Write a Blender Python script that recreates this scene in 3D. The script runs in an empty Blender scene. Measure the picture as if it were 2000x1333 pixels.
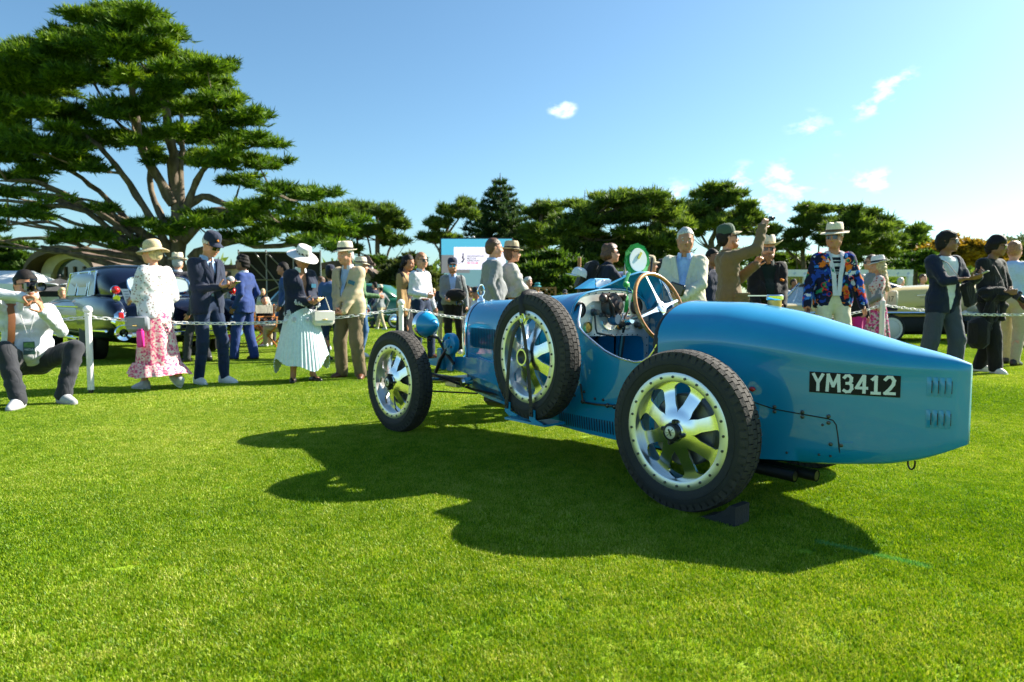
import bpy, bmesh, math, random
import numpy as np
from mathutils import Vector, Matrix, Euler
SC = bpy.context.scene
COL = SC.collection
R = math.radians
random.seed(7)
# ---------------------------------------------------------------- camera
F_PX, CX, CY, CAM_H = 1333.0, 1000.0, 666.5, 0.95
PITCH = math.atan((CY - 583.0) / F_PX)
cam_d = bpy.data.cameras.new('camera'); cam = bpy.data.objects.new('camera', cam_d); COL.objects.link(cam)
cam_d.sensor_width = 36.0; cam_d.lens = 24.0
cam_d.clip_start = 0.05; cam_d.clip_end = 6000
cam.location = (0, 0, CAM_H); cam.rotation_euler = (R(90) - PITCH, 0, 0)
cam_d.dof.use_dof = True; cam_d.dof.focus_distance = 3.7; cam_d.dof.aperture_fstop = 3.5
SC.camera = cam
# ---------------------------------------------------------------- sky and sun
SUN_EL = R(34.5)
SUN_AZ = R(64.0)          # clockwise from +Y
world = bpy.data.worlds.new('World'); SC.world = world; world.use_nodes = True
wn, wl = world.node_tree.nodes, world.node_tree.links
for n in list(wn): wn.remove(n)
w_out = wn.new('ShaderNodeOutputWorld'); w_bg = wn.new('ShaderNodeBackground'); w_sky = wn.new('ShaderNodeTexSky')
w_sky.sky_type = 'NISHITA'; w_sky.sun_disc = False
w_sky.sun_elevation = SUN_EL; w_sky.sun_rotation = SUN_AZ
w_sky.altitude = 0; w_sky.air_density = 1.0; w_sky.dust_density = 0.85; w_sky.ozone_density = 1.6
w_bg.inputs['Strength'].default_value = 0.066
# thin white clouds low in the sky, by direction
w_tc = wn.new('ShaderNodeTexCoord'); w_sep = wn.new('ShaderNodeSeparateXYZ'); wl.new(w_tc.outputs['Generated'], w_sep.inputs[0])
def wmath(op, a, b=None, c=None):
    n = wn.new('ShaderNodeMath'); n.operation = op
    for i, v in enumerate((a, b, c)):
        if v is None: continue
        if isinstance(v, (int, float)): n.inputs[i].default_value = v
        else: wl.new(v, n.inputs[i])
    return n.outputs[0]
def wnoise(scale, detail, vec, rough=.6):
    n = wn.new('ShaderNodeTexNoise'); n.inputs['Scale'].default_value = scale; n.inputs['Detail'].default_value = detail
    n.inputs['Roughness'].default_value = rough
    wl.new(vec, n.inputs['Vector']); return n.outputs['Fac']
w_map = wn.new('ShaderNodeMapping'); w_map.inputs['Scale'].default_value = (1, 1, 2.0); w_map.inputs['Rotation'].default_value = (0, R(25), 0)
wl.new(w_tc.outputs['Generated'], w_map.inputs['Vector'])
cl_n = wnoise(19.0, 8.0, w_map.outputs[0], .62)
def cloud_at(px, py, rad, ax=1.0, tilt=0.0):
    # soft blob of the cloud field round one direction (rad, in radians), stretched ax times along a tilted line
    a = (px - CX) / F_PX; b = (CY - py) / F_PX
    v = Vector((a, math.cos(PITCH) + b * math.sin(PITCH), -math.sin(PITCH) + b * math.cos(PITCH))).normalized()
    right = Vector((v.y, -v.x, 0)).normalized(); up = right.cross(v)
    e1 = right * math.cos(tilt) + up * math.sin(tilt); e2 = -right * math.sin(tilt) + up * math.cos(tilt)
    def dot(e):
        d = wn.new('ShaderNodeVectorMath'); d.operation = 'DOT_PRODUCT'; d.inputs[1].default_value = e
        wl.new(w_tc.outputs['Generated'], d.inputs[0]); return d.outputs['Value']
    q = wmath('ADD', wmath('POWER', wmath('ABSOLUTE', wmath('DIVIDE', dot(e1), rad * ax)), 2), wmath('POWER', wmath('ABSOLUTE', wmath('DIVIDE', dot(e2), rad)), 2))
    fwd = wmath('GREATER_THAN', dot(v), 0.0)
    return wmath('MULTIPLY', wmath('MAXIMUM', wmath('SUBTRACT', 1.0, wmath('SQRT', q)), 0.0), fwd)
blobs = [(1725, 184, .019, 2.6, R(35), 1.0), (1098, 212, .016, 1.5, 0, .95), (1515, 372, .045, 2.0, R(25), .6), (1300, 385, .03, 1.8, 0, .6), (1720, 352, .022, 2.6, 0, .5), (1445, 362, .032, 1.2, R(50), .6), (1590, 250, .025, 1.8, R(-20), .35)]
tot = None
for b in blobs:
    c = wmath('MULTIPLY', cloud_at(*b[:5]), b[5]); tot = c if tot is None else wmath('MAXIMUM', tot, c)
# the same field elsewhere, thin and rare
cl_big = wnoise(2.2, 2.0, w_tc.outputs['Generated'])
rare = wmath('MULTIPLY', wmath('MAXIMUM', wmath('SUBTRACT', cl_big, .66), 0.0), 2.0)
tot = wmath('MAXIMUM', tot, rare)
edge = wmath('MINIMUM', wmath('MULTIPLY', tot, 3.0), 1.0)
body = wmath('MAXIMUM', wmath('SUBTRACT', wmath('ADD', wmath('MULTIPLY', tot, .42), wmath('MULTIPLY', wmath('SUBTRACT', cl_n, .5), 2.4)), .10), 0.0)
mask = wmath('MULTIPLY', wmath('MULTIPLY', body, 1.25), edge)
w_cl = wn.new('ShaderNodeClamp'); wl.new(mask, w_cl.inputs['Value']); w_cl.inputs['Max'].default_value = 0.42
w_mix = wn.new('ShaderNodeMix'); w_mix.data_type = 'RGBA'
wl.new(w_cl.outputs[0], w_mix.inputs['Factor']); w_wb = wn.new('ShaderNodeMix'); w_wb.data_type = 'RGBA'; w_wb.blend_type = 'MULTIPLY'; w_wb.inputs['Factor'].default_value = 1.0; w_wb.inputs['B'].default_value = (.69, .93, 1.0, 1)
wl.new(w_sky.outputs[0], w_wb.inputs['A']); wl.new(w_wb.outputs['Result'], w_mix.inputs['A']); w_mix.inputs['B'].default_value = (11, 11.2, 11.5, 1)
wl.new(w_mix.outputs['Result'], w_bg.inputs['Color']); wl.new(w_bg.outputs[0], w_out.inputs['Surface'])
sun_d = bpy.data.lights.new('sun', 'SUN'); sun = bpy.data.objects.new('sun', sun_d); COL.objects.link(sun)
sun_d.energy = 5.0; sun_d.angle = R(0.5); sun_d.color = (1.0, 0.93, 0.80)
sdir = Vector((math.sin(SUN_AZ) * math.cos(SUN_EL), math.cos(SUN_AZ) * math.cos(SUN_EL), math.sin(SUN_EL)))
sun.rotation_euler = (-sdir).to_track_quat('-Z', 'Y').to_euler(); sun.location = sdir * 60
vs = SC.view_settings
vs.view_transform = 'Standard'; vs.look = 'None'; vs.exposure = 1.5; vs.gamma = 1.0; vs.use_curve_mapping = False
SC.cycles.max_bounces = 8; SC.cycles.transparent_max_bounces = 12; SC.cycles.sample_clamp_indirect = 6.0

# ---------------------------------------------------------------- helpers
def at(px, py, Y):
    """world point on the line of sight through photo pixel (px, py) at distance Y"""
    a = (px - CX) / F_PX; b = (CY - py) / F_PX
    r = Vector((a, math.cos(PITCH) + b * math.sin(PITCH), -math.sin(PITCH) + b * math.cos(PITCH)))
    return Vector((0, 0, CAM_H)) + r * (Y / r.y)
def gz(y):
    """the lawn falls away gently behind the car"""
    return -0.0105 * min(max(0.0, y - 6.5), 45.0)
def gx(px, Y): return at(px, 583, Y).x
def tag(o, label=None, cat=None, group=None, kind=None):
    if label: o['label'] = label
    if cat: o['category'] = cat
    if group: o['group'] = group
    if kind: o['kind'] = kind
    return o
def thing(name, label, cat, loc=(0, 0, 0), rz=0.0, group=None):
    o = bpy.data.objects.new(name, None); COL.objects.link(o); o.empty_display_size = .1
    o.location = loc; o.rotation_euler = (0, 0, rz)
    return tag(o, label, cat, group)
def link(name, me, parent=None, mats=None, kind=None, loc=None, rot=None):
    o = bpy.data.objects.new(name, me); COL.objects.link(o)
    if parent is not None: o.parent = parent
    if mats is not None:
        me.materials.clear()
        for m in (mats if isinstance(mats, (list, tuple)) else [mats]): me.materials.append(m)
    if kind: o['kind'] = kind
    if loc is not None: o.location = loc
    if rot is not None: o.rotation_euler = rot
    return o
def copy_tree(o, parent=None):
    c = o.copy(); COL.objects.link(c)
    if parent is not None: c.parent = parent
    for ch in list(o.children): copy_tree(ch, c)
    return c
class MB:
    """collects shapes, builds them as ONE mesh object"""
    def __init__(s): s.v = []; s.f = []; s.mi = []
    def add(s, vs_, fs_, mi=0):
        b = len(s.v); s.v += [tuple(p) for p in vs_]; s.f += [tuple(i + b for i in f) for f in fs_]; s.mi += [mi] * len(fs_); return s
    def box(s, c, d, rot=None, mi=0, taper=1.0, bev=0.0):
        x, y, z = d[0] / 2, d[1] / 2, d[2] / 2; M = rot.to_matrix() if isinstance(rot, Euler) else rot
        if bev:
            b = min(bev, x * .9, y * .9, z * .9); pts = []; 
            for sx in (-1, 1):
                for sy in (-1, 1):
                    for sz in (-1, 1):
                        pts += [(sx * x, sy * (y - b), sz * (z - b)), (sx * (x - b), sy * y, sz * (z - b)), (sx * (x - b), sy * (y - b), sz * z)]
            bm = bmesh.new(); vv = [bm.verts.new(p) for p in pts]; bmesh.ops.convex_hull(bm, input=vv); bm.verts.index_update()
            vs_ = [v.co.copy() for v in bm.verts]; fs_ = [[v.index for v in f.verts] for f in bm.faces]; bm.free()
        else:
            vs_ = [Vector((sx * x * (taper if sz > 0 else 1), sy * y * (taper if sz > 0 else 1), sz * z)) for sx in (-1, 1) for sy in (-1, 1) for sz in (-1, 1)]
            fs_ = [(0, 1, 3, 2), (4, 6, 7, 5), (0, 4, 5, 1), (2, 3, 7, 6), (0, 2, 6, 4), (1, 5, 7, 3)]
        vs_ = [(M @ Vector(p) if M is not None else Vector(p)) + Vector(c) for p in vs_]
        return s.add(vs_, fs_, mi)
    def tube(s, pts, r, n=8, mi=0, cap=True, closed=False, flat=1.0, up=None):
        pts = [Vector(p) for p in pts]; m = len(pts); rs = r if isinstance(r, (list, tuple)) else [r] * m
        vs_ = []; prev = None
        for i, p in enumerate(pts):
            if closed: t = pts[(i + 1) % m] - pts[i - 1]
            else: t = pts[min(i + 1, m - 1)] - pts[max(i - 1, 0)]
            t.normalize()
            if prev is None:
                a = Vector(up) if up is not None else (Vector((0, 0, 1)) if abs(t.z) < .9 else Vector((1, 0, 0)))
            else: a = prev
            u = (a - t * a.dot(t)); u.normalize(); w = t.cross(u); prev = u
            for k in range(n):
                an = 2 * math.pi * k / n
                vs_.append(p + (u * math.cos(an) * flat + w * math.sin(an)) * rs[i])
        fs_ = []
        for i in range(m if closed else m - 1):
            j = (i + 1) % m
            for k in range(n):
                l = (k + 1) % n; fs_.append((i * n + k, i * n + l, j * n + l, j * n + k))
        if cap and not closed:
            fs_.append(tuple(range(n - 1, -1, -1))); fs_.append(tuple((m - 1) * n + k for k in range(n)))
        return s.add(vs_, fs_, mi)
    def lathe(s, prof, n=24, M=None, mi=0, cap=False):
        """prof: (radius, height) about local Z; M places it"""
        vs_ = []; 
        for r_, h in prof:
            for k in range(n):
                a = 2 * math.pi * k / n; vs_.append(Vector((r_ * math.cos(a), r_ * math.sin(a), h)))
        fs_ = []
        for i in range(len(prof) - 1):
            for k in range(n):
                l = (k + 1) % n; fs_.append((i * n + k, i * n + l, (i + 1) * n + l, (i + 1) * n + k))
        if cap:
            fs_.append(tuple(range(n - 1, -1, -1))); fs_.append(tuple((len(prof) - 1) * n + k for k in range(n)))
        if M is not None: vs_ = [M @ v for v in vs_]
        return s.add(vs_, fs_, mi)
    def ball(s, c, r, n=12, m=8, mi=0, M=None):
        r = r if isinstance(r, (tuple, list)) else (r, r, r); vs_ = []; fs_ = []
        for i in range(m + 1):
            t = math.pi * i / m
            for k in range(n):
                a = 2 * math.pi * k / n; p = Vector((r[0] * math.sin(t) * math.cos(a), r[1] * math.sin(t) * math.sin(a), r[2] * math.cos(t)))
                vs_.append((M @ p if M is not None else p) + Vector(c))
        for i in range(m):
            for k in range(n):
                l = (k + 1) % n; fs_.append((i * n + k, (i + 1) * n + k, (i + 1) * n + l, i * n + l))
        return s.add(vs_, fs_, mi)
    def prism(s, poly, lo, hi, M=None, mi=0):
        """2-D polygon (x, y) extruded from z=lo to z=hi"""
        n = len(poly); vs_ = [Vector((x, y, lo)) for x, y in poly] + [Vector((x, y, hi)) for x, y in poly]
        fs_ = [tuple(range(n - 1, -1, -1)), tuple(range(n, 2 * n))] + [(i, (i + 1) % n, n + (i + 1) % n, n + i) for i in range(n)]
        if M is not None: vs_ = [M @ v for v in vs_]
        return s.add(vs_, fs_, mi)
    def grid(s, rows, mi=0, close=False):
        n = len(rows[0]); vs_ = [p for r_ in rows for p in r_]; fs_ = []
        for i in range(len(rows) - 1):
            for k in range(n if close else n - 1):
                l = (k + 1) % n; fs_.append((i * n + k, i * n + l, (i + 1) * n + l, (i + 1) * n + k))
        return s.add(vs_, fs_, mi)
    def mesh(s, name, smooth=True, angle=40, merge=True, recalc=True):
        me = bpy.data.meshes.new(name); me.from_pydata([tuple(p) for p in s.v], [], s.f)
        me.polygons.foreach_set('material_index', s.mi)
        bm = bmesh.new(); bm.from_mesh(me)
        if merge: bmesh.ops.remove_doubles(bm, verts=bm.verts, dist=1e-5)
        if recalc: bmesh.ops.recalc_face_normals(bm, faces=bm.faces)
        if smooth:
            ca = math.cos(R(angle))
            for e in bm.edges:
                if len(e.link_faces) == 2 and e.link_faces[0].normal.dot(e.link_faces[1].normal) < ca: e.smooth = False
            for f in bm.faces: f.smooth = True
        bm.to_mesh(me); bm.free(); me.update()
        return me
    def build(s, name, mats, parent=None, smooth=True, angle=40, kind=None, loc=None, rot=None, merge=True, recalc=True):
        return link(name, s.mesh(name, smooth, angle, merge, recalc), parent, mats, kind, loc, rot)
def np_mesh(name, V, Fq, smooth=False):
    """fast mesh from numpy arrays; all faces have the same corner count"""
    me = bpy.data.meshes.new(name); V = np.asarray(V, np.float32); Fq = np.asarray(Fq, np.int32); k = Fq.shape[1]
    me.vertices.add(len(V)); me.vertices.foreach_set('co', V.ravel())
    me.loops.add(Fq.size); me.loops.foreach_set('vertex_index', Fq.ravel())
    me.polygons.add(len(Fq)); me.polygons.foreach_set('loop_start', np.arange(0, Fq.size, k, dtype=np.int32))
    try: me.polygons.foreach_set('loop_total', np.full(len(Fq), k, np.int32))
    except Exception: pass
    me.update(calc_edges=True)
    if smooth: me.polygons.foreach_set('use_smooth', np.ones(len(Fq), bool))
    return me
def solidify(rows, th):
    """closed shell from a grid of points: offsets along the normals by th"""
    A = np.array([[tuple(p) for p in r_] for r_ in rows], float)
    du = np.gradient(A, axis=0); dv = np.gradient(A, axis=1); N = np.cross(du, dv); N /= np.linalg.norm(N, axis=2, keepdims=True) + 1e-9
    B = A + N * th; m, n = A.shape[:2]; mb = MB()
    mb.grid([[Vector(p) for p in r_] for r_ in A]); mb.grid([[Vector(p) for p in r_[::-1]] for r_ in B])
    ring = [(i, 0) for i in range(m)] + [(m - 1, j) for j in range(1, n)] + [(i, n - 1) for i in range(m - 2, -1, -1)] + [(0, j) for j in range(n - 2, 0, -1)]
    mb.grid([[Vector(A[i, j]) for i, j in ring], [Vector(B[i, j]) for i, j in ring]], close=True)
    return mb
# ---------------------------------------------------------------- materials
MATS = {}
def mat(name, col, rough=.5, metal=0.0, var=0.0, vscale=8.0, bump=0.0, bscale=60.0, spec=.5, coat=0.0, trans=0.0, emit=0.0, alpha=1.0, col2=None, stretch=None, coat_rough=.05, sheen=0.0):
    if name in MATS: return MATS[name]
    m = bpy.data.materials.new(name); m.use_nodes = True; N, L = m.node_tree.nodes, m.node_tree.links
    b = N['Principled BSDF']; c4 = (*col, 1)
    b.inputs['Base Color'].default_value = c4; b.inputs['Roughness'].default_value = rough; b.inputs['Metallic'].default_value = metal
    b.inputs['Specular IOR Level'].default_value = spec; b.inputs['Coat Weight'].default_value = coat; b.inputs['Coat Roughness'].default_value = coat_rough
    b.inputs['Transmission Weight'].default_value = trans; b.inputs['Alpha'].default_value = alpha
    if sheen: b.inputs['Sheen Weight'].default_value = sheen
    if emit: b.inputs['Emission Color'].default_value = c4; b.inputs['Emission Strength'].default_value = emit
    tc = N.new('ShaderNodeTexCoord'); vec = tc.outputs['Object']
    if stretch:
        mp = N.new('ShaderNodeMapping'); mp.inputs['Scale'].default_value = stretch; L.new(vec, mp.inputs['Vector']); vec = mp.outputs[0]
    if var or col2:
        n = N.new('ShaderNodeTexNoise'); n.inputs['Scale'].default_value = vscale; n.inputs['Detail'].default_value = 5; L.new(vec, n.inputs['Vector'])
        rp = N.new('ShaderNodeValToRGB'); rp.color_ramp.elements[0].position = .34; rp.color_ramp.elements[1].position = .66
        if col2: ca, cb = col, col2
        else: ca = tuple(max(0, x * (1 - var)) for x in col); cb = tuple(min(1, x * (1 + var)) for x in col)
        rp.color_ramp.elements[0].color = (*ca, 1); rp.color_ramp.elements[1].color = (*cb, 1)
        L.new(n.outputs['Fac'], rp.inputs['Fac']); L.new(rp.outputs['Color'], b.inputs['Base Color'])
        if var and rough > .08 and not col2:
            mr = N.new('ShaderNodeMapRange'); mr.inputs['To Min'].default_value = rough * .85; mr.inputs['To Max'].default_value = min(1, rough * 1.18)
            L.new(n.outputs['Fac'], mr.inputs['Value']); L.new(mr.outputs[0], b.inputs['Roughness'])
    if bump:
        n2 = N.new('ShaderNodeTexNoise'); n2.inputs['Scale'].default_value = bscale; n2.inputs['Detail'].default_value = 4; L.new(vec, n2.inputs['Vector'])
        bp = N.new('ShaderNodeBump'); bp.inputs['Strength'].default_value = bump; bp.inputs['Distance'].default_value = .01
        L.new(n2.outputs['Fac'], bp.inputs['Height']); L.new(bp.outputs[0], b.inputs['Normal'])
    MATS[name] = m; return m
def cloth(name, col, var=.12, rough=.85, fold=.5, fscale=9.0):
    m = mat(name, col, rough, var=var * .5, vscale=30, spec=.25, sheen=.15)
    if 'folds' not in m:
        # creases: stretched, warped ridges plus a fine weave
        m['folds'] = 1; N, L = m.node_tree.nodes, m.node_tree.links; tc = N.new('ShaderNodeTexCoord'); mp = N.new('ShaderNodeMapping'); mp.inputs['Scale'].default_value = (1.0, 1.0, .45); mp.inputs['Rotation'].default_value = (R(20), R(25), 0); L.new(tc.outputs['Object'], mp.inputs['Vector'])
        n = N.new('ShaderNodeTexNoise'); n.inputs['Scale'].default_value = fscale * .7; n.inputs['Detail'].default_value = 2; n.inputs['Distortion'].default_value = 1.2; L.new(mp.outputs[0], n.inputs['Vector'])
        a = N.new('ShaderNodeMath'); a.operation = 'SUBTRACT'; a.inputs[1].default_value = .5; L.new(n.outputs['Fac'], a.inputs[0]); b_ = N.new('ShaderNodeMath'); b_.operation = 'ABSOLUTE'; L.new(a.outputs[0], b_.inputs[0]); c_ = N.new('ShaderNodeMath'); c_.operation = 'POWER'; c_.inputs[1].default_value = .6; L.new(b_.outputs[0], c_.inputs[0])
        bp = N.new('ShaderNodeBump'); bp.inputs['Strength'].default_value = min(1.0, fold * 1.5); bp.inputs['Distance'].default_value = .016; L.new(c_.outputs[0], bp.inputs['Height']); L.new(bp.outputs[0], N['Principled BSDF'].inputs['Normal'])
    return m
# ================================================================ GROUND
def lawn_material(name, blade=False):
    m = bpy.data.materials.new(name); m.use_nodes = True; N, L = m.node_tree.nodes, m.node_tree.links
    b = N['Principled BSDF']; b.inputs['Roughness'].default_value = .5; b.inputs['Specular IOR Level'].default_value = .28
    geo = N.new('ShaderNodeNewGeometry')
    n1 = N.new('ShaderNodeTexNoise'); n1.inputs['Scale'].default_value = .55; n1.inputs['Detail'].default_value = 4; L.new(geo.outputs['Position'], n1.inputs['Vector'])
    n2 = N.new('ShaderNodeTexNoise'); n2.inputs['Scale'].default_value = 9.0; n2.inputs['Detail'].default_value = 5; L.new(geo.outputs['Position'], n2.inputs['Vector'])
    ad = N.new('ShaderNodeMath'); ad.operation = 'MULTIPLY_ADD'; ad.inputs[1].default_value = .45; L.new(n2.outputs['Fac'], ad.inputs[0])
    mu = N.new('ShaderNodeMath'); mu.operation = 'MULTIPLY'; mu.inputs[1].default_value = .65; L.new(n1.outputs['Fac'], mu.inputs[0]); L.new(mu.outputs[0], ad.inputs[2])
    val = ad.outputs[0]
    if blade:
        # every blade its own tint
        wn_ = N.new('ShaderNodeTexWhiteNoise'); wn_.noise_dimensions = '1D'; at_ = N.new('ShaderNodeAttribute'); at_.attribute_name = 'tint'
        ad2 = N.new('ShaderNodeMath'); ad2.operation = 'MULTIPLY_ADD'; ad2.inputs[1].default_value = .55; L.new(at_.outputs['Fac'], ad2.inputs[0])
        sb = N.new('ShaderNodeMath'); sb.operation = 'SUBTRACT'; sb.inputs[1].default_value = .275; L.new(val, sb.inputs[0]); L.new(sb.outputs[0], ad2.inputs[2])
        N.remove(wn_); val = ad2.outputs[0]
    rp = N.new('ShaderNodeValToRGB'); e = rp.color_ramp.elements
    e[0].position = .22; e[0].color = (*G_DARK, 1); e[1].position = .92; e[1].color = (*G_STRAW, 1)
    k = e.new(.48); k.color = (*G_MID, 1); k2 = e.new(.68); k2.color = (*G_LIGHT, 1)
    L.new(val, rp.inputs['Fac'])
    # a short line of turquoise marking paint on the grass, right of the car
    q0, q1 = Vector((1.20, 2.60, 0)), Vector((1.46, 2.36, 0)); dv = q1 - q0
    def vm(op, a, b_): 
        n = N.new('ShaderNodeVectorMath'); n.operation = op
        for i, v in enumerate((a, b_)):
            if v is None: continue
            if isinstance(v, Vector): n.inputs[i].default_value = v
            else: L.new(v, n.inputs[i])
        return n
    def mm(op, a, b_, clamp=False):
        n = N.new('ShaderNodeMath'); n.operation = op; n.use_clamp = clamp
        for i, v in enumerate((a, b_)):
            if isinstance(v, (int, float)): n.inputs[i].default_value = v
            elif v is not None: L.new(v, n.inputs[i])
        return n.outputs[0]
    rel = vm('SUBTRACT', geo.outputs['Position'], q0).outputs[0]; t_ = mm('DIVIDE', vm('DOT_PRODUCT', rel, dv).outputs['Value'], dv.length_squared, True)
    sc_ = N.new('ShaderNodeVectorMath'); sc_.operation = 'SCALE'; sc_.inputs[0].default_value = dv; L.new(t_, sc_.inputs['Scale'])
    dist = vm('LENGTH', vm('SUBTRACT', rel, sc_.outputs[0]).outputs[0], None).outputs['Value']
    pm = mm('MULTIPLY', mm('MULTIPLY', mm('SUBTRACT', .030, dist), 60.0, True), mm('MULTIPLY', n2.outputs['Fac'], .6), True)
    pmx = N.new('ShaderNodeMix'); pmx.data_type = 'RGBA'; L.new(pm, pmx.inputs['Factor']); L.new(rp.outputs['Color'], pmx.inputs['A']); pmx.inputs['B'].default_value = (.02, .42, .26, 1)
    class rp_: outputs = {'Color': pmx.outputs['Result']}
    rp = rp_
    L.new(rp.outputs['Color'], b.inputs['Base Color'])
    if blade:
        tr = N.new('ShaderNodeBsdfTranslucent'); mx = N.new('ShaderNodeMixShader'); mx.inputs[0].default_value = .26
        br = N.new('ShaderNodeMix'); br.data_type = 'RGBA'; br.blend_type = 'MULTIPLY'; br.inputs['Factor'].default_value = 1; br.inputs['B'].default_value = (1.5, 1.45, .6, 1)
        L.new(rp.outputs['Color'], br.inputs['A']); L.new(br.outputs['Result'], tr.inputs['Color'])
        L.new(b.outputs[0], mx.inputs[1]); L.new(tr.outputs[0], mx.inputs[2]); L.new(mx.outputs[0], N['Material Output'].inputs['Surface'])
    else:
        n3 = N.new('ShaderNodeTexNoise'); n3.inputs['Scale'].default_value = 45; n3.inputs['Detail'].default_value = 6; L.new(geo.outputs['Position'], n3.inputs['Vector'])
        bp = N.new('ShaderNodeBump'); bp.inputs['Strength'].default_value = .9; bp.inputs['Distance'].default_value = .03
        L.new(n3.outputs['Fac'], bp.inputs['Height']); L.new(bp.outputs[0], b.inputs['Normal'])
        b.inputs['Roughness'].default_value = .8
    return m
G_DARK, G_MID, G_LIGHT, G_STRAW = (.042, .128, .002), (.155, .285, .003), (.29, .395, .008), (.58, .56, .17)
M_LAWN = lawn_material('lawn_soil_green'); M_BLADE = lawn_material('grass_blade', True)
def make_ground():
    # one sheet to the horizon, finer near the camera, rising gently far off
    ys = np.concatenate([np.linspace(-30, 60, 61), np.geomspace(66, 3200, 26)]); xs = np.concatenate([-np.geomspace(3200, 62, 22), np.linspace(-60, 60, 49), np.geomspace(62, 3200, 22)])
    X, Y = np.meshgrid(xs, ys); Z = np.vectorize(gz)(Y)
    V = np.stack([X.ravel(), Y.ravel(), Z.ravel()], 1); ny, nx = X.shape
    I = np.arange(ny * nx).reshape(ny, nx); Fq = np.stack([I[:-1, :-1].ravel(), I[:-1, 1:].ravel(), I[1:, 1:].ravel(), I[1:, :-1].ravel()], 1)
    o = link('lawn', np_mesh('lawn', V, Fq, True), None, M_LAWN); tag(o, 'mown green show lawn under the cars and visitors', 'lawn', kind='structure')
make_ground()
def patch_mesh(name, size, n, hmin, hmax, wid, seed):
    rg = np.random.default_rng(seed)
    p = rg.uniform(-size / 2, size / 2, (n, 2)); h = rg.uniform(hmin, hmax, n) * rg.choice([1, 1, 1, 1.25], n); a = rg.uniform(0, 2 * np.pi, n)
    w = wid * rg.uniform(.7, 1.3, n); lean = rg.uniform(.1, .9, n) * h; la = rg.uniform(0, 2 * np.pi, n)
    base = np.stack([p[:, 0], p[:, 1], np.full(n, -.003)], 1); side = np.stack([np.cos(a), np.sin(a), np.zeros(n)], 1)
    ld = np.stack([np.cos(la), np.sin(la), np.zeros(n)], 1)
    mid = base + ld * (lean * .35)[:, None]; mid[:, 2] = h * .6
    tip = base + ld * lean[:, None]; tip[:, 2] = h
    V = np.stack([base - side * w[:, None] / 2, base + side * w[:, None] / 2, mid + side * w[:, None] * .42, mid - side * w[:, None] * .42, tip], 1).reshape(-1, 3)
    i = np.arange(n) * 5
    T = np.concatenate([np.stack([i, i + 1, i + 2], 1), np.stack([i, i + 2, i + 3], 1), np.stack([i + 3, i + 2, i + 4], 1)])
    me = np_mesh(name, V, T)
    t = np.repeat(rg.uniform(0, 1, n), 5).astype(np.float32)
    at_ = me.attributes.new('tint', 'FLOAT', 'POINT'); at_.data.foreach_set('value', t)
    me.materials.append(M_BLADE); return me
def scatter(name, pts, rots, scales, protos, label):
    """one 'stuff' object: geometry nodes set the grass tufts on a cloud of points"""
    me = bpy.data.meshes.new(name); me.vertices.add(len(pts)); me.vertices.foreach_set('co', np.asarray(pts, np.float32).ravel())
    for nm, arr in (('rot', rots), ('scl', scales)):
        a = me.attributes.new(nm, 'FLOAT', 'POINT'); a.data.foreach_set('value', np.asarray(arr, np.float32))
    k = me.attributes.new('pick', 'INT', 'POINT'); k.data.foreach_set('value', np.random.default_rng(3).integers(0, len(protos), len(pts)).astype(np.int32))
    me.update()
    o = bpy.data.objects.new(name, me); COL.objects.link(o); tag(o, label, 'grass', kind='stuff')
    ng = bpy.data.node_groups.new(name + '_nodes', 'GeometryNodeTree')
    ng.interface.new_socket('Geometry', in_out='INPUT', socket_type='NodeSocketGeometry'); ng.interface.new_socket('Geometry', in_out='OUTPUT', socket_type='NodeSocketGeometry')
    N, L = ng.nodes, ng.links; gi = N.new('NodeGroupInput'); go = N.new('NodeGroupOutput')
    m2p = N.new('GeometryNodeMeshToPoints'); L.new(gi.outputs[0], m2p.inputs['Mesh'])
    iop = N.new('GeometryNodeInstanceOnPoints'); L.new(m2p.outputs[0], iop.inputs['Points'])
    src = bpy.data.collections.new(name + '_tufts')
    for i, pm in enumerate(protos):
        po = bpy.data.objects.new('grass_tuft', pm); src.objects.link(po)
    ci = N.new('GeometryNodeCollectionInfo'); ci.inputs['Collection'].default_value = src; ci.inputs['Separate Children'].default_value = True; ci.inputs['Reset Children'].default_value = True
    L.new(ci.outputs[0], iop.inputs['Instance']); iop.inputs['Pick Instance'].default_value = True
    def attr(nm, typ):
        q = N.new('GeometryNodeInputNamedAttribute'); q.data_type = typ; q.inputs['Name'].default_value = nm; return q.outputs[0]
    L.new(attr('pick', 'INT'), iop.inputs['Instance Index'])
    cx = N.new('ShaderNodeCombineXYZ'); L.new(attr('rot', 'FLOAT'), cx.inputs['Z']); L.new(cx.outputs[0], iop.inputs['Rotation'])
    L.new(attr('scl', 'FLOAT'), iop.inputs['Scale'])
    L.new(iop.outputs[0], go.inputs[0])
    md = o.modifiers.new('scatter', 'NODES'); md.node_group = ng
    me.materials.append(M_BLADE)
    return o
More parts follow.
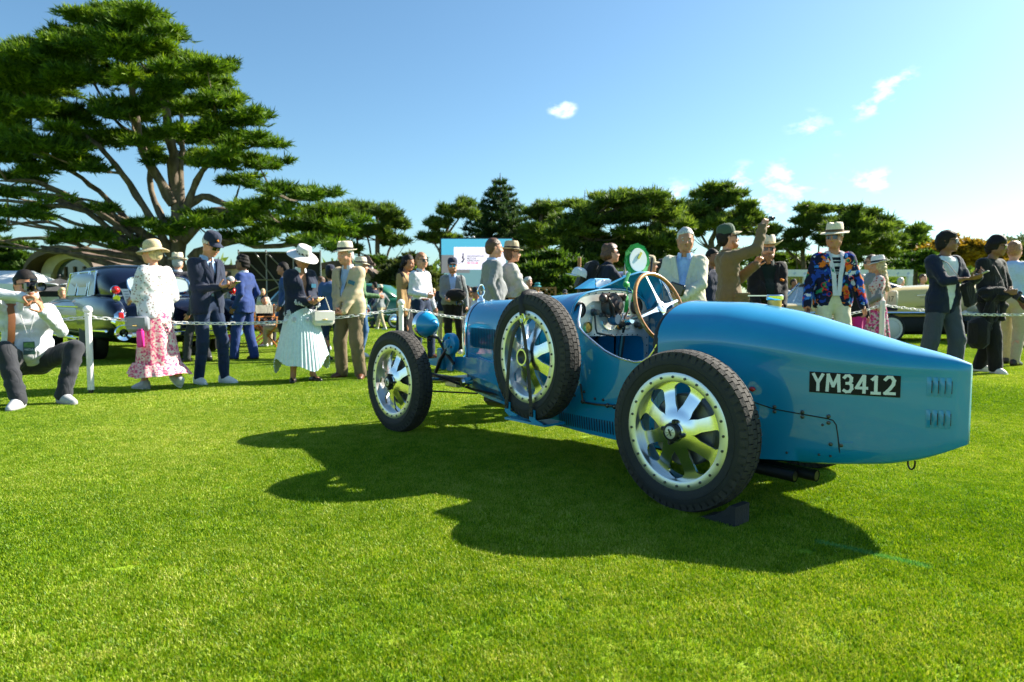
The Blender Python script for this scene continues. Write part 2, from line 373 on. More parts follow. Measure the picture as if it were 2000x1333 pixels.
def grass():
    rg = np.random.default_rng(11)
    def ring(y0, y1, step):
        P = []
        y = y0
        while y < y1:
            hw = y * .80 + 1.0; x = -hw
            while x < hw:
                P.append((x + rg.uniform(-.3, .3) * step, y + rg.uniform(-.3, .3) * step, gz(y))); x += step
            y += step
        return P
    near = [patch_mesh('tuft', .30, 4600, .007, .014, .0025, s) for s in range(4)]
    P = ring(1.2, 6.0, .21); n = len(P); scatter('near_grass', P, rg.uniform(0, 6.28, n), rg.uniform(.85, 1.2, n), near, 'short mown grass blades of the near lawn')
    mid = [patch_mesh('tuft_mid', .62, 6800, .008, .015, .0036, s + 10) for s in range(4)]
    P = ring(6.0, 15.0, .44); n = len(P); scatter('lawn_grass', P, rg.uniform(0, 6.28, n), rg.uniform(.9, 1.2, n), mid, 'short mown grass blades under the visitors')
    far = [patch_mesh('tuft_far', 1.6, 9000, .02, .035, .008, s + 20) for s in range(3)]
    P = ring(15.0, 62.0, 1.15); n = len(P); scatter('far_grass', P, rg.uniform(0, 6.28, n), rg.uniform(.9, 1.2, n), far, 'short mown grass blades of the lawn farther off')
grass()
# ================================================================ BLUE RACING CAR  (local: +Y forward, +X right, origin under rear axle)
CAR = thing('racing_car', 'light blue open vintage racing car with pointed tail and strapped side spare wheel', 'racing car', (1.215, 3.427, 0), R(41.07))
def paint(name, col, rough, coat, var):
    m = mat(name, col, rough, var=var, vscale=2.2, coat=coat, coat_rough=.03, bump=.07, bscale=2.6, spec=.35); return m
M_BLUE = paint('blue_paint', (.0, .255, .50), .36, 1.0, .10)
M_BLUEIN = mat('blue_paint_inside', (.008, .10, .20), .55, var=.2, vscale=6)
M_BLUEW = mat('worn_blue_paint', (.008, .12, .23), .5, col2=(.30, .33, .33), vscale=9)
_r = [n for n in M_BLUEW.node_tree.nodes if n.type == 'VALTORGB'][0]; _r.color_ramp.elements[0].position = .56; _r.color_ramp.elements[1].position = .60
M_ALU = mat('polished_aluminium', (.82, .82, .82), .22, 1.0, var=.06, vscale=5)
M_RIM = mat('satin_rim', (.76, .76, .74), .40, .95, var=.06, vscale=5)
M_ALUB = mat('brushed_aluminium', (.70, .69, .64), .42, .55, var=.14, vscale=7, bump=.05, bscale=120)
M_CHROME = mat('chrome', (.86, .87, .88), .06, 1.0)
M_STEEL = mat('dark_steel', (.10, .10, .10), .42, .8, var=.3)
M_RUB = mat('tyre_rubber', (.020, .020, .020), .72, var=.25, vscale=10, bump=.25, bscale=90)
M_TREAD = mat('tread_rubber', (.040, .036, .032), .85, var=.3, vscale=25, bump=.3, bscale=120)
M_BLACK = mat('black_metal', (.012, .012, .013), .4, var=.2)
M_LEATHER = mat('black_leather', (.018, .015, .014), .55, var=.25, bump=.3, bscale=70)
M_WOOD = mat('varnished_wood', (.62, .27, .05), .25, col2=(.42, .16, .03), vscale=9, stretch=(1, 1, 6), coat=.7)
M_WHITE = mat('white_paint', (.78, .78, .76), .45, var=.04)
M_BRASS = mat('brass', (.62, .42, .14), .3, 1.0, var=.15)
M_BROWN = mat('brown_magneto', (.06, .035, .028), .4, var=.3)
M_GLASS = mat('clear_glass', (.9, .95, .95), .02, trans=1.0, alpha=.35)
M_RED = mat('red_lens', (.55, .015, .012), .15, coat=.6)
CY_ = np.array([-.945, -.92, -.85, -.7, -.5, -.25, 0, .3, .5, .8, 1.0, 1.3, 1.6, 1.9, 2.15, 2.24])
CW_ = np.array([.016, .034, .075, .145, .215, .285, .335, .37, .39, .39, .375, .335, .285, .225, .176, .158])
CT_ = np.array([.688, .704, .722, .758, .815, .885, .930, .937, .945, .985, 1.0, .975, .955, .940, .927, .915])
CS_ = np.array([.655, .655, .655, .655, .668, .705, .73, .72, .72, .73, .73, .72, .71, .70, .69, .69])
CB_ = np.array([.366, .352, .318, .268, .238, .217, .195, .185, .187, .192, .200, .213, .245, .262, .30, .33])
def smooth_tab(T):
    yy = np.linspace(-.945, 2.24, 640); v = np.interp(yy, CY_, T); k = np.hanning(41); k /= k.sum()
    pad = np.concatenate([2 * v[0] - v[20:0:-1], v, 2 * v[-1] - v[-2:-22:-1]]); return yy, np.convolve(pad, k, 'valid')
TAB = {n: smooth_tab(t) for n, t in dict(w=CW_, t=CT_, s=CS_, b=CB_).items()}
def cv(n, y): return float(np.interp(y, *TAB[n]))
def car_sec(y, n_top=12, n_side=7, inset=0.0):
    """half profile (x>=0) from top centre over the shoulder to bottom centre"""
    w, t, s, b = (cv(k, y) for k in 'wtsb'); w = max(w - inset, .004); e = 2 / 2.25; P = []
    for i in range(n_top + 1):
        a = math.pi / 2 * i / n_top; P.append((w * math.sin(a) ** e, s + (t - s - inset) * max(math.cos(a), 0) ** e))
    k = .90 if y < .4 else .92
    stp = min(.006, w * .05) * max(0, min(1, (.30 - y) / .15))
    for u in [.03] + [i / n_side for i in range(1, n_side + 1)]:
        P.append((w * (1 - (1 - k) * u ** 2.2) - stp * (1 - u * .5), s + (b + inset - s) * u))
    P.append((w * k * .86, b + inset - .012 * min(1, w / .1))); P.append((0, b + inset - .014 * min(1, w / .1)))
    return P
def side_x(y, z):
    P = car_sec(y, 24, 16); best = P[0][0]
    for (x0, z0), (x1, z1) in zip(P[:-2], P[1:-1]):
        if z1 <= z <= z0: u = (z0 - z) / (z0 - z1 + 1e-9); return x0 + (x1 - x0) * u
    return P[-3][0] if z < .3 else P[0][0]
def on_left(y, z, off=0.0):
    """point and frame on the left body side; off pushes outwards"""
    x = -side_x(y, z); d = .01
    ty = Vector((-side_x(y + d, z) - x, d, 0)).normalized(); tz = Vector((-side_x(y, z - d) - x, 0, -d)).normalized()
    n = ty.cross(tz); n = n if n.x < 0 else -n; n.normalize()
    return Vector((x, y, z)) + n * off, ty, -tz, n
def full_loop(y):
    P = car_sec(y); return [Vector((x, y, z)) for x, z in P] + [Vector((-x, y, z)) for x, z in P[-2:0:-1]]
def shell(name, y0, y1, n, m, cap0=False, cap1=False):
    mb = MB(); rows = [full_loop(y) for y in np.linspace(y0, y1, n)]; mb.grid(rows, close=True)
    if cap0: mb.add(rows[0], [tuple(range(len(rows[0])))])
    if cap1: mb.add(rows[-1], [tuple(range(len(rows[-1]) - 1, -1, -1))])
    return mb.build(name, m, CAR, angle=50)
# --- tail: front edge leans with the cushion roll
mb = MB(); rows = []
for i, u in enumerate(np.linspace(0, 1, 44)):
    y = -.945 + (.315 + .945) * u ** .9; rows.append(full_loop(y))
mb.grid(rows, close=True); mb.add(rows[0], [tuple(range(len(rows[0])))])
tail = mb.build('tail_body', M_BLUE, CAR, angle=60)
mb = MB(); a = full_loop(.316); b = [Vector((p.x * .93, .316, .2 + (p.z - .2) * .96)) for p in a]; c = [Vector((p.x * .9, .16, .2 + (p.z - .2) * .95)) for p in a]
mb.grid([a, b, c], close=True); mb.add(c, [tuple(range(len(c)))]); mb.build('seat_back_panel', M_LEATHER, CAR)
P = car_sec(.318); roll = [Vector((x, .325, z)) for x, z in P if z > .5]; roll = [Vector((-p.x, p.y, p.z)) for p in roll[:0:-1]] + roll
mb = MB(); mb.tube([Vector((p.x * .965, .325, .25 + (p.z - .25) * .975)) for p in roll], .020, 8); mb.build('cushion_roll', M_LEATHER, CAR)
mb = MB(); mb.box((.0, .50, .40), (.66, .36, .12), bev=.04); mb.build('seat_cushion', M_LEATHER, CAR)
# --- bonnet, seam strips, radiator shell
shell('bonnet', 1.20, 2.135, 26, M_BLUE)
mb = MB(); mb.grid([[Vector((p.x * .99, p.y, .3 + (p.z - .3) * .992)) for p in full_loop(y)] for y in (2.125, 2.155)], close=True); mb.build('bonnet_seal', M_BLACK, CAR)
mb = MB(); mb.grid([[Vector((p.x * .99, p.y, .3 + (p.z - .3) * .994)) for p in full_loop(y)] for y in (1.19, 1.205)], close=True); mb.build('bonnet_seam', M_BLACK, CAR)
def rad_loop(y, k=1.0, zlo=.40):
    L_ = []
    for p in full_loop(y):
        z = max(p.z, zlo + .02); x = p.x * k
        if z < .62: x *= 1 - .10 * (.62 - z) / .22
        L_.append(Vector((x, y, .64 + (z - .64) * k)))
    return L_
mb = MB(); lo = [rad_loop(2.146, 1.01), rad_loop(2.16, 1.03), rad_loop(2.20, 1.0), rad_loop(2.235, .97), rad_loop(2.25, .90), rad_loop(2.25, .80), rad_loop(2.225, .79)]
mb.grid(lo, close=True); rs = mb.build('radiator_shell', M_CHROME, CAR, angle=60)
mb = MB(); l2 = rad_loop(2.226, .80); mb.add(l2, [tuple(range(len(l2)))]); mb.build('radiator_core', M_STEEL, CAR)
mb = MB(); mb.lathe([(0, .905), (.030, .905), (.032, .93), (.026, .945), (.016, .95), (.010, .97), (0, .972)], 20, Matrix.Translation((0, 2.20, 0)))
rc = mb.build('radiator_cap', M_CHROME, CAR)
mb = MB(); mb.tube([Vector((.040 * math.cos(t), 2.20 + .012 * math.cos(t), 1.008 + .042 * math.sin(t))) for t in np.linspace(0, 2 * math.pi, 25)[:-1]], .006, 8, closed=True); mb.build('cap_ring', M_CHROME, rc)
# oval badge outline on the bonnet top
mb = MB(); tz = lambda x, y: cv('t', y) - .35 * x * x / .2
mb.tube([Vector((.045 * math.cos(t), 2.02 + .05 * math.sin(t), np.interp(abs(.045 * math.cos(t)), [0, .05], [cv('t', 2.0) + .002, cv('t', 2.0) - .004]))) for t in np.linspace(0, 6.283, 19)[:-1]], .0035, 5, closed=True); mb.build('bonnet_badge', M_ALU, CAR)
# --- bonnet louvres: each a raised lip over a dark slot
def louvre_row(name, ya, yb, za, zb, n, depth=.012, wid=.010, parent=None, zoff=None):
    lip = MB(); slot = MB()
    for i in range(n):
        y = ya + (yb - ya) * i / (n - 1); sh = 0 if zoff is None else zoff(y)
        pts = [on_left(y, z + sh, 0.0015) for z in np.linspace(zb, za, 5)]
        fwd = pts[0][1]
        slot.grid([[p[0] - fwd * .0030 for p in pts], [p[0] + fwd * .0030 for p in pts]])
        out = [p[0] + p[3] * (depth * .5 * math.sin(math.pi * (.12 + .76 * k / 4))) + fwd * .0030 for k, p in enumerate(pts)]
        lip.grid([[p[0] + fwd * wid for p in pts], out, [p + fwd * .0016 for p in out]])
    s_ = slot.build(name + '_slots', M_BLACK, CAR, smooth=False, kind='stuff'); l_ = lip.build(name, M_BLUE, CAR, angle=30, kind='stuff'); return l_
louvre_row('bonnet_louvres', 1.50, 2.075, .600, .742, 26, depth=.011, wid=.015)
louvre_row('apron_louvres', 1.22, 2.06, 0, .058, 48, depth=.012, zoff=lambda y: cv('b', y) + .022)
louvre_row('side_louvres', .20, 1.02, .215, .288, 44, depth=.012)
# --- scuttle with its raised driver flare, and the cockpit sides
def scut(y, x):
    """height of the scuttle top at y, x"""
    t = cv('t', y); s = cv('s', y); w = cv('w', y); e = 2.25
    return s + (t - s) * max(0, 1 - (abs(x) / w) ** e) ** (1 / e)
def hump(y, x): return .115 * max(0, min(1, (1.22 - y) / .30)) ** 1.7 * math.exp(-((x - .235) / .16) ** 2)
mb = MB(); rows = []
for y in np.linspace(1.195, .945, 14):
    L_ = full_loop(y); rows.append([Vector((p.x, p.y, p.z + (hump(y, p.x) if p.z > cv('s', y) - .02 else 0))) for p in L_])
mb.grid(rows, close=True); mb.build('scuttle', M_BLUE, CAR, angle=60)
LIP = [(.945, 1.0), (.928, .995), (.906, .95), (.890, .885), (.866, .83), (.841, .787), (.80, .757), (.76, .734), (.70, .699), (.648, .670), (.59, .649), (.541, .635), (.49, .626), (.444, .620), (.40, .628), (.36, .652), (.33, .69), (.316, .72)]
def left_x(y, z):
    s = cv('s', y)
    if z <= s: return -side_x(y, z)
    w, t = cv('w', y), max(cv('t', y), z + .002); e = 2.25
    return -w * max(0.0, 1 - ((z - s) / (t - s)) ** e) ** (1 / e)
rows = []; lipc = []
for y, z in LIP:
    z = min(z, scut(y, .30)) if y > .86 else z
    zb = cv('b', y); rows.append([Vector((left_x(y, zz), y, zz)) for zz in np.linspace(z, zb, 14)]); lipc.append(rows[-1][0])
mb = solidify(rows, .012); mb.build('cockpit_side', M_BLUE, CAR, angle=60)
mb = MB(); mb.tube(lipc[1:], .0062, 8); mb.build('cockpit_beading', M_ALU, CAR)
# right side: the flare sweeps back from the scuttle hump
RLIP = [(.945, 1.085), (.90, 1.075), (.862, 1.055), (.82, 1.0), (.793, .944), (.77, .88), (.745, .83), (.70, .785), (.658, .756), (.55, .735), (.45, .725), (.316, .72)]
rows = []
for y, z in RLIP:
    zb = cv('b', y); w = cv('w', y); r_ = []
    for zz in np.linspace(z, zb, 14):
        s = cv('s', y); x = side_x(y, min(zz, s)) if zz <= s else w * (1 + .02 * (zz - s) / .1)
        r_.append(Vector((x, y, zz)))
    rows.append(r_)
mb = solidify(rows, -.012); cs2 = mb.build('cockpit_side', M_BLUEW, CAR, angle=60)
mb = MB(); mb.tube([r_[0] for r_ in rows], .006, 8); mb.build('cockpit_beading', M_ALU, CAR)
# flare over the driver: from the dash arch up to the outer hoop
A_ = [(-.10, 1.000), (-.02, 1.008), (.08, 1.010), (.18, 1.006), (.27, .990), (.34, .95), (.372, .89), (.38, .80)]
B_ = [(-.12, 1.006), (-.02, 1.035), (.10, 1.082), (.20, 1.108), (.29, 1.108), (.36, 1.085), (.392, 1.03), (.398, .90)]
yb_ = [.935, .925, .905, .885, .875, .868, .862, .845]
rows = [[Vector((a[0] + (b[0] - a[0]) * u, .955 + (yb - .955) * u, a[1] + (b[1] - a[1]) * (1 - (1 - u) ** 1.6))) for a, b, yb in zip(A_, B_, yb_)] for u in np.linspace(0, 1, 7)]
mb = solidify(rows, .008); mb.build('driver_flare', M_BLUE, CAR, angle=60)
mb = MB(); mb.tube([r_ + Vector((0, -.002, 0)) for r_ in rows[-1]], .0055, 8); mb.build('flare_edge', M_BLUE, CAR)
# --- dashboard
dash_poly = [(-.345, .80), (-.345, .86), (-.325, .91), (-.285, .955), (-.22, .982), (-.12, .998), (0, 1.004), (.12, .999), (.24, .975), (.32, .93), (.36, .86), (.366, .70), (.365, .55), (.33, .55), (.325, .66), (.30, .705), (.25, .715), (-.20, .728), (-.30, .735)]
MX = Matrix(((1, 0, 0, 0), (0, 0, 1, 0), (0, 1, 0, 0), (0, 0, 0, 1)))   # (x, y, h) -> (x, h, y): face in the x-z plane
mb = MB(); mb.prism(dash_poly, .935, .943, MX); dash = mb.build('dashboard', M_ALUB, CAR, smooth=False)
mb = MB(); mb.tube([Vector((x, .932, z)) for x, z in dash_poly[:11]], .0065, 8); mb.build('dash_rim', M_BLUE, dash)
mb = MB()
for x, z in [(-.30 + .05 * k, .742 - .002 * k) for k in range(12)] + [(.345, .60 + .05 * k) for k in range(6)] + [(-.2 + .06 * k, .985 - .25 * (-.2 + .06 * k) ** 2) for k in range(8)]:
    mb.ball((x, .934, z), .0045, 6, 4)
mb.build('dash_rivets', M_BLACK, dash, kind='stuff')
def dial(name, x, z, r, face, bezel, ticks=12, hands=((.6, 40), (.4, 160)), col=None, y=.935):
    T = Matrix.Translation((x, y, z)) @ Matrix.Rotation(R(90), 4, 'X')
    mb = MB(); mb.lathe([(r, 0), (r * 1.02, .010), (r * .90, .016), (r * .86, .010)], 28, T); mb.lathe([(r * .86, .008), (0.0001, .008)], 28, T, mi=1)
    for k in range(ticks):
        a = 2 * math.pi * k / ticks; c = Matrix.Translation((x, y, z)) @ Vector((math.sin(a) * r * .70, -.0095, math.cos(a) * r * .70)); mb.box(c, (r * .09, .001, r * .18), Euler((0, a, 0)), mi=2)
    for ln, an in hands:
        a = R(an); c = Vector((x + math.sin(a) * r * ln * .45, y - .0105, z + math.cos(a) * r * ln * .45)); mb.box(c, (r * .07, .001, r * ln), Euler((0, a, 0)), mi=3)
    return mb.build(name, [bezel, face, M_BLACK, col or M_BLACK], dash, angle=30)
M_FACE = mat('dial_white', (.72, .74, .72), .4); M_FACE2 = mat('dial_cream', (.55, .52, .42), .4)
dial('clock', -.283, .884, .047, M_FACE, M_BLACK, 12, ((.75, -28), (.55, 160)))
dial('pressure_gauge', -.215, .780, .033, M_FACE, M_BRASS, 10, ((.6, 150),))
dial('rev_counter', .235, .90, .052, M_FACE2, M_STEEL, 12, ((.7, 60),), M_RED)
# magneto, knobs and switch
mb = MB(); T = Matrix.Translation((-.02, .93, .905)) @ Matrix.Rotation(R(90), 4, 'X')
mb.lathe([(.075, -.02), (.078, .03), (.066, .05), (.045, .055), (.04, .07), (.024, .075), (.022, .09), (0.0001, .09)], 24, T)
mb.ball((-.115, .90, .95), .026, 10, 8); mb.ball((.075, .90, .955), .024, 10, 8); mb.box((-.02, .905, .968), (.20, .03, .025), bev=.008); mb.tube([(-.09, .88, .95), (-.07, .86, .90), (-.05, .87, .84)], .008, 6); mb.tube([(.06, .88, .95), (.07, .86, .88), (.03, .86, .83)], .007, 6)
mag = mb.build('magneto', M_BROWN, dash)
mb = MB(); mb.lathe([(.036, 0), (.036, .04), (.028, .05), (.0001, .05)], 18, Matrix.Translation((-.02, .915, .825)) @ Matrix.Rotation(R(90), 4, 'X')); mb.build('magneto_cap', mat('blue_grey_cap', (.04, .09, .15), .4), mag)
mb = MB(); mb.tube([Vector((-.02 + .075 * math.cos(t), .932, .835 + .075 * math.sin(t))) for t in np.linspace(R(195), R(345), 12)], .011, 6, flat=.5); mb.build('advance_arc', M_ALU, dash)
for x, z, r_, ln, m_ in [(-.165, .868, .022, .03, M_STEEL), (-.10, .85, .014, .02, M_STEEL), (.275, .775, .022, .045, M_BRASS), (.235, .785, .02, .02, M_STEEL)]:
    mb = MB(); mb.lathe([(r_, 0), (r_, .008), (r_ * .6, .012), (r_ * .6, ln), (r_ * .8, ln + .002), (r_ * .7, ln + .012), (.0001, ln + .013)], 16, Matrix.Translation((x, .935, z)) @ Matrix.Rotation(R(90), 4, 'X')); mb.build('knob', m_, dash)
mb = MB(); T = Matrix.Translation((.075, .935, .79)) @ Matrix.Rotation(R(90), 4, 'X'); mb.lathe([(.034, 0), (.034, .010), (.024, .012)], 20, T); sw = mb.build('switch_plate', M_BRASS, dash)
mb = MB(); mb.lathe([(.024, .008), (.020, .02), (.0001, .022)], 16, T); mb.box((.083, .905, .765), (.014, .014, .06), Euler((R(25), R(-10), 0)), bev=.004); mb.build('switch_lever', M_BLACK, sw)
mb = MB(); mb.tube([(-.16, .925, .85), (-.16, .915, .77), (-.155, .91, .745), (-.07, .85, .725)], .006, 6); mb.build('dash_lever', M_BLACK, dash)
for x, z, w_ in [(-.17, .905, .03), (-.19, .83, .018), (-.06, .755, .04), (.00, .752, .024), (.075, .835, .02), (.19, .755, .06), (.19, .742, .06)]: MB().box((x, .9335, z), (w_, .002, .008)).build('dash_tag', M_WHITE, dash, smooth=False)
mb = MB(); mb.tube([(.03, .86, .85), (.06, .88, .83), (.12, .93, .815)], .004, 6); mb.build('dash_pipe', M_ALU, dash)
# steering wheel: four flat spokes, wooden rim, column to the dash
SW_C = Vector((.22, .74, .89)); TAU = R(20)
e1 = Vector((1, 0, 0)); e2 = Vector((0, math.sin(TAU), math.cos(TAU))); e3 = e1.cross(e2)
e3 = e3 if e3.y < 0 else -e3
mb = MB(); mb.tube([SW_C + (e1 * math.cos(t) + e2 * math.sin(t)) * .222 for t in np.linspace(0, 2 * math.pi, 49)[:-1]], .0125, 10, closed=True); sw = mb.build('steering_wheel', M_WOOD, CAR, angle=80)
mb = MB(); mb.tube([SW_C + (e1 * math.cos(t) + e2 * math.sin(t)) * .222 - e3 * .0123 for t in np.linspace(0, 2 * math.pi, 49)[:-1]], .0025, 5, closed=True); mb.build('rim_inlay', M_ALU, sw)
for k in range(4):
    a = R(14 + 90 * k); d = e1 * math.cos(a) + e2 * math.sin(a); q = e1 * -math.sin(a) + e2 * math.cos(a); rows = []
    for u in np.linspace(.02, .213, 9):
        w_ = .0085 + .013 * max(0, (.10 - u) / .08) ** 1.5 if u < .10 else .0085 - .002 * (u - .1) / .11
        c = SW_C + d * u + e3 * (.012 * (1 - u / .21)); rows.append([c - q * w_, c, c + q * w_])
    solidify(rows, .004).build('spoke', M_ALU, sw, angle=50)
T = Matrix.Translation(SW_C) @ e3.to_track_quat('Z', 'Y').to_matrix().to_4x4()
mb = MB(); mb.lathe([(.038, .004), (.038, .018), (.030, .022), (.008, .022), (.008, .018), (.0001, .018)], 24, T)
for k in range(8): mb.ball(T @ Vector((.028 * math.cos(k * .785), .028 * math.sin(k * .785), .022)), .003, 6, 4)
mb.build('hub', M_ALU, sw)
mb = MB(); mb.tube([SW_C, Vector((.135, .94, .812))], .0155, 12); mb.build('steering_column', mat('column_grey', (.30, .29, .27), .4, .7, var=.2), CAR)
mb = MB(); mb.box((.125, .926, .808), (.085, .014, .10), bev=.006); mb.lathe([(.034, 0), (.032, .02), (.024, .045), (.0001, .046)], 20, Matrix.Translation((.135, .93, .812)) @ Matrix.Rotation(R(80), 4, 'X')); mb.build('column_flange', M_ALU, dash)
# footwell: bulkhead, floor, tunnel, brace tubes
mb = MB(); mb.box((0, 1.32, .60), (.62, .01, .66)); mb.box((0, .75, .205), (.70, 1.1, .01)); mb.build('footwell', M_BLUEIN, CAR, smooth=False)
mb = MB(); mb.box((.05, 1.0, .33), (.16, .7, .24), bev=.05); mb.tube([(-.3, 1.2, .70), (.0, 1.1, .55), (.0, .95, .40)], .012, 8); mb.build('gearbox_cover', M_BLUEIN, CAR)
mb = MB(); mb.tube([(.13, .95, .72), (.13, 1.0, .40)], .016, 8); mb.tube([(-.3, .98, .50), (.02, 1.05, .72)], .010, 8); mb.build('cockpit_brace', M_STEEL, CAR)
# aero screen: two posts, clear curved pane
mb = MB(); mb.tube([(.215, 1.02, 1.085), (.275, 1.04, 1.235)], .008, 8); mb.build('screen_post', mat('worn_post', (.45, .36, .28), .5, .4, var=.3), CAR)
mb = MB(); mb.tube([(.455, 1.0, 1.06), (.505, 1.02, 1.215)], .007, 8); mb.build('screen_post', M_BLACK, CAR)
rows = [[Vector((.222 + .24 * u + .05 * v, 1.025 + .03 * math.sin(math.pi * u) + .02 * v, 1.09 - .02 * u + v * (.145 + .055 * math.sin(math.pi * u)))) for u in np.linspace(0, 1, 12)] for v in np.linspace(0, 1, 6)]
mb = solidify(rows, .004); mb.build('screen_pane', mat('perspex', (.85, .92, .92), .03, alpha=.05), CAR)
mb = MB(); mb.tube(rows[-1], .0022, 5); mb.build('screen_edge', M_WHITE, CAR)
# mirror in its wedge bracket
mb = MB(); mb.prism([(-.205, 1.006), (-.075, 1.010), (-.075, 1.066)], 1.0, 1.05, MX); mb.box((.0, 1.03, 1.04), (.15, .05, .062), bev=.008); mir = mb.build('mirror_bracket', M_BLUE, CAR, angle=30)
mb = MB(); mb.box((.002, 1.002, 1.040), (.142, .006, .050), bev=.006); mb.build('mirror_glass', M_CHROME, mir)
mb = MB(); mb.ball((.185, .97, 1.075), .016, 10, 8); mb.build('bracket_bolt', M_ALU, CAR)
mb = MB(); mb.prism([(.13, 1.03), (.22, 1.05), (.185, 1.095), (.165, 1.09)], .98, .988, MX); mb.build('screen_bracket', M_BLUE, CAR, smooth=False)
# --- fuel filler on the tail ridge, towing eye, rear plate of the side
mb = MB(); mb.lathe([(.034, .90), (.034, .940), (.030, .943)], 20, Matrix.Translation((.09, -.06, 0))); fc = mb.build('filler_neck', M_BRASS, CAR)
mb = MB(); mb.lathe([(.040, .941), (.042, .946), (.042, .962), (.036, .968), (.0001, .968)], 20, Matrix.Translation((.09, -.06, 0))); mb.box((.09, .02, .963), (.012, .13, .006)); mb.build('filler_cap', M_CHROME, fc)
mb = MB(); mb.tube([Vector((0, -.74 + .014 * math.cos(t), .262 + .030 * math.sin(t) - .01)) for t in np.linspace(R(160), R(380), 12)], .004, 6); mb.build('tow_loop', M_BLACK, CAR)
# tail louvres: two rows of four scoops
for za, zb in ((.553, .630), (.424, .497)):
    for k in range(4):
        y = -.828 - .0205 * k; lip = MB(); pts = [on_left(y, z, .001) for z in np.linspace(zb, za, 7)]; fw_ = pts[0][1]
        out = [p[0] + p[3] * (.011 * math.sin(math.pi * (.08 + .84 * i / 6))) for i, p in enumerate(pts)]
        rows = [[p[0] + fw_ * .016 for p in pts], [p[0] * .45 + fw_ * .007 + o * .55 for p, o in zip(pts, out)], out, [o - p[3] * .006 for o, p in zip(out, pts)]]
        lip.grid(rows); lv = lip.build('louvre', M_BLUE, tail, angle=50)
        sl = MB(); sl.grid([[p[0] + p[3] * .0012 - fw_ * .0045 for p in pts[1:-1]], [p[0] + fw_ * .0015 for p in pts[1:-1]]]); sl.build('slot', M_BLACK, lv, smooth=False)
# seam line, bolts and latch plates on the tail side
def seam(name, pts, r_=.0022, m_=M_BLACK):
    mb = MB(); mb.tube([on_left(y, z, .0008)[0] for y, z in pts], r_, 5); return mb.build(name, m_, CAR)
seam('panel_seam', [(-.13, .487), (-.195, .468), (-.262, .451), (-.376, .439), (-.47, .430), (-.495, .424), (-.507, .405), (-.513, .36), (-.518, .30), (-.523, .236)], .0026)
seam('bonnet_ledge', [(2.11, .556), (1.95, .545), (1.75, .528), (1.5, .51), (1.25, .495)], .004, M_BLUE)
mb = MB()
for y, z in [(-.262, .462), (-.262, .440), (-.376, .449), (-.376, .428), (-.478, .440), (-.478, .412), (-.486, .318), (-.526, .318)]:
    p, ty, tz, n = on_left(y, z); mb.lathe([(.0085, -.002), (.0085, .004), (.005, .006), (.0001, .0062)], 10, Matrix.Translation(p) @ n.to_track_quat('Z', 'Y').to_matrix().to_4x4())
for y, z in [(-.44, .265), (-.485, .265), (-.31, .257), (-.455, .40)]:
    p, ty, tz, n = on_left(y, z); mb.ball(p, .006, 8, 5)
for y, z in [(1.98, .50), (1.90, .497), (1.84, .49), (1.78, .485), (1.73, .478), (1.98, .43), (1.92, .425), (1.83, .43), (1.78, .42), (1.72, .415), (.98, .41), (.93, .405), (.88, .40), (.80, .43), (.72, .40), (.66, .40)]:
    p, ty, tz, n = on_left(y, z); mb.ball(p, .0085, 8, 5)
mb.build('body_bolts', M_STEEL, CAR, kind='stuff')
mb = MB(); p, ty, tz, n = on_left(-.545, .318, .001); mb.box(p, (.005, .05, .03), Matrix((n, ty, tz)).transposed()); mb.build('latch_plate', M_BLUE, CAR, smooth=False)
mb = MB(); p, ty, tz, n = on_left(-.165, .535, .004); mb.ball(p, (.012, .016, .012), 10, 6); mb.build('side_reflector', M_RED, CAR)
# side rod and cable clips above the side louvres
mb = MB(); pts = [on_left(y, z, .014)[0] for y, z in [(.80, .372), (.70, .372), (.60, .378), (.50, .385)]]; mb.tube(pts, .006, 6); mb.tube([on_left(.815, .475, .012)[0], on_left(.80, .375, .014)[0]], .005, 6)
for y in (.80, .62, .57, .54): mb.ball(on_left(y, .376, .014)[0], .013, 8, 6)
mb.build('brake_rod', M_STEEL, CAR)
# registration plate painted on the tail side
mb = MB(); py0, py1 = -.402, -.730; rows = []
for z0, z1 in zip(np.linspace(.636, .641, 9), np.linspace(.542, .549, 9)): pass
rows = [[on_left(y, z, .0028)[0] for y in np.linspace(py0, py1, 17)] for z in np.linspace(.631, .541, 13)]
pl = mb.grid(rows).build('number_plate', mat('plate_black', (.010, .010, .011), .5, spec=.2), tail)
def bend_text(txt, parent, m_, y0, y1, z0, z1, off=.0035, bold=.0):
    cu = bpy.data.curves.new('t', 'FONT'); cu.body = txt; cu.resolution_u = 3; cu.offset = bold
    to = bpy.data.objects.new('t', cu); COL.objects.link(to); bpy.context.view_layer.update()
    me = bpy.data.meshes.new_from_object(to.evaluated_get(bpy.context.evaluated_depsgraph_get())); bpy.data.objects.remove(to)
    return me
def text_mesh(txt, name, bold=.0, extr=0.0):
    """flat letters as a mesh, normalised to a 1 x 1 box"""
    me = bend_text(txt, None, None, 0, 0, 0, 0, bold=bold); co = np.array([v.co[:] for v in me.vertices]); lo, hi = co.min(0), co.max(0)
    for v in me.vertices: v.co = ((v.co.x - lo[0]) / (hi[0] - lo[0]), (v.co.y - lo[1]) / (hi[1] - lo[1]), 0)
    me.name = name; return me
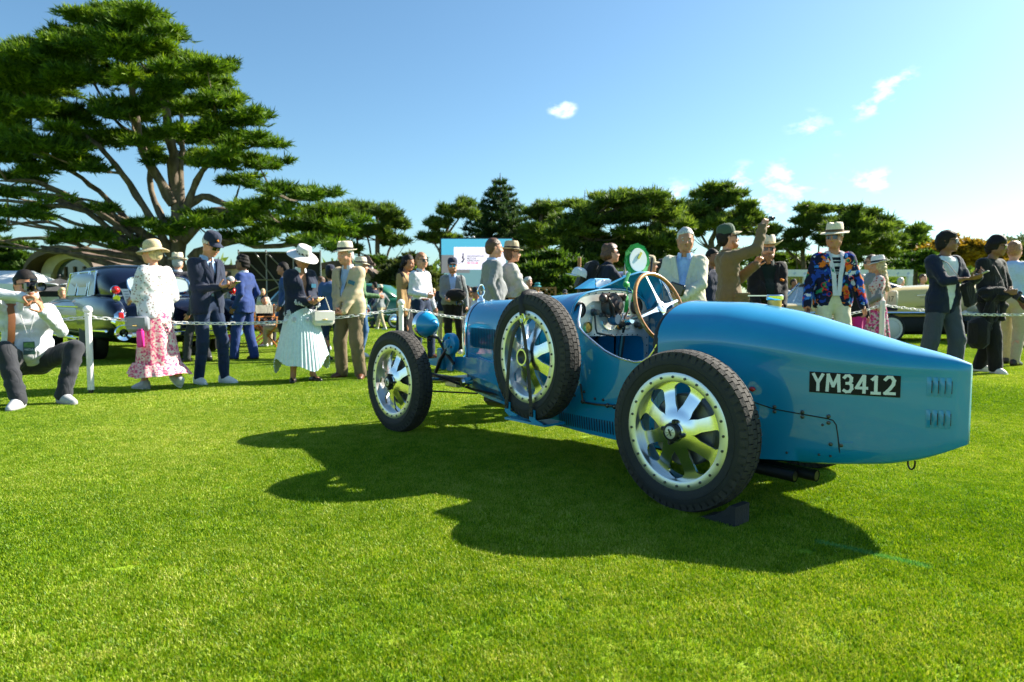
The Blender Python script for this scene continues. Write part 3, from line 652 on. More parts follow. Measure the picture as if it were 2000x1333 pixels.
GLYPH = {'Y': [[(0, 1), (.5, .48), (1, 1)], [(.5, .52), (.5, 0)]], 'M': [[(0, 0), (.08, 1), (.5, .30), (.92, 1), (1, 0)]], '3': [[(.05, .86), (.25, .98), (.6, 1), (.88, .86), (.86, .66), (.66, .53), (.35, .52)], [(.66, .53), (.92, .42), (.95, .2), (.7, .02), (.3, 0), (.03, .08)]], '4': [[(1, .27), (0, .27), (.66, 1), (.74, 1), (.74, 0)]], '1': [[(.12, .82), (.52, 1), (.52, 0)], [(.08, 0), (.95, 0)]], '2': [[(.05, .84), (.3, 1), (.68, 1), (.92, .80), (.84, .56), (.5, .28), (.05, .02), (.98, .02)]]}
def plate_point(u, v, off): return on_left(-.414 - .304 * u, 552e-3 + .069 * v + .003 * u, off)[0]
xcur = 0.0
for ch, wd in zip('YM3412', (.145, .185, .125, .15, .125, .14)):
    mb = MB()
    for si, st in enumerate(GLYPH[ch]):
        P = [(xcur + wd * (.10 + .80 * x), y) for x, y in st]; hw = .0062
        for k, ((u0, v0), (u1, v1)) in enumerate(zip(P[:-1], P[1:])):
            a = Vector((u0 * .304, v0 * .072)); b = Vector((u1 * .304, v1 * .072)); d = (b - a).normalized(); q = Vector((-d.y, d.x)) * hw; a2 = a - d * hw * .75; b2 = b + d * hw * .75; o_ = .0048 + .0003 * (k + 4 * si)
            mb.add([plate_point(p.x / .304, p.y / .072, o_) for p in (a2 - q, b2 - q, b2 + q, a2 + q)], [(0, 1, 2, 3)])
    mb.build('plate_letter', mat('plate_white', (.74, .77, .76), .45), pl, smooth=False, merge=False); xcur += wd + .024
# --- wheels (axle along local X, outer face to -X)
def wheel_parts():
    D = {}
    ra = Matrix.Rotation(R(-90), 4, 'Y')           # lathe axis Z -> -X
    mb = MB(); mb.lathe([(.258, .054), (.268, .060), (.295, .068), (.318, .067), (.336, .058), (.347, .046), (.352, .03), (.353, 0), (.352, -.03), (.347, -.046), (.336, -.058), (.318, -.067), (.295, -.068), (.268, -.060), (.258, -.054)], 56, ra)
    for s_ in (.0685, -.0685): mb.tube([ra @ Vector((.300 * math.cos(t), .300 * math.sin(t), s_)) for t in np.linspace(0, 6.2832, 57)[:-1]], .0018, 4, closed=True)
    D['tyre'] = (mb.mesh('tyre', angle=60), M_RUB)
    mb = MB(); NB = 58
    rows = [(-.052, -.031, .344, .352, 0), (-.029, -.003, .351, .3525, .5), (.0, .0265, .3525, .351, 0), (.0285, .051, .352, .344, .5)]
    for x0, x1, r0, r1, ph in rows:
        for k in range(NB):
            a0 = 2 * math.pi * (k + ph) / NB; a1 = a0 + 2 * math.pi / NB * .86; h = .0095; V = []
            for hh in (-.004, h):
                for x, r_ in ((x0, r0), (x1, r1)):
                    for a in (a0, a1): V.append(Vector((-x, (r_ + hh) * math.cos(a), (r_ + hh) * math.sin(a))))
            mb.add(V, [(4, 5, 7, 6), (0, 1, 5, 4), (2, 6, 7, 3), (0, 4, 6, 2), (1, 3, 7, 5)])
    for s_ in (-1, 1):                              # shoulder lugs running down the sidewall
        for k in range(NB):
            a0 = 2 * math.pi * k / NB; a1 = a0 + 2 * math.pi / NB * .72; V = []
            for (x, r_), hh in (((.0535, .3525), 0), ((.0655, .322), 0), ((.046, .34), 0), ((.06, .318), 0)):
                for a in (a0, a1): V.append(Vector((s_ * x, r_ * math.cos(a), r_ * math.sin(a))))
            mb.add(V, [(0, 1, 3, 2), (0, 2, 6, 4), (1, 5, 7, 3), (0, 4, 5, 1), (2, 3, 7, 6)])
    D['tread'] = (mb.mesh('tread', smooth=False, merge=False), M_TREAD)
    mb = MB(); mb.lathe([(.264, .040), (.264, .056), (.260, .0585), (.226, .0585), (.222, .056), (.2215, .018), (.224, -.05), (.262, -.056)], 64, ra)
    D['rim'] = (mb.mesh('rim', angle=35), M_RIM)
    mb = MB()
    for k in range(24):
        a = 2 * math.pi * (k + .5) / 24; T = Matrix.Translation((-.0585, .243 * math.cos(a), .243 * math.sin(a))) @ ra; mb.lathe([(.0062, -.001), (.0062, .0045), (.0035, .006), (.0001, .006)], 6, T)
    D['rim_bolts'] = (mb.mesh('rim_bolts', angle=30), M_STEEL)
    # one spoke, eight times
    rr = np.concatenate([[.040, .055, .070], np.linspace(.085, .205, 13), [.213, .2225]]); rows = []
    for r_ in rr:
        full = math.pi / 8
        if r_ < .090: ha = full
        else:
            wd = .0275 + .004 * (r_ - .1) / .1; ha = min(full, wd / r_)
            ha += (full - ha) * max(0, 1 - (r_ - .090) / .034) ** 1.6 if r_ > .090 else full - ha
            ha += (full - ha) * max(0, (r_ - .190) / .0325) ** 1.8
            ha = min(ha, full)
        dep = -.054 - .016 * max(0, 1 - r_ / .10) + .030 * min(1, max(0, (r_ - .06) / .12)) ** 1.2
        rows.append([Vector((dep, r_ * math.cos(q * ha), r_ * math.sin(q * ha))) for q in np.linspace(-1, 1, 9)])
    me = solidify(rows, .013).mesh('spoke', angle=55); 
    # make sure thickness goes inwards (+X)
    D['spoke'] = (me, M_ALU)
    mb = MB(); mb.lathe([(.002, .070), (.030, .070), (.046, .064), (.056, .050), (.058, .02)], 32, ra); D['hub'] = (mb.mesh('hub'), M_ALU)
    mb = MB(); mb.lathe([(.041, .06), (.041, .088), (.036, .095), (.029, .097), (.029, .094)], 28, ra)
    for k in range(4):
        a = R(8) + k * math.pi / 2; mb.box(Vector((-.076, .047 * math.cos(a), .047 * math.sin(a))), (.026, .022, .017), Euler((a, 0, 0)), bev=.004)
    D['hub_nut'] = (mb.mesh('hub_nut', angle=35), M_BLACK)
    mb = MB(); mb.lathe([(.029, .094), (.027, .0955), (.0001, .0955)], 24, ra); D['hub_badge'] = (mb.mesh('hub_badge'), M_ALUB)
    mb = MB(); mb.box((-.0965, 0, 0), (.003, .007, .032), Euler((R(-30), 0, 0))); mb.box((-.0962, 0, 0), (.002, .046, .0016), Euler((R(-8), 0, 0))); mb.box((-.0962, 0, 0), (.002, .046, .0016), Euler((R(-52), 0, 0))); D['badge_mark'] = (mb.mesh('badge_mark', smooth=False), M_BLACK)
    mb = MB(); mb.lathe([(.05, .0), (.155, .0), (.163, -.008), (.163, -.052), (.12, -.058), (.03, -.058)], 40, ra)
    for k in range(8):
        for r_ in (.115, .145):
            a = k * math.pi / 4 + .39; mb.ball((-.001, r_ * math.cos(a), r_ * math.sin(a)), .006, 6, 4)
    D['brake_drum'] = (mb.mesh('brake_drum', angle=35), mat('cast_drum', (.16, .165, .165), .5, .7, var=.25))
    mb = MB(); mb.lathe([(.036, .066), (.038, .090), (.049, .090), (.054, .06)], 28, ra); D['hub_bore'] = (mb.mesh('hub_bore'), M_ALU)
    mb = MB(); mb.lathe([(.0001, .0745), (.037, .0745)], 20, ra); D['hub_hole'] = (mb.mesh('hub_hole'), M_BLACK)
    return D
WP = wheel_parts()
def make_wheel(name, loc, rz=0.0, rx=0.0, spare=False, lean=0.0):
    w_ = bpy.data.objects.new(name, None); COL.objects.link(w_); w_.parent = CAR; w_.location = loc; w_.rotation_euler = (rx, lean, rz)
    for k in ('tyre', 'tread', 'rim', 'rim_bolts', 'hub') + (('hub_bore', 'hub_hole') if spare else ('hub_nut', 'hub_badge', 'brake_drum')):
        link(k, WP[k][0], w_, WP[k][1], kind='stuff' if k in ('tread', 'rim_bolts') else None)
    if not spare: link('badge_mark', WP['badge_mark'][0], w_, M_BLACK)
    for k in range(8):
        link('spoke', WP['spoke'][0], w_, WP['spoke'][1], rot=(math.pi / 4 * k + R(22.5), 0, 0))
    return w_
make_wheel('wheel', (-.595, 0, .360), 0, R(4)); make_wheel('wheel', (-.595, 2.40, .360), 0, R(-8))
make_wheel('wheel', (.595, 0, .360), math.pi, R(14)); make_wheel('wheel', (.595, 2.40, .360), math.pi, R(30))
SPW = Vector((-.520, 1.06, .618)); spare = make_wheel('spare_wheel', SPW, R(-7), 0, True)
# straps of the spare wheel: one over the tyre to a ring, two down to blue-edged tabs
mb = MB(); xo = 0.0; SP0 = Vector((0, SPW.y, SPW.z))
def sp(mb, name, mats, parent=None, **k):
    mb.v = [tuple(Vector(p) - SP0) for p in mb.v]; return mb.build(name, mats, parent or spare, **k)
mb.tube([(xo + .05, 1.10, .985), (xo, 1.095, .992), (xo - .045, 1.09, .978), (xo - .066, 1.085, .94), (xo - .072, 1.078, .90), (xo - .070, 1.072, .855)], .020, 8, flat=.16, up=(-1, 0, 0)); sp(mb, 'strap', M_LEATHER, angle=50)
mb = MB(); mb.tube([Vector((xo - .075, 1.07 + .020 * math.cos(t), .836 + .026 * math.sin(t))) for t in np.linspace(0, 6.283, 17)[:-1]], .0042, 7, closed=True); mb.tube([Vector((xo - .078, 1.055 + .014 * math.cos(t), .836 + .026 * math.sin(t))) for t in np.linspace(0, 6.283, 17)[:-1]], .0036, 7, closed=True); sp(mb, 'strap_ring', M_CHROME)
for a, q, b in (((1.095, .812), (1.177, .650), (1.222, .315)), ((1.068, .812), (1.006, .600), (.975, .300))):
    mb = MB(); p = []
    for u in np.linspace(0, 1, 10):
        w0, w1, w2 = (1 - u) ** 2, 2 * u * (1 - u), u * u; cq = [2 * q[i] - .5 * a[i] - .5 * b[i] for i in (0, 1)]
        p.append(Vector((xo - .080 - .006 * math.sin(math.pi * u), w0 * a[0] + w1 * cq[0] + w2 * b[0], w0 * a[1] + w1 * cq[1] + w2 * b[1])))
    mb.tube(p, .0165, 8, flat=.16, up=(-1, 0, 0)); sp(mb, 'strap', M_LEATHER, angle=50)
    mb = MB(); mb.prism([(b[0] - .026, b[1] + .03), (b[0] + .026, b[1] + .03), (b[0] + .024, b[1] - .03), (b[0] - .02, b[1] - .05), (b[0] - .10, b[1] - .042), (b[0] - .10, b[1] - .034), (b[0] - .03, b[1] - .02)], xo - .078, xo - .072, Matrix(((0, 0, 1, 0), (1, 0, 0, 0), (0, 1, 0, 0), (0, 0, 0, 1)))); sp(mb, 'strap_tab', M_BLUE, smooth=False)
    mb = MB(); mb.box((xo - .083, b[0], b[1] + .018), (.006, .034, .055), bev=.003); mb.ball((xo - .087, b[0], b[1] + .012), .006, 8, 5, mi=1); sp(mb, 'tab_leather', [M_LEATHER, M_ALU])
mb = MB(); xo = SPW.x; mb.tube([(xo + .05, 1.06, .618), (-.30, 1.06, .618)], .045, 12); mb.build('spare_mount', M_BLUE, CAR); MB().box((xo + .02, 1.08, .245), (.16, .34, .012)).build('spare_shelf', M_BLUE, CAR)
# --- chassis, axles, springs, shock absorbers, exhausts
def rail(s):
    Pp = [(s * .345, .2), (s * .335, 1.0), (s * .285, 1.55), (s * .225, 1.95), (s * .185, 2.2), (s * .175, 2.45), (s * .175, 2.66)]
    Zc = [(.34, .44), (.33, .47), (.36, .50), (.40, .535), (.42, .525), (.43, .505), (.44, .475)]
    mb = MB(); rows = [[Vector((x - .016, y, z0)), Vector((x + .016, y, z0)), Vector((x + .016, y, z1)), Vector((x - .016, y, z1))] for (x, y), (z0, z1) in zip(Pp, Zc)]
    mb.grid(rows, close=True); mb.add(rows[-1], [(0, 1, 2, 3)]); return mb.build('chassis_rail', M_BLUE, CAR, angle=25)
rail(-1); rail(1)
mb = MB(); mb.tube([(-.18, 2.62, .455), (.18, 2.62, .455)], .02, 10); mb.box((0, 2.30, .44), (.34, .10, .012)); mb.build('front_crossmember', M_BLUE, CAR)
mb = MB(); mb.tube([(-.56, 2.40, .36), (-.45, 2.40, .352), (-.2, 2.40, .335), (.2, 2.40, .335), (.45, 2.40, .352), (.56, 2.40, .36)], [.026, .022, .020, .020, .022, .026], 12); mb.build('front_axle', M_ALU, CAR)
mb = MB(); mb.tube([(-.55, 0, .36), (.55, 0, .36)], .035, 12); mb.ball((0, 0, .36), .13, 14, 10); mb.build('rear_axle', M_STEEL, CAR)
for s in (-1, 1):
    mb = MB()
    for k, (ln, zz) in enumerate(((.40, .0), (.33, -.010), (.26, -.020), (.18, -.030))):
        mb.box((s * .215, 2.36, .372 + zz), (.042, ln * 1.3, .008))
    mb.build('front_spring', M_BLACK, CAR, smooth=False)
    mb = MB(); mb.tube([(s * .235, 2.03, .365), (s * .30, 2.03, .362)], .032, 14); mb.tube([(s * .30, 2.03, .362), (s * .315, 2.03, .362)], [.027, .016], 14); mb.build('spring_bolt', M_CHROME, CAR)
    mb = MB(); mb.lathe([(.0001, -.026), (.072, -.026), (.078, -.020), (.078, .020), (.070, .026), (.03, .03), (.028, .04), (.0001, .042)], 26, Matrix.Translation((s * .255, 2.235, .620)) @ Matrix.Rotation(R(90 * s), 4, 'Y')); sh = mb.build('shock_absorber', M_BLUE, CAR)
    for a in range(4): MB().ball((s * .282, 2.235 + .05 * math.cos(a * 1.57 + .4), .62 + .05 * math.sin(a * 1.57 + .4)), .009, 8, 5).build('shock_bolt', M_STEEL, sh)
    mb = MB(); mb.prism([(2.20, .60), (2.33, .62), (2.36, .56), (2.30, .42), (2.24, .42)], s * .235 - .008, s * .235 + .008, Matrix(((0, 0, 1, 0), (1, 0, 0, 0), (0, 1, 0, 0), (0, 0, 0, 1)))); mb.box((s * .24, 2.37, .50), (.05, .07, .16), bev=.01); mb.build('shock_bracket', M_BLUE, CAR, smooth=False)
    mb = MB(); mb.tube([(s * .27, 2.24, .60), (s * .28, 2.33, .50), (s * .28, 2.39, .40)], .014, 8); mb.build('shock_arm', M_BLACK, CAR)
    # headlamp on its bent stalk
    mb = MB(); mb.tube([(s * .25, 2.20, .475), (s * .27, 2.27, .55), (s * .285, 2.315, .62), (s * .30, 2.33, .66), (s * .335, 2.36, .675)], .011, 8); mb.ball((s * .345, 2.37, .655), .022, 8, 6); mb.build('lamp_stalk', M_BLACK, CAR)
    lamp = bpy.data.objects.new('headlamp', None); COL.objects.link(lamp); lamp.parent = CAR; lamp.location = (s * .355, 2.375, .757); lamp.rotation_euler = (R(-90), 0, 0)
    mb = MB(); mb.lathe([(.0001, -.105), (.010, -.103), (.035, -.085), (.068, -.045), (.088, .0), (.0925, .022)], 32); mb.build('lamp_bowl', M_BLUE, lamp)
    mb = MB(); mb.lathe([(.0925, .020), (.0985, .024), (.100, .036), (.098, .060), (.092, .066), (.086, .062)], 32); mb.build('lamp_rim', M_CHROME, lamp)
    mb = MB(); mb.lathe([(.088, .060), (.06, .074), (.0001, .080)], 24); mb.build('lamp_glass', mat('lamp_lens', (.55, .6, .6), .08, coat=.8), lamp)
    mb = MB(); mb.box((s * .36, 2.385, .866), (.02, .026, .014), bev=.004); mb.build('lamp_catch', M_CHROME, CAR)
    mb = MB(); mb.tube([(s * .33, 2.385, .40), (s * .24, 2.0, .31), (s * .24, 1.7, .30)], .009, 6); mb.tube([(s * .50, 2.36, .29), (s * .23, 1.95, .285)], .006, 6); mb.build('brake_cable', M_BLACK, CAR)
mb = MB(); mb.tube([(.42, 2.43, .62), (.28, 2.43, .60)], .020, 10); mb.tube([(.28, 2.43, .60), (.24, 2.40, .56)], .014, 8); mb.build('steering_arm', mat('blue_grey_metal', (.03, .08, .15), .35, .6), CAR)
mb = MB(); mb.box((0, 1.55, .24), (.34, .9, .10), bev=.04); mb.build('engine_sump', M_STEEL, CAR)
mb = MB(); mb.box((-.10, 2.30, .33), (.22, .16, .07), bev=.01); mb.build('undertray', M_ALUB, CAR)
for x, y1 in ((-.215, -.34), (-.135, -.40)):
    mb = MB(); mb.tube([(x, .9, .185), (x, .2, .165), (x, y1, .150)], .028, 14, cap=False); mb.tube([(x, .2, .165), (x, y1 + .001, .150)], .022, 14); mb.build('exhaust_pipe', M_BLACK, CAR)
# --- chock behind the rear wheel, a thing of its own
ck = thing('wheel_chock', 'black rubber wheel chock wedged behind the rear wheel of the blue racing car', 'wheel chock', CAR.matrix_basis @ Vector((-.60, -.245, 0)), R(41.07))
mb = MB(); mb.prism([(-.06, 0), (.14, 0), (.09, .013), (.03, .036), (-.01, .066), (-.03, .088), (-.06, .088)], -.055, .055, Matrix(((0, 0, 1, 0), (1, 0, 0, 0), (0, 1, 0, 0), (0, 0, 0, 1)))); mb.build('chock_body', M_RUB, ck, smooth=False)
mb = MB(); 
for k in range(4): mb.box((0, -.02 + .03 * k, .06 - .016 * k), (.108, .008, .012), Euler((R(-35), 0, 0)))
mb.build('chock_ridge', M_BLACK, ck, smooth=False)
# --- green rosette with its ribbon, hung on the aero screen
M_GRN = mat('green_satin', (.01, .34, .05), .3, var=.2, sheen=.3)
ro = thing('rosette', 'green award rosette with white centre hung on the aero screen of the blue racing car', 'rosette', CAR.matrix_basis @ Vector((.30, .985, 1.19)), R(41.07 - 20))
rot = Matrix.Rotation(R(24), 4, 'Y') @ Matrix.Rotation(R(78), 4, 'X')
mb = MB(); N_ = 22
for ring, (r0, r1, tw) in enumerate(((.050, .092, 0), (.052, .098, .14))):
    for k in range(N_ // 2):
        a0 = 2 * math.pi * k / (N_ // 2) + tw; a1 = a0 + .62; h = -.004 * ring
        V = [Vector((r0 * math.cos(a0), 1.2 * r0 * math.sin(a0), h)), Vector((r1 * math.cos(a0), 1.2 * r1 * math.sin(a0), h + .012)), Vector((r1 * math.cos(a1), 1.2 * r1 * math.sin(a1), h)), Vector((r0 * math.cos(a1), 1.2 * r0 * math.sin(a1), h + .006))]
        mb.add([rot @ v for v in V], [(0, 1, 2, 3)])
mb.build('pleats', M_GRN, ro, smooth=False)
mb = MB(); mb.lathe([(.066, .014), (.064, .018), (.0001, .018)], 28, rot @ Matrix.Diagonal((1, 1.2, 1, 1))); mb.lathe([(.052, .0), (.066, .014)], 28, rot @ Matrix.Diagonal((1, 1.2, 1, 1))); mb.build('centre_disc', mat('rosette_white', (.75, .80, .80), .35), ro)
mb = MB(); mb.box(rot @ Vector((.0, .03, .022)), (.014, .05, .004), (rot @ Matrix.Rotation(R(-12), 4, 'Z')).to_3x3()); mb.build('tape_strip', mat('yellow_tape', (.55, .50, .03), .5), ro)
mb = MB(); rows = []
for u in np.linspace(0, 1, 7): rows.append([Vector((-.03 + .03 * u + (w_ - .5) * (.10 + .03 * u), -.006 + .02 * math.sin(w_ * 9), -.085 - .055 * u)) for w_ in np.linspace(0, 1, 8)])
mb.grid(rows); mb.build('ribbon_tail', M_GRN, ro)
rb = thing('green_ribbon', 'bright green ribbon hanging over the dashboard of the blue racing car', 'ribbon', CAR.matrix_basis @ Vector((.045, .880, 1.02)), R(41.07))
mb = MB()
for x0, lean_, ln, w_, dx in ((.005, .012, .165, .028, -.01), (.015, .03, .10, .024, .04)):
    rows = []
    for u in np.linspace(0, 1, 9): rows.append([Vector((x0 + dx * u + s * w_ / 2 * (1 - .2 * u), -.018 - lean_ * math.sin(u * 3) + .006 * s * math.sin(6 * u), .01 - ln * u)) for s in (-1, 0, 1)])
    mb.grid(rows)
mb.build('ribbon_ends', M_GRN, rb)
mb = MB(); mb.ball((.01, -.014, .012), (.028, .014, .020), 10, 7); mb.tube([(.0, -.01, .015), (.04, .01, .05), (.085, .03, .085)], .013, 6, flat=.4); mb.build('ribbon_knot', M_GRN, rb)
# ================================================================ FIGURES: bodies grown as one smooth surface
def surface_nets(F, org, res):
    S = F < 0; nx, ny, nz = F.shape
    acc = np.zeros((nx - 1, ny - 1, nz - 1, 3), np.float32); cnt = np.zeros((nx - 1, ny - 1, nz - 1), np.float32); quads = []
    cid = np.arange(cnt.size).reshape(cnt.shape)
    for ax in range(3):
        sl0 = [slice(None)] * 3; sl1 = [slice(None)] * 3; sl0[ax] = slice(0, -1); sl1[ax] = slice(1, None)
        f0, f1, s0, s1 = F[tuple(sl0)], F[tuple(sl1)], S[tuple(sl0)], S[tuple(sl1)]
        idx = np.argwhere(s0 != s1)
        if len(idx) == 0: continue
        a = f0[idx[:, 0], idx[:, 1], idx[:, 2]]; b = f1[idx[:, 0], idx[:, 1], idx[:, 2]]; t = a / (a - b); pos = idx.astype(np.float32); pos[:, ax] += t
        o1, o2 = [q for q in range(3) if q != ax]
        for d1 in (0, 1):
            for d2 in (0, 1):
                c = idx.copy(); c[:, o1] -= d1; c[:, o2] -= d2
                ok = (c >= 0).all(1) & (c[:, 0] < nx - 1) & (c[:, 1] < ny - 1) & (c[:, 2] < nz - 1); c = c[ok]
                np.add.at(acc, (c[:, 0], c[:, 1], c[:, 2]), pos[ok]); np.add.at(cnt, (c[:, 0], c[:, 1], c[:, 2]), 1)
        n_ = np.array(F.shape); ok = (idx[:, o1] > 0) & (idx[:, o2] > 0) & (idx[:, o1] < n_[o1] - 1) & (idx[:, o2] < n_[o2] - 1); i2 = idx[ok]
        def cell(d1, d2):
            c = i2.copy(); c[:, o1] -= d1; c[:, o2] -= d2; return cid[c[:, 0], c[:, 1], c[:, 2]]
        q = np.stack([cell(1, 1), cell(0, 1), cell(0, 0), cell(1, 0)], 1); flip = S[i2[:, 0], i2[:, 1], i2[:, 2]]
        if ax == 1: flip = ~flip
        q[~flip] = q[~flip][:, ::-1]; quads.append(q)
    if not quads: return np.zeros((0, 3)), np.zeros((0, 4), int)
    Q = np.concatenate(quads); used, inv = np.unique(Q, return_inverse=True); A = acc.reshape(-1, 3)[used] / cnt.reshape(-1)[used][:, None]
    return A * res + np.asarray(org), inv.reshape(-1, 4)
def V3(*a): return np.array(a, float)
class Field:
    """smooth union of round cones (a, b, ra, rb, k, flat); flat squashes the section along a direction"""
    def __init__(s): s.p = []; s.cuts = []; s.wr = 0; s.seed = 0
    def cone(s, a, b, ra, rb, k=.03, flat=None): s.p.append((V3(*a), V3(*b), ra, rb, k, flat)); return s
    def ball(s, a, r, k=.03, flat=None): return s.cone(a, V3(*a) + V3(0, 0, 1e-4), r, r, k, flat)
    def cut(s, fn): s.cuts.append(fn); return s          # fn(X,Y,Z) > 0 is cut away
    def mesh(s, res):
        lo = np.min([np.minimum(a, b) - max(ra, rb) * 1.3 for a, b, ra, rb, k, f in s.p], 0) - 3 * res; hi = np.max([np.maximum(a, b) + max(ra, rb) * 1.3 for a, b, ra, rb, k, f in s.p], 0) + 3 * res
        n = np.ceil((hi - lo) / res).astype(int) + 1; F = np.full(n, .2, np.float32)
        ax = [lo[i] + res * np.arange(n[i]) for i in range(3)]
        for a, b, ra, rb, k, flat in s.p:
            m = max(ra, rb) * (1.35 if flat is not None else 1) + k + 2 * res; l = np.minimum(a, b) - m; h = np.maximum(a, b) + m
            i0 = np.maximum(0, np.floor((l - lo) / res)).astype(int); i1 = np.minimum(n, np.ceil((h - lo) / res).astype(int) + 1)
            if (i1 <= i0).any(): continue
            X = ax[0][i0[0]:i1[0]][:, None, None] - a[0]; Y = ax[1][i0[1]:i1[1]][None, :, None] - a[1]; Z = ax[2][i0[2]:i1[2]][None, None, :] - a[2]
            d = b - a
            if flat is not None:
                fd, fk = flat; fd = V3(*fd); fd = fd / np.linalg.norm(fd); q = (X * fd[0] + Y * fd[1] + Z * fd[2]) * (1 / fk - 1)
                X = X + q * fd[0]; Y = Y + q * fd[1]; Z = Z + q * fd[2]; d = d + fd * (d @ fd) * (1 / fk - 1)
            t = np.clip((X * d[0] + Y * d[1] + Z * d[2]) / (d @ d + 1e-12), 0, 1)
            D = np.sqrt((X - t * d[0]) ** 2 + (Y - t * d[1]) ** 2 + (Z - t * d[2]) ** 2) - (ra + (rb - ra) * t)
            if flat is not None: D = D * (.5 + .5 * flat[1])
            sl = F[i0[0]:i1[0], i0[1]:i1[1], i0[2]:i1[2]]; hh = np.clip(k - np.abs(sl - D), 0, None) / k
            F[i0[0]:i1[0], i0[1]:i1[1], i0[2]:i1[2]] = np.minimum(sl, D) - hh * hh * k * .25
        X, Y, Z = ax[0][:, None, None], ax[1][None, :, None], ax[2][None, None, :]
        if s.wr:
            rg = np.random.default_rng(s.seed)
            for i in range(5):
                w = rg.normal(0, 1, 3); w /= np.linalg.norm(w); w[2] *= 1.5; fr = rg.uniform(28, 75); F += (s.wr * .5 * np.sin(fr * (X * w[0] + Y * w[1] + Z * w[2]) + rg.uniform(0, 6) + 1.5 * np.sin(17 * Z + i))).astype(np.float32)
        for fn in s.cuts: F = np.maximum(F, fn(X, Y, Z).astype(np.float32))
        return surface_nets(F, lo, res)
def ik(a, c, l1, l2, hint):
    a, c, hint = map(lambda q: np.array(q, float), (a, c, hint)); v = c - a; d = np.linalg.norm(v)
    if d > (l1 + l2) * .995: c = a + v / d * (l1 + l2) * .995; v = c - a; d = np.linalg.norm(v)
    u = v / d; x = (l1 * l1 - l2 * l2 + d * d) / (2 * d); h = math.sqrt(max(0, l1 * l1 - x * x)); q = hint - u * (hint @ u); q /= np.linalg.norm(q) + 1e-9
    return a + u * x + q * h, c
def rotm(ax, ang):
    return np.array(Matrix.Rotation(ang, 3, ax))
# hand: wrist at origin, fingers along +Z, palm faces +Y, thumb on +X; curl bends fingers towards +Y
HANDS = {}
def hand_mesh(curl, res=.0052):
    key = (curl, res)
    if key in HANDS: return HANDS[key]
    f = Field(); fl = ((0, 1, 0), .55)
    f.cone((-.004, 0, -.01), (0, 0, .03), .026, .030, .012, fl); f.cone((-.018, 0, .04), (-.022, .0, .082), .022, .020, .014, fl); f.cone((.014, 0, .035), (.020, 0, .084), .022, .019, .014, fl)
    for i, (x, L_, r_) in enumerate(((.028, .070, .0088), (.010, .078, .0090), (-.009, .073, .0088), (-.027, .058, .0078))):
        p = V3(x, 0, .088); a = curl * .6; spread = (x) * 1.6
        for j, fr in enumerate((.44, .32, .26)):
            d = V3(spread * .5, math.sin(a), math.cos(a)); d /= np.linalg.norm(d); q = p + d * L_ * fr; f.cone(p, q, r_ * (1 - .07 * j), r_ * (1 - .07 * (j + 1)), .004); p = q; a += curl * (1.0 + .12 * i)
    p = V3(.026, .004, .022)
    for d, L_, r_ in ((V3(.80, .30 + .4 * curl, .55), .036, .012), (V3(.42, .25 + .75 * curl, .8), .032, .0098), (V3(.10, .2 + .9 * curl, .95), .026, .0085)):
        d = d / np.linalg.norm(d); q = p + d * L_; f.cone(p, q, r_, r_ * .9, .006); p = q
    HANDS[key] = f.mesh(res); return HANDS[key]
def frame_from(zdir, yhint):
    z = zdir / np.linalg.norm(zdir); y = np.array(yhint, float); y = y - z * (y @ z); y /= np.linalg.norm(y) + 1e-9; x = np.cross(y, z); return np.stack([x, y, z], 1)
def join_meshes(parts):
    V, Q, b = [], [], 0
    for v, q in parts:
        if len(v): V.append(v); Q.append(q + b); b += len(v)
    return np.concatenate(V), np.concatenate(Q)
def m_skin(name, col): return mat(name, col, .48, var=.08, vscale=30, spec=.4, bump=.1, bscale=300)
SK1 = m_skin('skin_light', (.56, .27, .165)); SK2 = m_skin('skin_tan', (.46, .205, .11)); SK3 = m_skin('skin_brown', (.24, .11, .06)); SK4 = m_skin('skin_pink', (.62, .30, .195))
M_HAIRD = mat('dark_hair', (.012, .009, .008), .62, spec=.25, var=.4, vscale=60, bump=.6, bscale=160); M_HAIRB = mat('brown_hair', (.10, .045, .018), .45, var=.4, vscale=60, bump=.6, bscale=160)
M_HAIRG = mat('grey_hair', (.52, .50, .47), .5, var=.3, vscale=60, bump=.6, bscale=160); M_HAIRL = mat('blond_hair', (.55, .42, .22), .45, var=.35, vscale=50, bump=.6, bscale=120); M_HAIRR = mat('red_hair', (.36, .15, .06), .45, var=.35, vscale=60, bump=.6, bscale=160)
M_SHADE = mat('sunglass_lens', (.006, .007, .009), .06, coat=.8); M_EYE = mat('eye_white', (.55, .52, .48), .3); M_IRIS = mat('eye_dark', (.02, .012, .008), .2); M_LIPS = mat('lips', (.36, .11, .09), .4)
M_LAPEL = {}
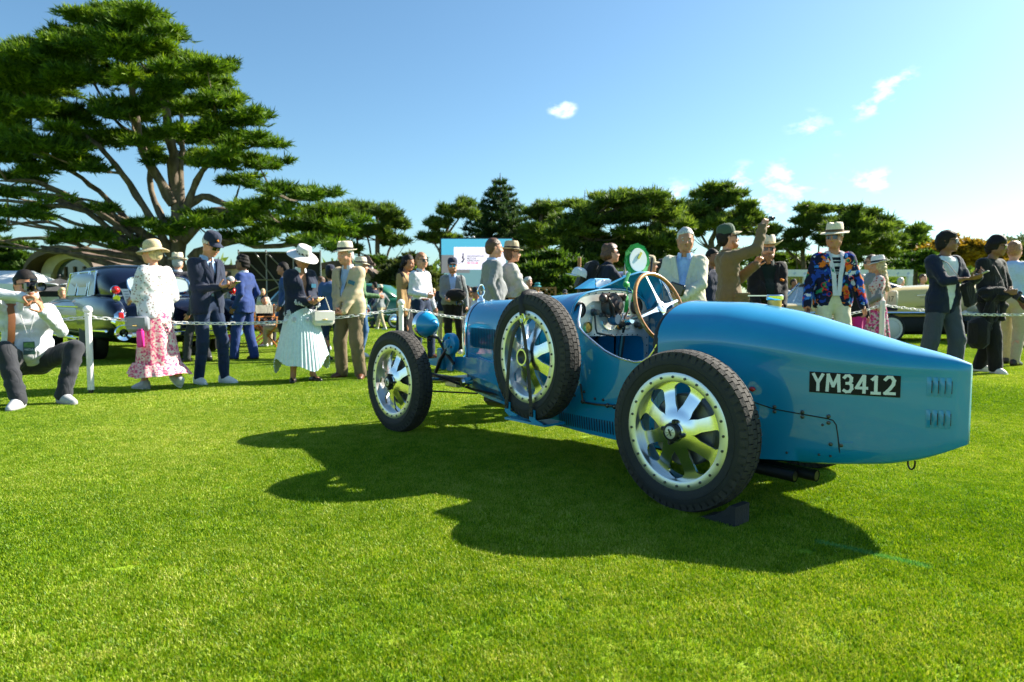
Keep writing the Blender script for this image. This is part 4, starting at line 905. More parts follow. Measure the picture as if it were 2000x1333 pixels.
class Person:
    """local axes: faces +Y, right hand on +X; nominal height 1.75 m then scaled"""
    def __init__(s, label, px, d, top=None, face=180, skin=SK1, res=.0155, seed=0, h=1.75, nom=1.77, group=None, **P):
        if top is not None: h = (at(px, top, d).z - gz(d)) / nom * 1.75
        s.k = h / 1.75; s.res = res; s.P = P; s.seed = seed; s.skin = skin
        s.root = thing('person', label, 'person', (gx(px, d), d, gz(d)), R(face), group or 'visitors on the show lawn')
        g = P.get
        s.female = g('female', False)
        s.hip = V3(0, g('hip_y', 0), g('hip_z', .94)); s.lean = R(g('lean', 0)); s.side = R(g('side', 0)); s.twist = R(g('twist', 0))
        s.RT = rotm('Z', s.twist) @ rotm('Y', s.side) @ rotm('X', -s.lean)
        s.sw = .148 if s.female else .168; s.fat = g('fat', 0.0)
        T = s.T
        s.neck = T(0, -.005, 1.45); s.sh = {1: T(s.sw, -.012, 1.402), -1: T(-s.sw, -.012, 1.402)}
        s.RH = s.RT @ rotm('X', s.lean * .6) @ rotm('Z', R(g('hyaw', 0))) @ rotm('X', -R(g('hpitch', 0))); s.hc = s.neck + s.RT @ V3(0, .015, .06) + s.RH @ V3(0, .018, .115)
        hipw = .085; s.hp = {i: s.hip + rotm('Z', s.twist * .5) @ V3(i * hipw, 0, -.02) for i in (1, -1)}
        df = {1: (.10, -.03, .085), -1: (-.10, -.03, .085)}
        s.an = {1: V3(*g('rfoot', df[1])), -1: V3(*g('lfoot', df[-1]))}; s.fy = {1: R(g('rfoot_yaw', -10)), -1: R(g('lfoot_yaw', 10))}
        s.kn = {}; 
        for i, hk in ((1, 'rknee'), (-1, 'lknee')): s.kn[i], s.an[i] = ik(s.hp[i], s.an[i], .43, .42, g(hk, (.15 * i, 1, 0)))
        dw = {1: T(.25, .05, .90), -1: T(-.25, .05, .90)}
        s.wr = {1: V3(*g('rhand', dw[1])), -1: V3(*g('lhand', dw[-1]))}; s.el = {}
        for i, hk in ((1, 'relbow'), (-1, 'lelbow')): s.el[i], s.wr[i] = ik(s.sh[i], s.wr[i], .295, .265, g(hk, (.45 * i, -1, -.3)))
        s.body()
    def T(s, x, y, z): return s.hip + s.RT @ V3(x, y, z - .94)
    def W(s, v):
        """local nominal point -> scene point (for things the person holds)"""
        return s.root.matrix_basis @ (Vector(v) * s.k)
    def H(s, *v): return s.hc + s.RH @ V3(*v)
    def out(s, name, VQ, m, smooth=True, label=None, parent=None):
        V, Q = VQ
        if len(V) == 0: return None
        return link(name, np_mesh(name, V * s.k, Q, smooth), parent or s.root, m)
    def tb(s, name, mb, m, angle=50, parent=None, smooth=True):
        mb.v = [tuple(Vector(p) * s.k) for p in mb.v]; return mb.build(name, m, parent or s.root, smooth=smooth, angle=angle)
    def fl(s, f=.72): return (s.RT @ V3(0, 1, 0), f)
    def torso(s, f, o=0.0, low=True, hem=None):
        T = s.T; fl = s.fl(.74); ft = s.fat
        f.cone(T(-.085, 0, 1.30), T(.085, 0, 1.30), .115 + o, .115 + o, .05, fl); f.cone(T(-.05, .012, 1.12), T(.05, .012, 1.12), .110 + o + ft * .6, .110 + o + ft * .6, .06, fl)
        if ft: f.ball(T(0, .05, 1.08), .10 + ft + o, .08)
        f.cone(T(-s.sw + .03, -.015, 1.388), T(s.sw - .03, -.015, 1.388), .054 + o, .054 + o, .05); f.cone(T(0, -.015, 1.42), T(0, -.005, 1.47), .075 + o * .8, .055 + o * .3, .05)
        if s.female: 
            for i in (1, -1): f.ball(T(i * .075, .075, 1.275), .062 + o * .8, .05)
        if low: f.cone(T(-.07, 0, .965), T(.07, 0, .965), .105 + o + ft * .4, .105 + o + ft * .4, .06, s.fl(.82))
        if hem: f.cone(T(-.065, .0, .98), T(-.072, -.005, hem + .04), .108 + o + ft * .4, .112 + o, .05, s.fl(.86)); f.cone(T(.065, .0, .98), T(.072, -.005, hem + .04), .108 + o + ft * .4, .112 + o, .05, s.fl(.86))
        return f
    def arms(s, f, r0, r1, r2, frac=1.0, which=(1, -1), bend=.02):
        for i in which:
            f.cone(s.sh[i], s.el[i], r0, r1, .035)
            if frac > .5:
                e = s.el[i] + (s.wr[i] - s.el[i]) * min(1, (frac - .5) * 2); f.cone(s.el[i], e, r1, r2, .02)
        return f
    def body(s):
        P = s.P.get; res = s.res; H = s.H
        # head with face: cranium, jaw, brow, nose, cheeks, lips, chin, ears
        f = Field(); fx = (s.RH @ V3(1, 0, 0), .80)
        f.ball(H(0, -.012, .035), .100, .03, fx); f.ball(H(0, .02, -.005), .080, .03, fx); f.cone(H(-.022, .052, -.078), H(.022, .052, -.078), .030, .030, .045); f.cone(H(-.045, .0, -.055), H(.045, 0, -.055), .032, .032, .04)
        f.ball(H(0, .075, -.093), .017, .02); f.cone(H(-.03, .083, .022), H(.03, .083, .022), .013, .013, .015)
        f.cone(H(0, .092, .012), H(0, .112, -.028), .009, .0135, .012); f.ball(H(.012, .098, -.031), .009, .008); f.ball(H(-.012, .098, -.031), .009, .008)
        for i in (1, -1): f.ball(H(.042 * i, .065, -.028), .025, .025); f.cone(H(.078 * i, -.004, .02), H(.080 * i, -.010, -.025), .012, .008, .006); f.ball(H(.084 * i, -.016, .012), .012, .006)
        f.cone(H(-.018, .090, -.058), H(.018, .090, -.058), .0075, .0075, .010)
        f.cone(s.neck - s.RT @ V3(0, 0, .03), H(0, -.015, -.06), .058 if not s.female else .048, .050 if not s.female else .042, .03); f.cone(s.T(-.10, -.012, 1.425), s.T(.10, -.012, 1.425), .042, .042, .05)
        for i in (1, -1):
            e = H(.033 * i, .094, .006); f.cut(lambda X, Y, Z, e=e: .014 - np.sqrt((X - e[0]) ** 2 + (Y - e[1]) ** 2 + (Z - e[2]) ** 2))
        parts = [f.mesh(max(.0088, res * .58))]
        b = Field(); s.torso(b, -.012); s.arms(b, .048, .041, .028)
        for i in (1, -1): b.cone(s.hp[i], s.kn[i], .082, .056, .04); b.cone(s.kn[i], s.kn[i] * .6 + s.an[i] * .4 + V3(0, -.012, 0), .054, .053, .03); b.cone(s.kn[i] * .6 + s.an[i] * .4 + V3(0, -.012, 0), s.an[i], .053, .036, .03); b.cone(s.an[i], s.an[i] + rotm('Z', s.fy[i]) @ V3(0, .13, -.05), .036, .026, .03)
        parts.append(b.mesh(res * 2.3))
        for i in (1, -1):
            side = 'r' if i > 0 else 'l'; fd = s.wr[i] - s.el[i]; hd = P(side + 'hdir'); hd = fd if hd is None else V3(*hd); pn = V3(*P(side + 'palm', tuple(s.RT @ V3(-i, .15, .05)))); A = frame_from(hd, pn)
            v, q = hand_mesh(P(side + 'curl', .35), .0068 if res < .018 else .0095); v = v * (.96 if not s.female else .88); v = v.copy(); A = A.copy()
            # thumb must lie on the inner/front side: mirror for the left hand
            tm_ = V3(*P(side + 'thumb', (0, 1, .2)))
            if (A[:, 0] @ tm_) < 0: v[:, 0] *= -1; q = q[:, ::-1]
            parts.append((v @ A.T + s.wr[i], q))
        s.bodyo = s.out('body', join_meshes(parts), s.skin)
        s.hand = {i: s.wr[i] + (V3(*P(('r' if i > 0 else 'l') + 'hdir')) if P(('r' if i > 0 else 'l') + 'hdir') else (s.wr[i] - s.el[i])) / np.linalg.norm(V3(*P(('r' if i > 0 else 'l') + 'hdir')) if P(('r' if i > 0 else 'l') + 'hdir') else (s.wr[i] - s.el[i])) * .075 for i in (1, -1)}
        if P('eyes', True):
            for i in (1, -1):
                mb = MB(); mb.ball(H(.033 * i, .0785, .004), (.0125, .0115, .0085), 10, 7); mb.ball(H(.033 * i, .0845, .003), .0062, 8, 5, mi=1); s.tb('eye', mb, [M_EYE, M_IRIS])
                mb = MB(); mb.tube([H(.018 * i, .094, .026), H(.035 * i, .091, .031), H(.052 * i, .080, .026)], [.004, .0045, .003], 5); s.tb('eyebrow', mb, P('brow', M_HAIRB))
        if P('lips', True):
            mb = MB(); mb.tube([H(-.021, .089, -.058), H(-.008, .098, -.056), H(.008, .098, -.056), H(.021, .089, -.058)], [.003, .0048, .0048, .003], 6); s.tb('mouth', mb, M_LIPS)
        if P('shades'): s.shades()
        if P('specs'): s.shades(M_GLASS)
    def shades(s, m=None):
        H = s.H; mb = MB()
        for i in (1, -1):
            rows = [[H(i * (.008 + .05 * u), .104 - .016 * u ** 2, .024 - .040 * v + .006 * u * (1 - v)) for u in np.linspace(0, 1, 6)] for v in np.linspace(0, 1, 4)]
            mb.grid([[Vector(p) for p in r_] for r_ in rows])
        fr = MB(); fr.tube([H(-.060, .088, .026), H(0, .108, .026), H(.060, .088, .026)], .004, 6)
        for i in (1, -1): fr.tube([H(.060 * i, .088, .024), H(.083 * i, .02, .022), H(.086 * i, -.02, .012)], .0035, 5)
        g = s.tb('glasses', fr, M_BLACK); s.tb('lens', mb, m or s.P.get('lens', M_SHADE), parent=g)
    # ---------- clothes
    def top(s, name, m, sleeve=1.0, o=.014, hem=None, vee=None, collar=.0, wr=.0026, low=True, sl_r=(.056, .050, .042), cutneck=1.475, res=None):
        f = Field(); s.torso(f, o, low, hem); s.arms(f, sl_r[0] + o * .4, sl_r[1], sl_r[2], sleeve); f.wr = wr; f.seed = s.seed
        RTi = s.RT.T; hip = s.hip
        def loc(X, Y, Z):
            A = X - hip[0], Y - hip[1], Z - hip[2]
            return tuple(RTi[i, 0] * A[0] + RTi[i, 1] * A[1] + RTi[i, 2] * A[2] + (.94 if i == 2 else 0) for i in range(3))
        f.cut(lambda X, Y, Z: np.minimum(loc(X, Y, Z)[2] - cutneck + loc(X, Y, Z)[1] * .25, .145 - np.sqrt(loc(X, Y, Z)[0] ** 2 + loc(X, Y, Z)[1] ** 2)))
        if hem: f.cut(lambda X, Y, Z: np.minimum(hem - loc(X, Y, Z)[2], .235 + s.fat - np.sqrt(loc(X, Y, Z)[0] ** 2 + loc(X, Y, Z)[1] ** 2)))
        if vee:
            z0, z1, w1, wlow = vee      # opening from z0 (button) up to z1, half width w1 at the top; below z0 the fronts part by wlow
            def cutv(X, Y, Z):
                x, y, z = loc(X, Y, Z); w = np.where(z > z0, w1 * np.clip((z - z0) / (z1 - z0), 0, 1.15), wlow * np.clip((z0 - z) / .25, 0, 1)); return np.minimum(w - np.abs(x), y - .02)
            f.cut(cutv)
        ob = s.out(name, f.mesh(res or s.res), m); s.lastloc = loc; return ob
    def lapels(s, m, z0, z1, w1, o=.02, parent=None):
        for i in (1, -1):
            rows = []
            for u in np.linspace(0, 1, 8):
                z = z0 + (z1 - z0) * u; wv = w1 * u; wid = .004 + .062 * math.sin(min(1, u * 1.15) * math.pi * .62) ** 1.2 if u < .9 else .03
                dep = .093 + o + s.fat * .6 * (1 - u) + .020 - .055 * max(0, u - .45) * 1.4
                rows.append([Vector(s.T(i * (wv + wid * q), dep - .10 * q * q * wid / .06 * .35, z)) for q in np.linspace(-.08, 1, 4)])
            s.tb('lapel', solidify([[p for p in r_] for r_ in rows], .010), m, parent=parent)
    def collar(s, m, r_=.068, h=.045, spread=True):
        rows = []
        for u in np.linspace(0, 1, 4):
            rows.append([Vector(s.neck + s.RT @ V3((r_ + .012 * u) * math.sin(a), (r_ + .010 * u) * math.cos(a) + .006, .055 - h * u - .018 * max(0, math.cos(a)) * (1 + u))) for a in np.linspace(R(22), R(338), 18)])
        s.tb('collar', solidify(rows, .004), m)
    def trousers(s, m, r=(.098, .074, .064), o=.0, length=1.0, wr=.003, waist=1.0):
        f = Field(); T = s.T
        f.cone(T(-.065, 0, .99), T(.065, 0, .99), .104 + o + s.fat * .45, .104 + o + s.fat * .45, .05, s.fl(.85)); f.cone(s.hp[-1] + V3(0, -.01, 0), s.hp[1] + V3(0, -.01, 0), .105 + o, .105 + o, .05)
        for i in (1, -1):
            f.cone(s.hp[i], s.kn[i], r[0] + o, r[1] + o, .03); e = s.kn[i] + (s.an[i] + V3(0, .008, -.01) - s.kn[i]) * length; f.cone(s.kn[i], e, r[1] + o, r[2] + o, .02)
        f.wr = wr; f.seed = s.seed + 5
        if s.hip[2] > .8: f.cut(lambda X, Y, Z: Z - (T(0, 0, 1.06)[2]))
        f.cut(lambda X, Y, Z: .028 - Z)
        s.out('trousers', f.mesh(s.res * 1.3), m)
    def shoes(s, m, sole=None, kind='shoe'):
        for i in (1, -1):
            A = rotm('Z', s.fy[i]); a = s.an[i]; pt = s.P.get(('r' if i > 0 else 'l') + 'foot_pitch', 0); A = A @ rotm('X', -R(pt))
            q = lambda x, y, z: a + A @ V3(x, y, z)
            f = Field()
            if kind != 'flat': f.cone(q(0, -.015, -.01), q(0, -.02, -.045), .044, .042, .03)
            f.cone(q(0, -.03, -.055), q(0, .05, -.052), .034, .040, .03); f.cone(q(0, .05, -.052), q(.006 * i, .145, -.062), .041, .030, .03); f.cone(q(0, -.005, -.012), q(0, .10, -.05), .043, .034, .03) if kind != 'flat' else None
            nrm = A @ V3(0, 0, 1); c0 = q(0, 0, -.083)
            f.cut(lambda X, Y, Z: -((X - c0[0]) * nrm[0] + (Y - c0[1]) * nrm[1] + (Z - c0[2]) * nrm[2]))
            sh = s.out('shoe', f.mesh(max(.008, s.res * .75)), m)
            if sole is not None:
                mb = MB(); pts = []
                for t in np.linspace(0, 6.2832, 21)[:-1]:
                    y = .055 + .125 * math.cos(t); w = .046 * abs(math.sin(t)) ** .7 * (1 - .12 * math.cos(t) * 0); pts.append((math.copysign(w, math.sin(t)), y))
                M4 = Matrix(A.tolist()).to_4x4(); M4.translation = Vector(a); mb.prism(pts, -.086, -.066, M4); s.tb('sole', mb, sole, parent=sh)
    def skirt(s, name, m, z0, z1, r0, r1, pleats=0, amp=.0, hem=0.0, flat=.85, n=None, back=0.0, ztop=None, sway=(0, 0), mats=None):
        n = n or max(48, pleats * 4); rows = []
        for u in np.linspace(0, 1, 22):
            row = []
            for k in range(n):
                a = 2 * math.pi * k / n; r_ = r0 + (r1 - r0) * u ** .85 + amp * u ** .6 * (math.sin(pleats * a) if pleats else math.sin(7 * a + 1.3) * .7 + math.sin(11 * a + 2 * u) * .5)
                z = z0 + (z1 - z0) * u + hem * u ** 3 * (math.sin(3 * a + .6) + .6 * math.sin(5 * a + 2))
                row.append(Vector((s.hip[0] + r_ * math.cos(a) + sway[0] * u * u, s.hip[1] + r_ * math.sin(a) * flat - back * u + sway[1] * u * u, z)))
            rows.append(row)
        mb = MB(); mb.grid(rows, close=True); return s.tb(name, mb, m, angle=70)
    def hair(s, m, kind='short'):
        H = s.H; f = Field(); fx = (s.RH @ V3(1, 0, 0), .82); RHi = s.RH.T; hc = s.hc
        def loc(X, Y, Z):
            A = X - hc[0], Y - hc[1], Z - hc[2]; return tuple(RHi[i, 0] * A[0] + RHi[i, 1] * A[1] + RHi[i, 2] * A[2] for i in range(3))
        f.ball(H(0, -.016, .042), .107, .03, fx)
        th = .0
        if kind == 'short': f.ball(H(0, -.05, -.015), .074, .03)
        if kind == 'full': f.ball(H(0, -.04, -.01), .088, .03); f.ball(H(0, .03, .085), .062, .03); f.cone(H(-.06, .02, .05), H(.06, .02, .05), .045, .045, .03)
        if kind == 'crop': pass
        if kind == 'mop': f.ball(H(0, -.03, .0), .096, .03); f.cone(H(-.05, .035, .075), H(.05, .035, .075), .040, .040, .03); f.ball(H(0, -.07, -.05), .055, .03)
        if kind == 'long':
            f.ball(H(0, -.05, -.02), .092, .03); f.cone(H(0, -.075, -.05), s.T(0, -.125, 1.26), .085, .07, .04, (s.RT @ V3(0, 1, 0), .6))
        if kind == 'curly':
            rg = np.random.default_rng(s.seed)
            for _ in range(26):
                a = rg.uniform(0, 2 * math.pi); z = rg.uniform(-.17, .05); r_ = .085
                if math.sin(a) > .35: continue
                f.ball(H(r_ * math.cos(a), r_ * math.sin(a) - .02, z), rg.uniform(.03, .045), .012)
        if kind == 'bun': f.ball(H(0, -.10, .05), .045, .02); f.ball(H(0, -.04, -.02), .085, .03)
        f.wr = .006 if kind in ('mop', 'curly', 'long', 'full') else .003; f.seed = s.seed
        if kind in ('mop', 'full'):
            rg = np.random.default_rng(s.seed + 3)
            for _ in range(34 if kind == 'mop' else 18):
                a = rg.uniform(-.4, math.pi + .4) + (math.pi if kind != 'mop' else rg.choice([0, math.pi])); e = rg.uniform(-.1, 1.2); d = V3(math.cos(a) * math.cos(e) * .080, math.sin(a) * math.cos(e) * .098 - .012, .042 + math.sin(e) * .098); q = d + V3(rg.normal(0, .010), rg.normal(0, .006) - .008, -.035) * (1.1 if kind == 'mop' else .7); f.cone(H(*d), H(*q), .012, .006, .010)
        fr = {'short': (.055, .052), 'full': (.07, .06), 'crop': (.05, .06), 'mop': (.082, .035), 'long': (.055, .05), 'curly': (.05, .06), 'bun': (.045, .06)}[kind]
        low = {'short': -.075, 'full': -.07, 'crop': .0, 'mop': -.12}.get(kind, -1)
        f.cut(lambda X, Y, Z: np.minimum(loc(X, Y, Z)[1] - fr[0] * .35 - np.clip(loc(X, Y, Z)[2] - fr[1], 0, .05) * 6, fr[1] + .1 - loc(X, Y, Z)[2] + 0 * X))
        if low > -.9: f.cut(lambda X, Y, Z: low - loc(X, Y, Z)[2])
        # keep ears and cheeks free
        if kind in ('short', 'full', 'crop', 'bun'): f.cut(lambda X, Y, Z: np.minimum(loc(X, Y, Z)[1] + .012, .012 - loc(X, Y, Z)[2]))
        s.out('hair', f.mesh(max(.0075, s.res * .65)), m)
    def beard(s, m, long=0.0):
        H = s.H; f = Field(); f.cone(H(-.03, .062, -.085), H(.03, .062, -.085), .032, .032, .03); f.cone(H(-.055, .03, -.05), H(-.035, .07, -.085), .024, .028, .02); f.cone(H(.055, .03, -.05), H(.035, .07, -.085), .024, .028, .02)
        f.cone(H(-.025, .09, -.045), H(.025, .09, -.045), .010, .010, .012)
        if long: f.cone(H(0, .075, -.09), H(0, .085, -.10 - long), .035, .02, .03)
        f.wr = .003; f.cut(lambda X, Y, Z: .0075 - np.sqrt((X - H(0, .1, -.06)[0]) ** 2 + (Y - H(0, .1, -.06)[1]) ** 2 + (Z - H(0, .1, -.06)[2]) ** 2)); s.out('beard', f.mesh(max(.0068, s.res * .6)), m)
    def hat(s, kind, m, band=None, tilt=0.0, **k):
        RM = Matrix((s.RH @ rotm('X', R(tilt))).tolist()).to_4x4(); c = s.H(0, -.012, .068); RM.translation = Vector(c); n = 36; mb = MB(); rows = []
        if kind in ('panama', 'fedora', 'cowboy', 'sun', 'bucket', 'wide'):
            bw = dict(panama=.065, fedora=.055, cowboy=.095, sun=.085, bucket=.06, wide=.115)[kind]; ch = dict(panama=.115, fedora=.115, cowboy=.125, sun=.105, bucket=.10, wide=.10)[kind]
            prof = [(1.0, 0), (1.0, .02), (.985, ch * .45), (.94, ch * .8), (.86, ch * .97), (.6, ch), (.25, ch * .93 if kind in ('panama', 'fedora', 'cowboy') else ch * 1.02), (.001, ch * .90 if kind in ('panama', 'fedora', 'cowboy') else ch * 1.03)]
            if kind == 'sun': prof = [(1.0, 0), (1.0, .03), (.97, .06), (.84, .088), (.55, .108), (.25, .114), (.001, .115)]
            def P_(q, h, a):
                x, y = .092 * q * math.cos(a), .108 * q * math.sin(a)
                if kind in ('panama', 'fedora', 'cowboy') and h > ch * .5:
                    x *= 1 - .16 * max(0, math.sin(a)) * (h / ch); h -= .022 * max(0, 1 - abs(x) / .03) * (h / ch) ** 3
                return Vector((x, y, h))
            for q, h in prof: rows.append([P_(q, h, 2 * math.pi * i / n) for i in range(n)])
            crown = rows; br = []
            for u in np.linspace(0, 1, 7):
                r_ = []
                for i in range(n):
                    a = 2 * math.pi * i / n; q = 1 + u * bw / .1; z = 0
                    if kind == 'cowboy': z = .062 * u ** 1.5 * abs(math.cos(a)) ** 2.2 - .010 * u * abs(math.sin(a))
                    elif kind == 'panama': z = .010 * u * -math.sin(a) + .012 * u ** 2 * (math.sin(a) < 0) - .006 * u
                    elif kind == 'fedora': z = -.020 * u * max(0, math.sin(a)) + .016 * u ** 2 * max(0, -math.sin(a))
                    elif kind == 'sun': z = -.042 * u ** 1.1 + .010 * u * math.sin(3 * a + 1)
                    elif kind == 'bucket': z = -.04 * u
                    elif kind == 'wide': z = -.040 * u ** 1.2 + .010 * u * math.sin(2 * a)
                    r_.append(Vector((.092 * q * math.cos(a), .108 * math.sin(a) * (1 + u * bw / .118), z)))
                br.append(r_)
            mb.grid(br[::-1] + crown, close=True); up = [[p + Vector((0, 0, -.006)) for p in r_] for r_ in br]; mb.grid(up, close=True); mb.grid([br[-1], up[-1]], close=True)
            mb.v = [tuple(RM @ Vector(p)) for p in mb.v]; ho = s.tb('hat', mb, m, angle=60)
            if band is not None:
                b2 = MB(); b2.grid([[P_(1.025, h, 2 * math.pi * i / n) for i in range(n)] for h in (.004, .016, .032)], close=True); b2.v = [tuple(RM @ Vector(p)) for p in b2.v]; s.tb('hat_band', b2, band, parent=ho)
            return ho
        if kind == 'cap':
            for q, h in ((1.0, -.01), (1.01, .02), (.97, .055), (.82, .088), (.55, .105), (.001, .112)): rows.append([Vector((.090 * q * math.cos(2 * math.pi * i / n), .104 * q * math.sin(2 * math.pi * i / n), h)) for i in range(n)])
            mb.grid(rows, close=True); mb.ball((0, 0, .112), .007, 6, 4); mb.v = [tuple(RM @ Vector(p)) for p in mb.v]; ho = s.tb('cap', mb, m, angle=70)
            vr = [[Vector((.082 * math.sin(a) * (1 + .12 * u), .10 * math.cos(a) * (1 - .0 * u) + .078 * u * max(.0, math.cos(a)) ** .5, .006 - .020 * u - .020 * math.sin(a) ** 2 * (.4 + u))) for a in np.linspace(R(-72), R(72), 13)] for u in np.linspace(0, 1, 5)]
            vm = solidify(vr, .004); vm.v = [tuple(RM @ Vector(p)) for p in vm.v]; s.tb('visor', vm, k.get('visor', m), parent=ho); return ho
    def tie(s, m, z0=1.06, z1=1.42):
        rows = []
        for u in np.linspace(0, 1, 8): rows.append([Vector(s.T(q * (.018 + .02 * (1 - u)), .098 + s.fat * (1 - u) + .010 - .05 * max(0, u - .5) * 1.5, z0 + (z1 - z0) * u)) for q in (-1, 0, 1)])
        s.tb('tie', solidify(rows, .004), m)
# ================================================================ FABRICS
def pattern(name, ramp, scale=30.0, kind='cells', rough=.8, distort=.0, bump=.3, stretch=None):
    """cloth print: coloured cells of a Voronoi field"""
    m = bpy.data.materials.new(name); m.use_nodes = True; N, L = m.node_tree.nodes, m.node_tree.links; b = N['Principled BSDF']; b.inputs['Roughness'].default_value = rough; b.inputs['Specular IOR Level'].default_value = .2
    tc = N.new('ShaderNodeTexCoord'); vec = tc.outputs['Object']
    if stretch: mp = N.new('ShaderNodeMapping'); mp.inputs['Scale'].default_value = stretch; L.new(vec, mp.inputs['Vector']); vec = mp.outputs[0]
    if distort:
        nz = N.new('ShaderNodeTexNoise'); nz.inputs['Scale'].default_value = scale * .8; L.new(vec, nz.inputs['Vector'])
        mx = N.new('ShaderNodeMix'); mx.data_type = 'RGBA'; mx.inputs['Factor'].default_value = distort; L.new(vec, mx.inputs['A']); L.new(nz.outputs['Color'], mx.inputs['B']); vec = mx.outputs['Result']
    v = N.new('ShaderNodeTexVoronoi'); v.inputs['Scale'].default_value = scale; L.new(vec, v.inputs['Vector'])
    rp = N.new('ShaderNodeValToRGB'); rp.color_ramp.interpolation = 'CONSTANT' if kind != 'soft' else 'LINEAR'; e = rp.color_ramp.elements
    e[0].position = ramp[0][0]; e[0].color = (*ramp[0][1], 1); e[1].position = ramp[1][0]; e[1].color = (*ramp[1][1], 1)
    for p, c in ramp[2:]: k = e.new(p); k.color = (*c, 1)
    if kind in ('cells',):
        sp_ = N.new('ShaderNodeSeparateColor'); L.new(v.outputs['Color'], sp_.inputs[0]); L.new(sp_.outputs[0], rp.inputs['Fac'])
    else: L.new(v.outputs['Distance'], rp.inputs['Fac'])
    L.new(rp.outputs['Color'], b.inputs['Base Color'])
    bp = N.new('ShaderNodeBump'); bp.inputs['Strength'].default_value = bump; bp.inputs['Distance'].default_value = .01; n2 = N.new('ShaderNodeTexNoise'); n2.inputs['Scale'].default_value = 9; L.new(tc.outputs['Object'], n2.inputs['Vector']); L.new(n2.outputs['Fac'], bp.inputs['Height']); L.new(bp.outputs[0], b.inputs['Normal'])
    return m
M_NAVY = cloth('navy_cloth', (.010, .016, .038)); M_NAVY2 = cloth('navy_blazer', (.014, .022, .050)); M_BLUESUIT = cloth('blue_suit', (.016, .042, .17)); M_JEANS = cloth('dark_jeans', (.010, .024, .065)); M_JEANSL = cloth('light_jeans', (.045, .13, .28))
M_SHIRT = cloth('white_shirt', (.62, .63, .69)); M_SKYSHIRT = cloth('sky_blue_shirt', (.36, .50, .78)); M_BEIGE = cloth('beige_blazer', (.50, .40, .27)); M_CREAM = cloth('cream_blazer', (.60, .56, .44)); M_OLIVE = cloth('olive_trousers', (.16, .12, .065)); M_OLIVEJ = cloth('olive_jacket', (.17, .115, .055))
M_KHAKI = cloth('khaki', (.46, .38, .25)); M_CREAMT = cloth('cream_trousers', (.66, .62, .47)); M_BLK = cloth('black_cloth', (.010, .010, .012)); M_CHAR = cloth('charcoal_cloth', (.030, .032, .040)); M_GREY = cloth('grey_blazer', (.22, .23, .24)); M_GREYC = cloth('grey_knit', (.20, .22, .23)); M_GREYT = cloth('slate_trousers', (.055, .065, .085))
M_DKGRN = cloth('dark_green_shirt', (.008, .022, .018)); M_WTEE = cloth('white_tee', (.70, .74, .78)); M_PALEBLUE = cloth('pale_blue_polo', (.45, .60, .85)); M_WSKIRT = cloth('white_pleats', (.66, .78, .80), fold=.1); M_SHAWL = cloth('grey_shawl', (.42, .41, .38)); M_GREEN = cloth('green_jacket', (.10, .20, .09)); M_BROWNC = cloth('brown_cloth', (.10, .06, .035)); M_PINK = cloth('magenta_cloth', (.55, .02, .22)); M_DENIM = cloth('denim_shirt', (.04, .09, .22)); M_TEALC = cloth('teal_cloth', (.03, .30, .34)); M_REDC = cloth('red_cloth', (.50, .02, .02))
M_STRAW = mat('straw', (.62, .50, .30), .8, var=.2, vscale=90, bump=.5, bscale=200); M_IVORY = mat('ivory_straw', (.70, .62, .46), .75, var=.1, vscale=80, bump=.4, bscale=220); M_WSTRAW = mat('white_straw', (.76, .72, .70), .75, var=.06, vscale=80, bump=.4, bscale=220); M_BAND = cloth('hat_band', (.020, .018, .022)); M_GREENCAP = cloth('green_cap', (.05, .09, .06))
M_WSHOE = mat('white_leather', (.70, .70, .68), .5, var=.05); M_BSHOE = mat('black_shoe', (.015, .013, .012), .35, var=.2); M_BRSHOE = mat('brown_shoe', (.11, .04, .018), .35, var=.3); M_GSHOE = mat('grey_sneaker', (.42, .43, .44), .6, var=.15); M_SOLE = mat('white_sole', (.72, .71, .68), .6); M_ORSOLE = mat('grey_sole', (.28, .27, .26), .6)
M_FLORAL = pattern('pink_floral', [(0, (.70, .50, .46)), (.26, (.66, .15, .24)), (.44, (.72, .36, .36)), (.62, (.72, .62, .54)), (.80, (.58, .07, .19))], 60, distort=.02)
M_LACE = pattern('white_lace', [(0, (.30, .22, .20)), (.24, (.30, .22, .20)), (.30, (.66, .66, .69))], 34, 'dist', bump=.8)
M_REDPRINT = pattern('red_print', [(0, (.36, .03, .04)), (.28, (.48, .07, .08)), (.36, (.62, .52, .50))], 26, 'dist')
M_MAGPRINT = pattern('magenta_floral', [(0, (.60, .50, .50)), (.24, (.55, .04, .20)), (.5, (.66, .56, .54)), (.66, (.60, .10, .30)), (.84, (.14, .18, .10))], 38, distort=.03)
M_ARTPRINT = pattern('art_print', [(0, (.008, .012, .04)), (.30, (.012, .05, .36)), (.46, (.008, .012, .04)), (.66, (.70, .17, .015)), (.75, (.60, .04, .02)), (.81, (.62, .66, .74)), (.87, (.02, .24, .10)), (.92, (.03, .18, .58))], 24, distort=.10)
M_TICKER = pattern('stripe_tee', [(0, (.02, .02, .03)), (.5, (.75, .75, .75))], 40, 'dist', stretch=(.001, .001, 1.0))
M_PLAID = pattern('plaid_beige', [(0, (.40, .30, .18)), (.06, (.52, .42, .28)), (.5, (.56, .45, .30))], 16, 'dist', stretch=(1, .01, 1))
M_PAPER = mat('paper', (.78, .79, .80), .6); M_PHONE = mat('phone_black', (.012, .012, .014), .15, coat=.6); M_LENSG = mat('lens_glass', (.02, .02, .03), .05, coat=1.0); M_ORANGE = cloth('orange_silk', (.75, .22, .01)); M_BADGE = mat('badge_blue', (.02, .13, .22), .4); M_LBROWN = mat('tan_strap', (.20, .07, .02), .5, var=.2); M_GOLD = mat('gold', (.75, .5, .18), .25, 1.0)
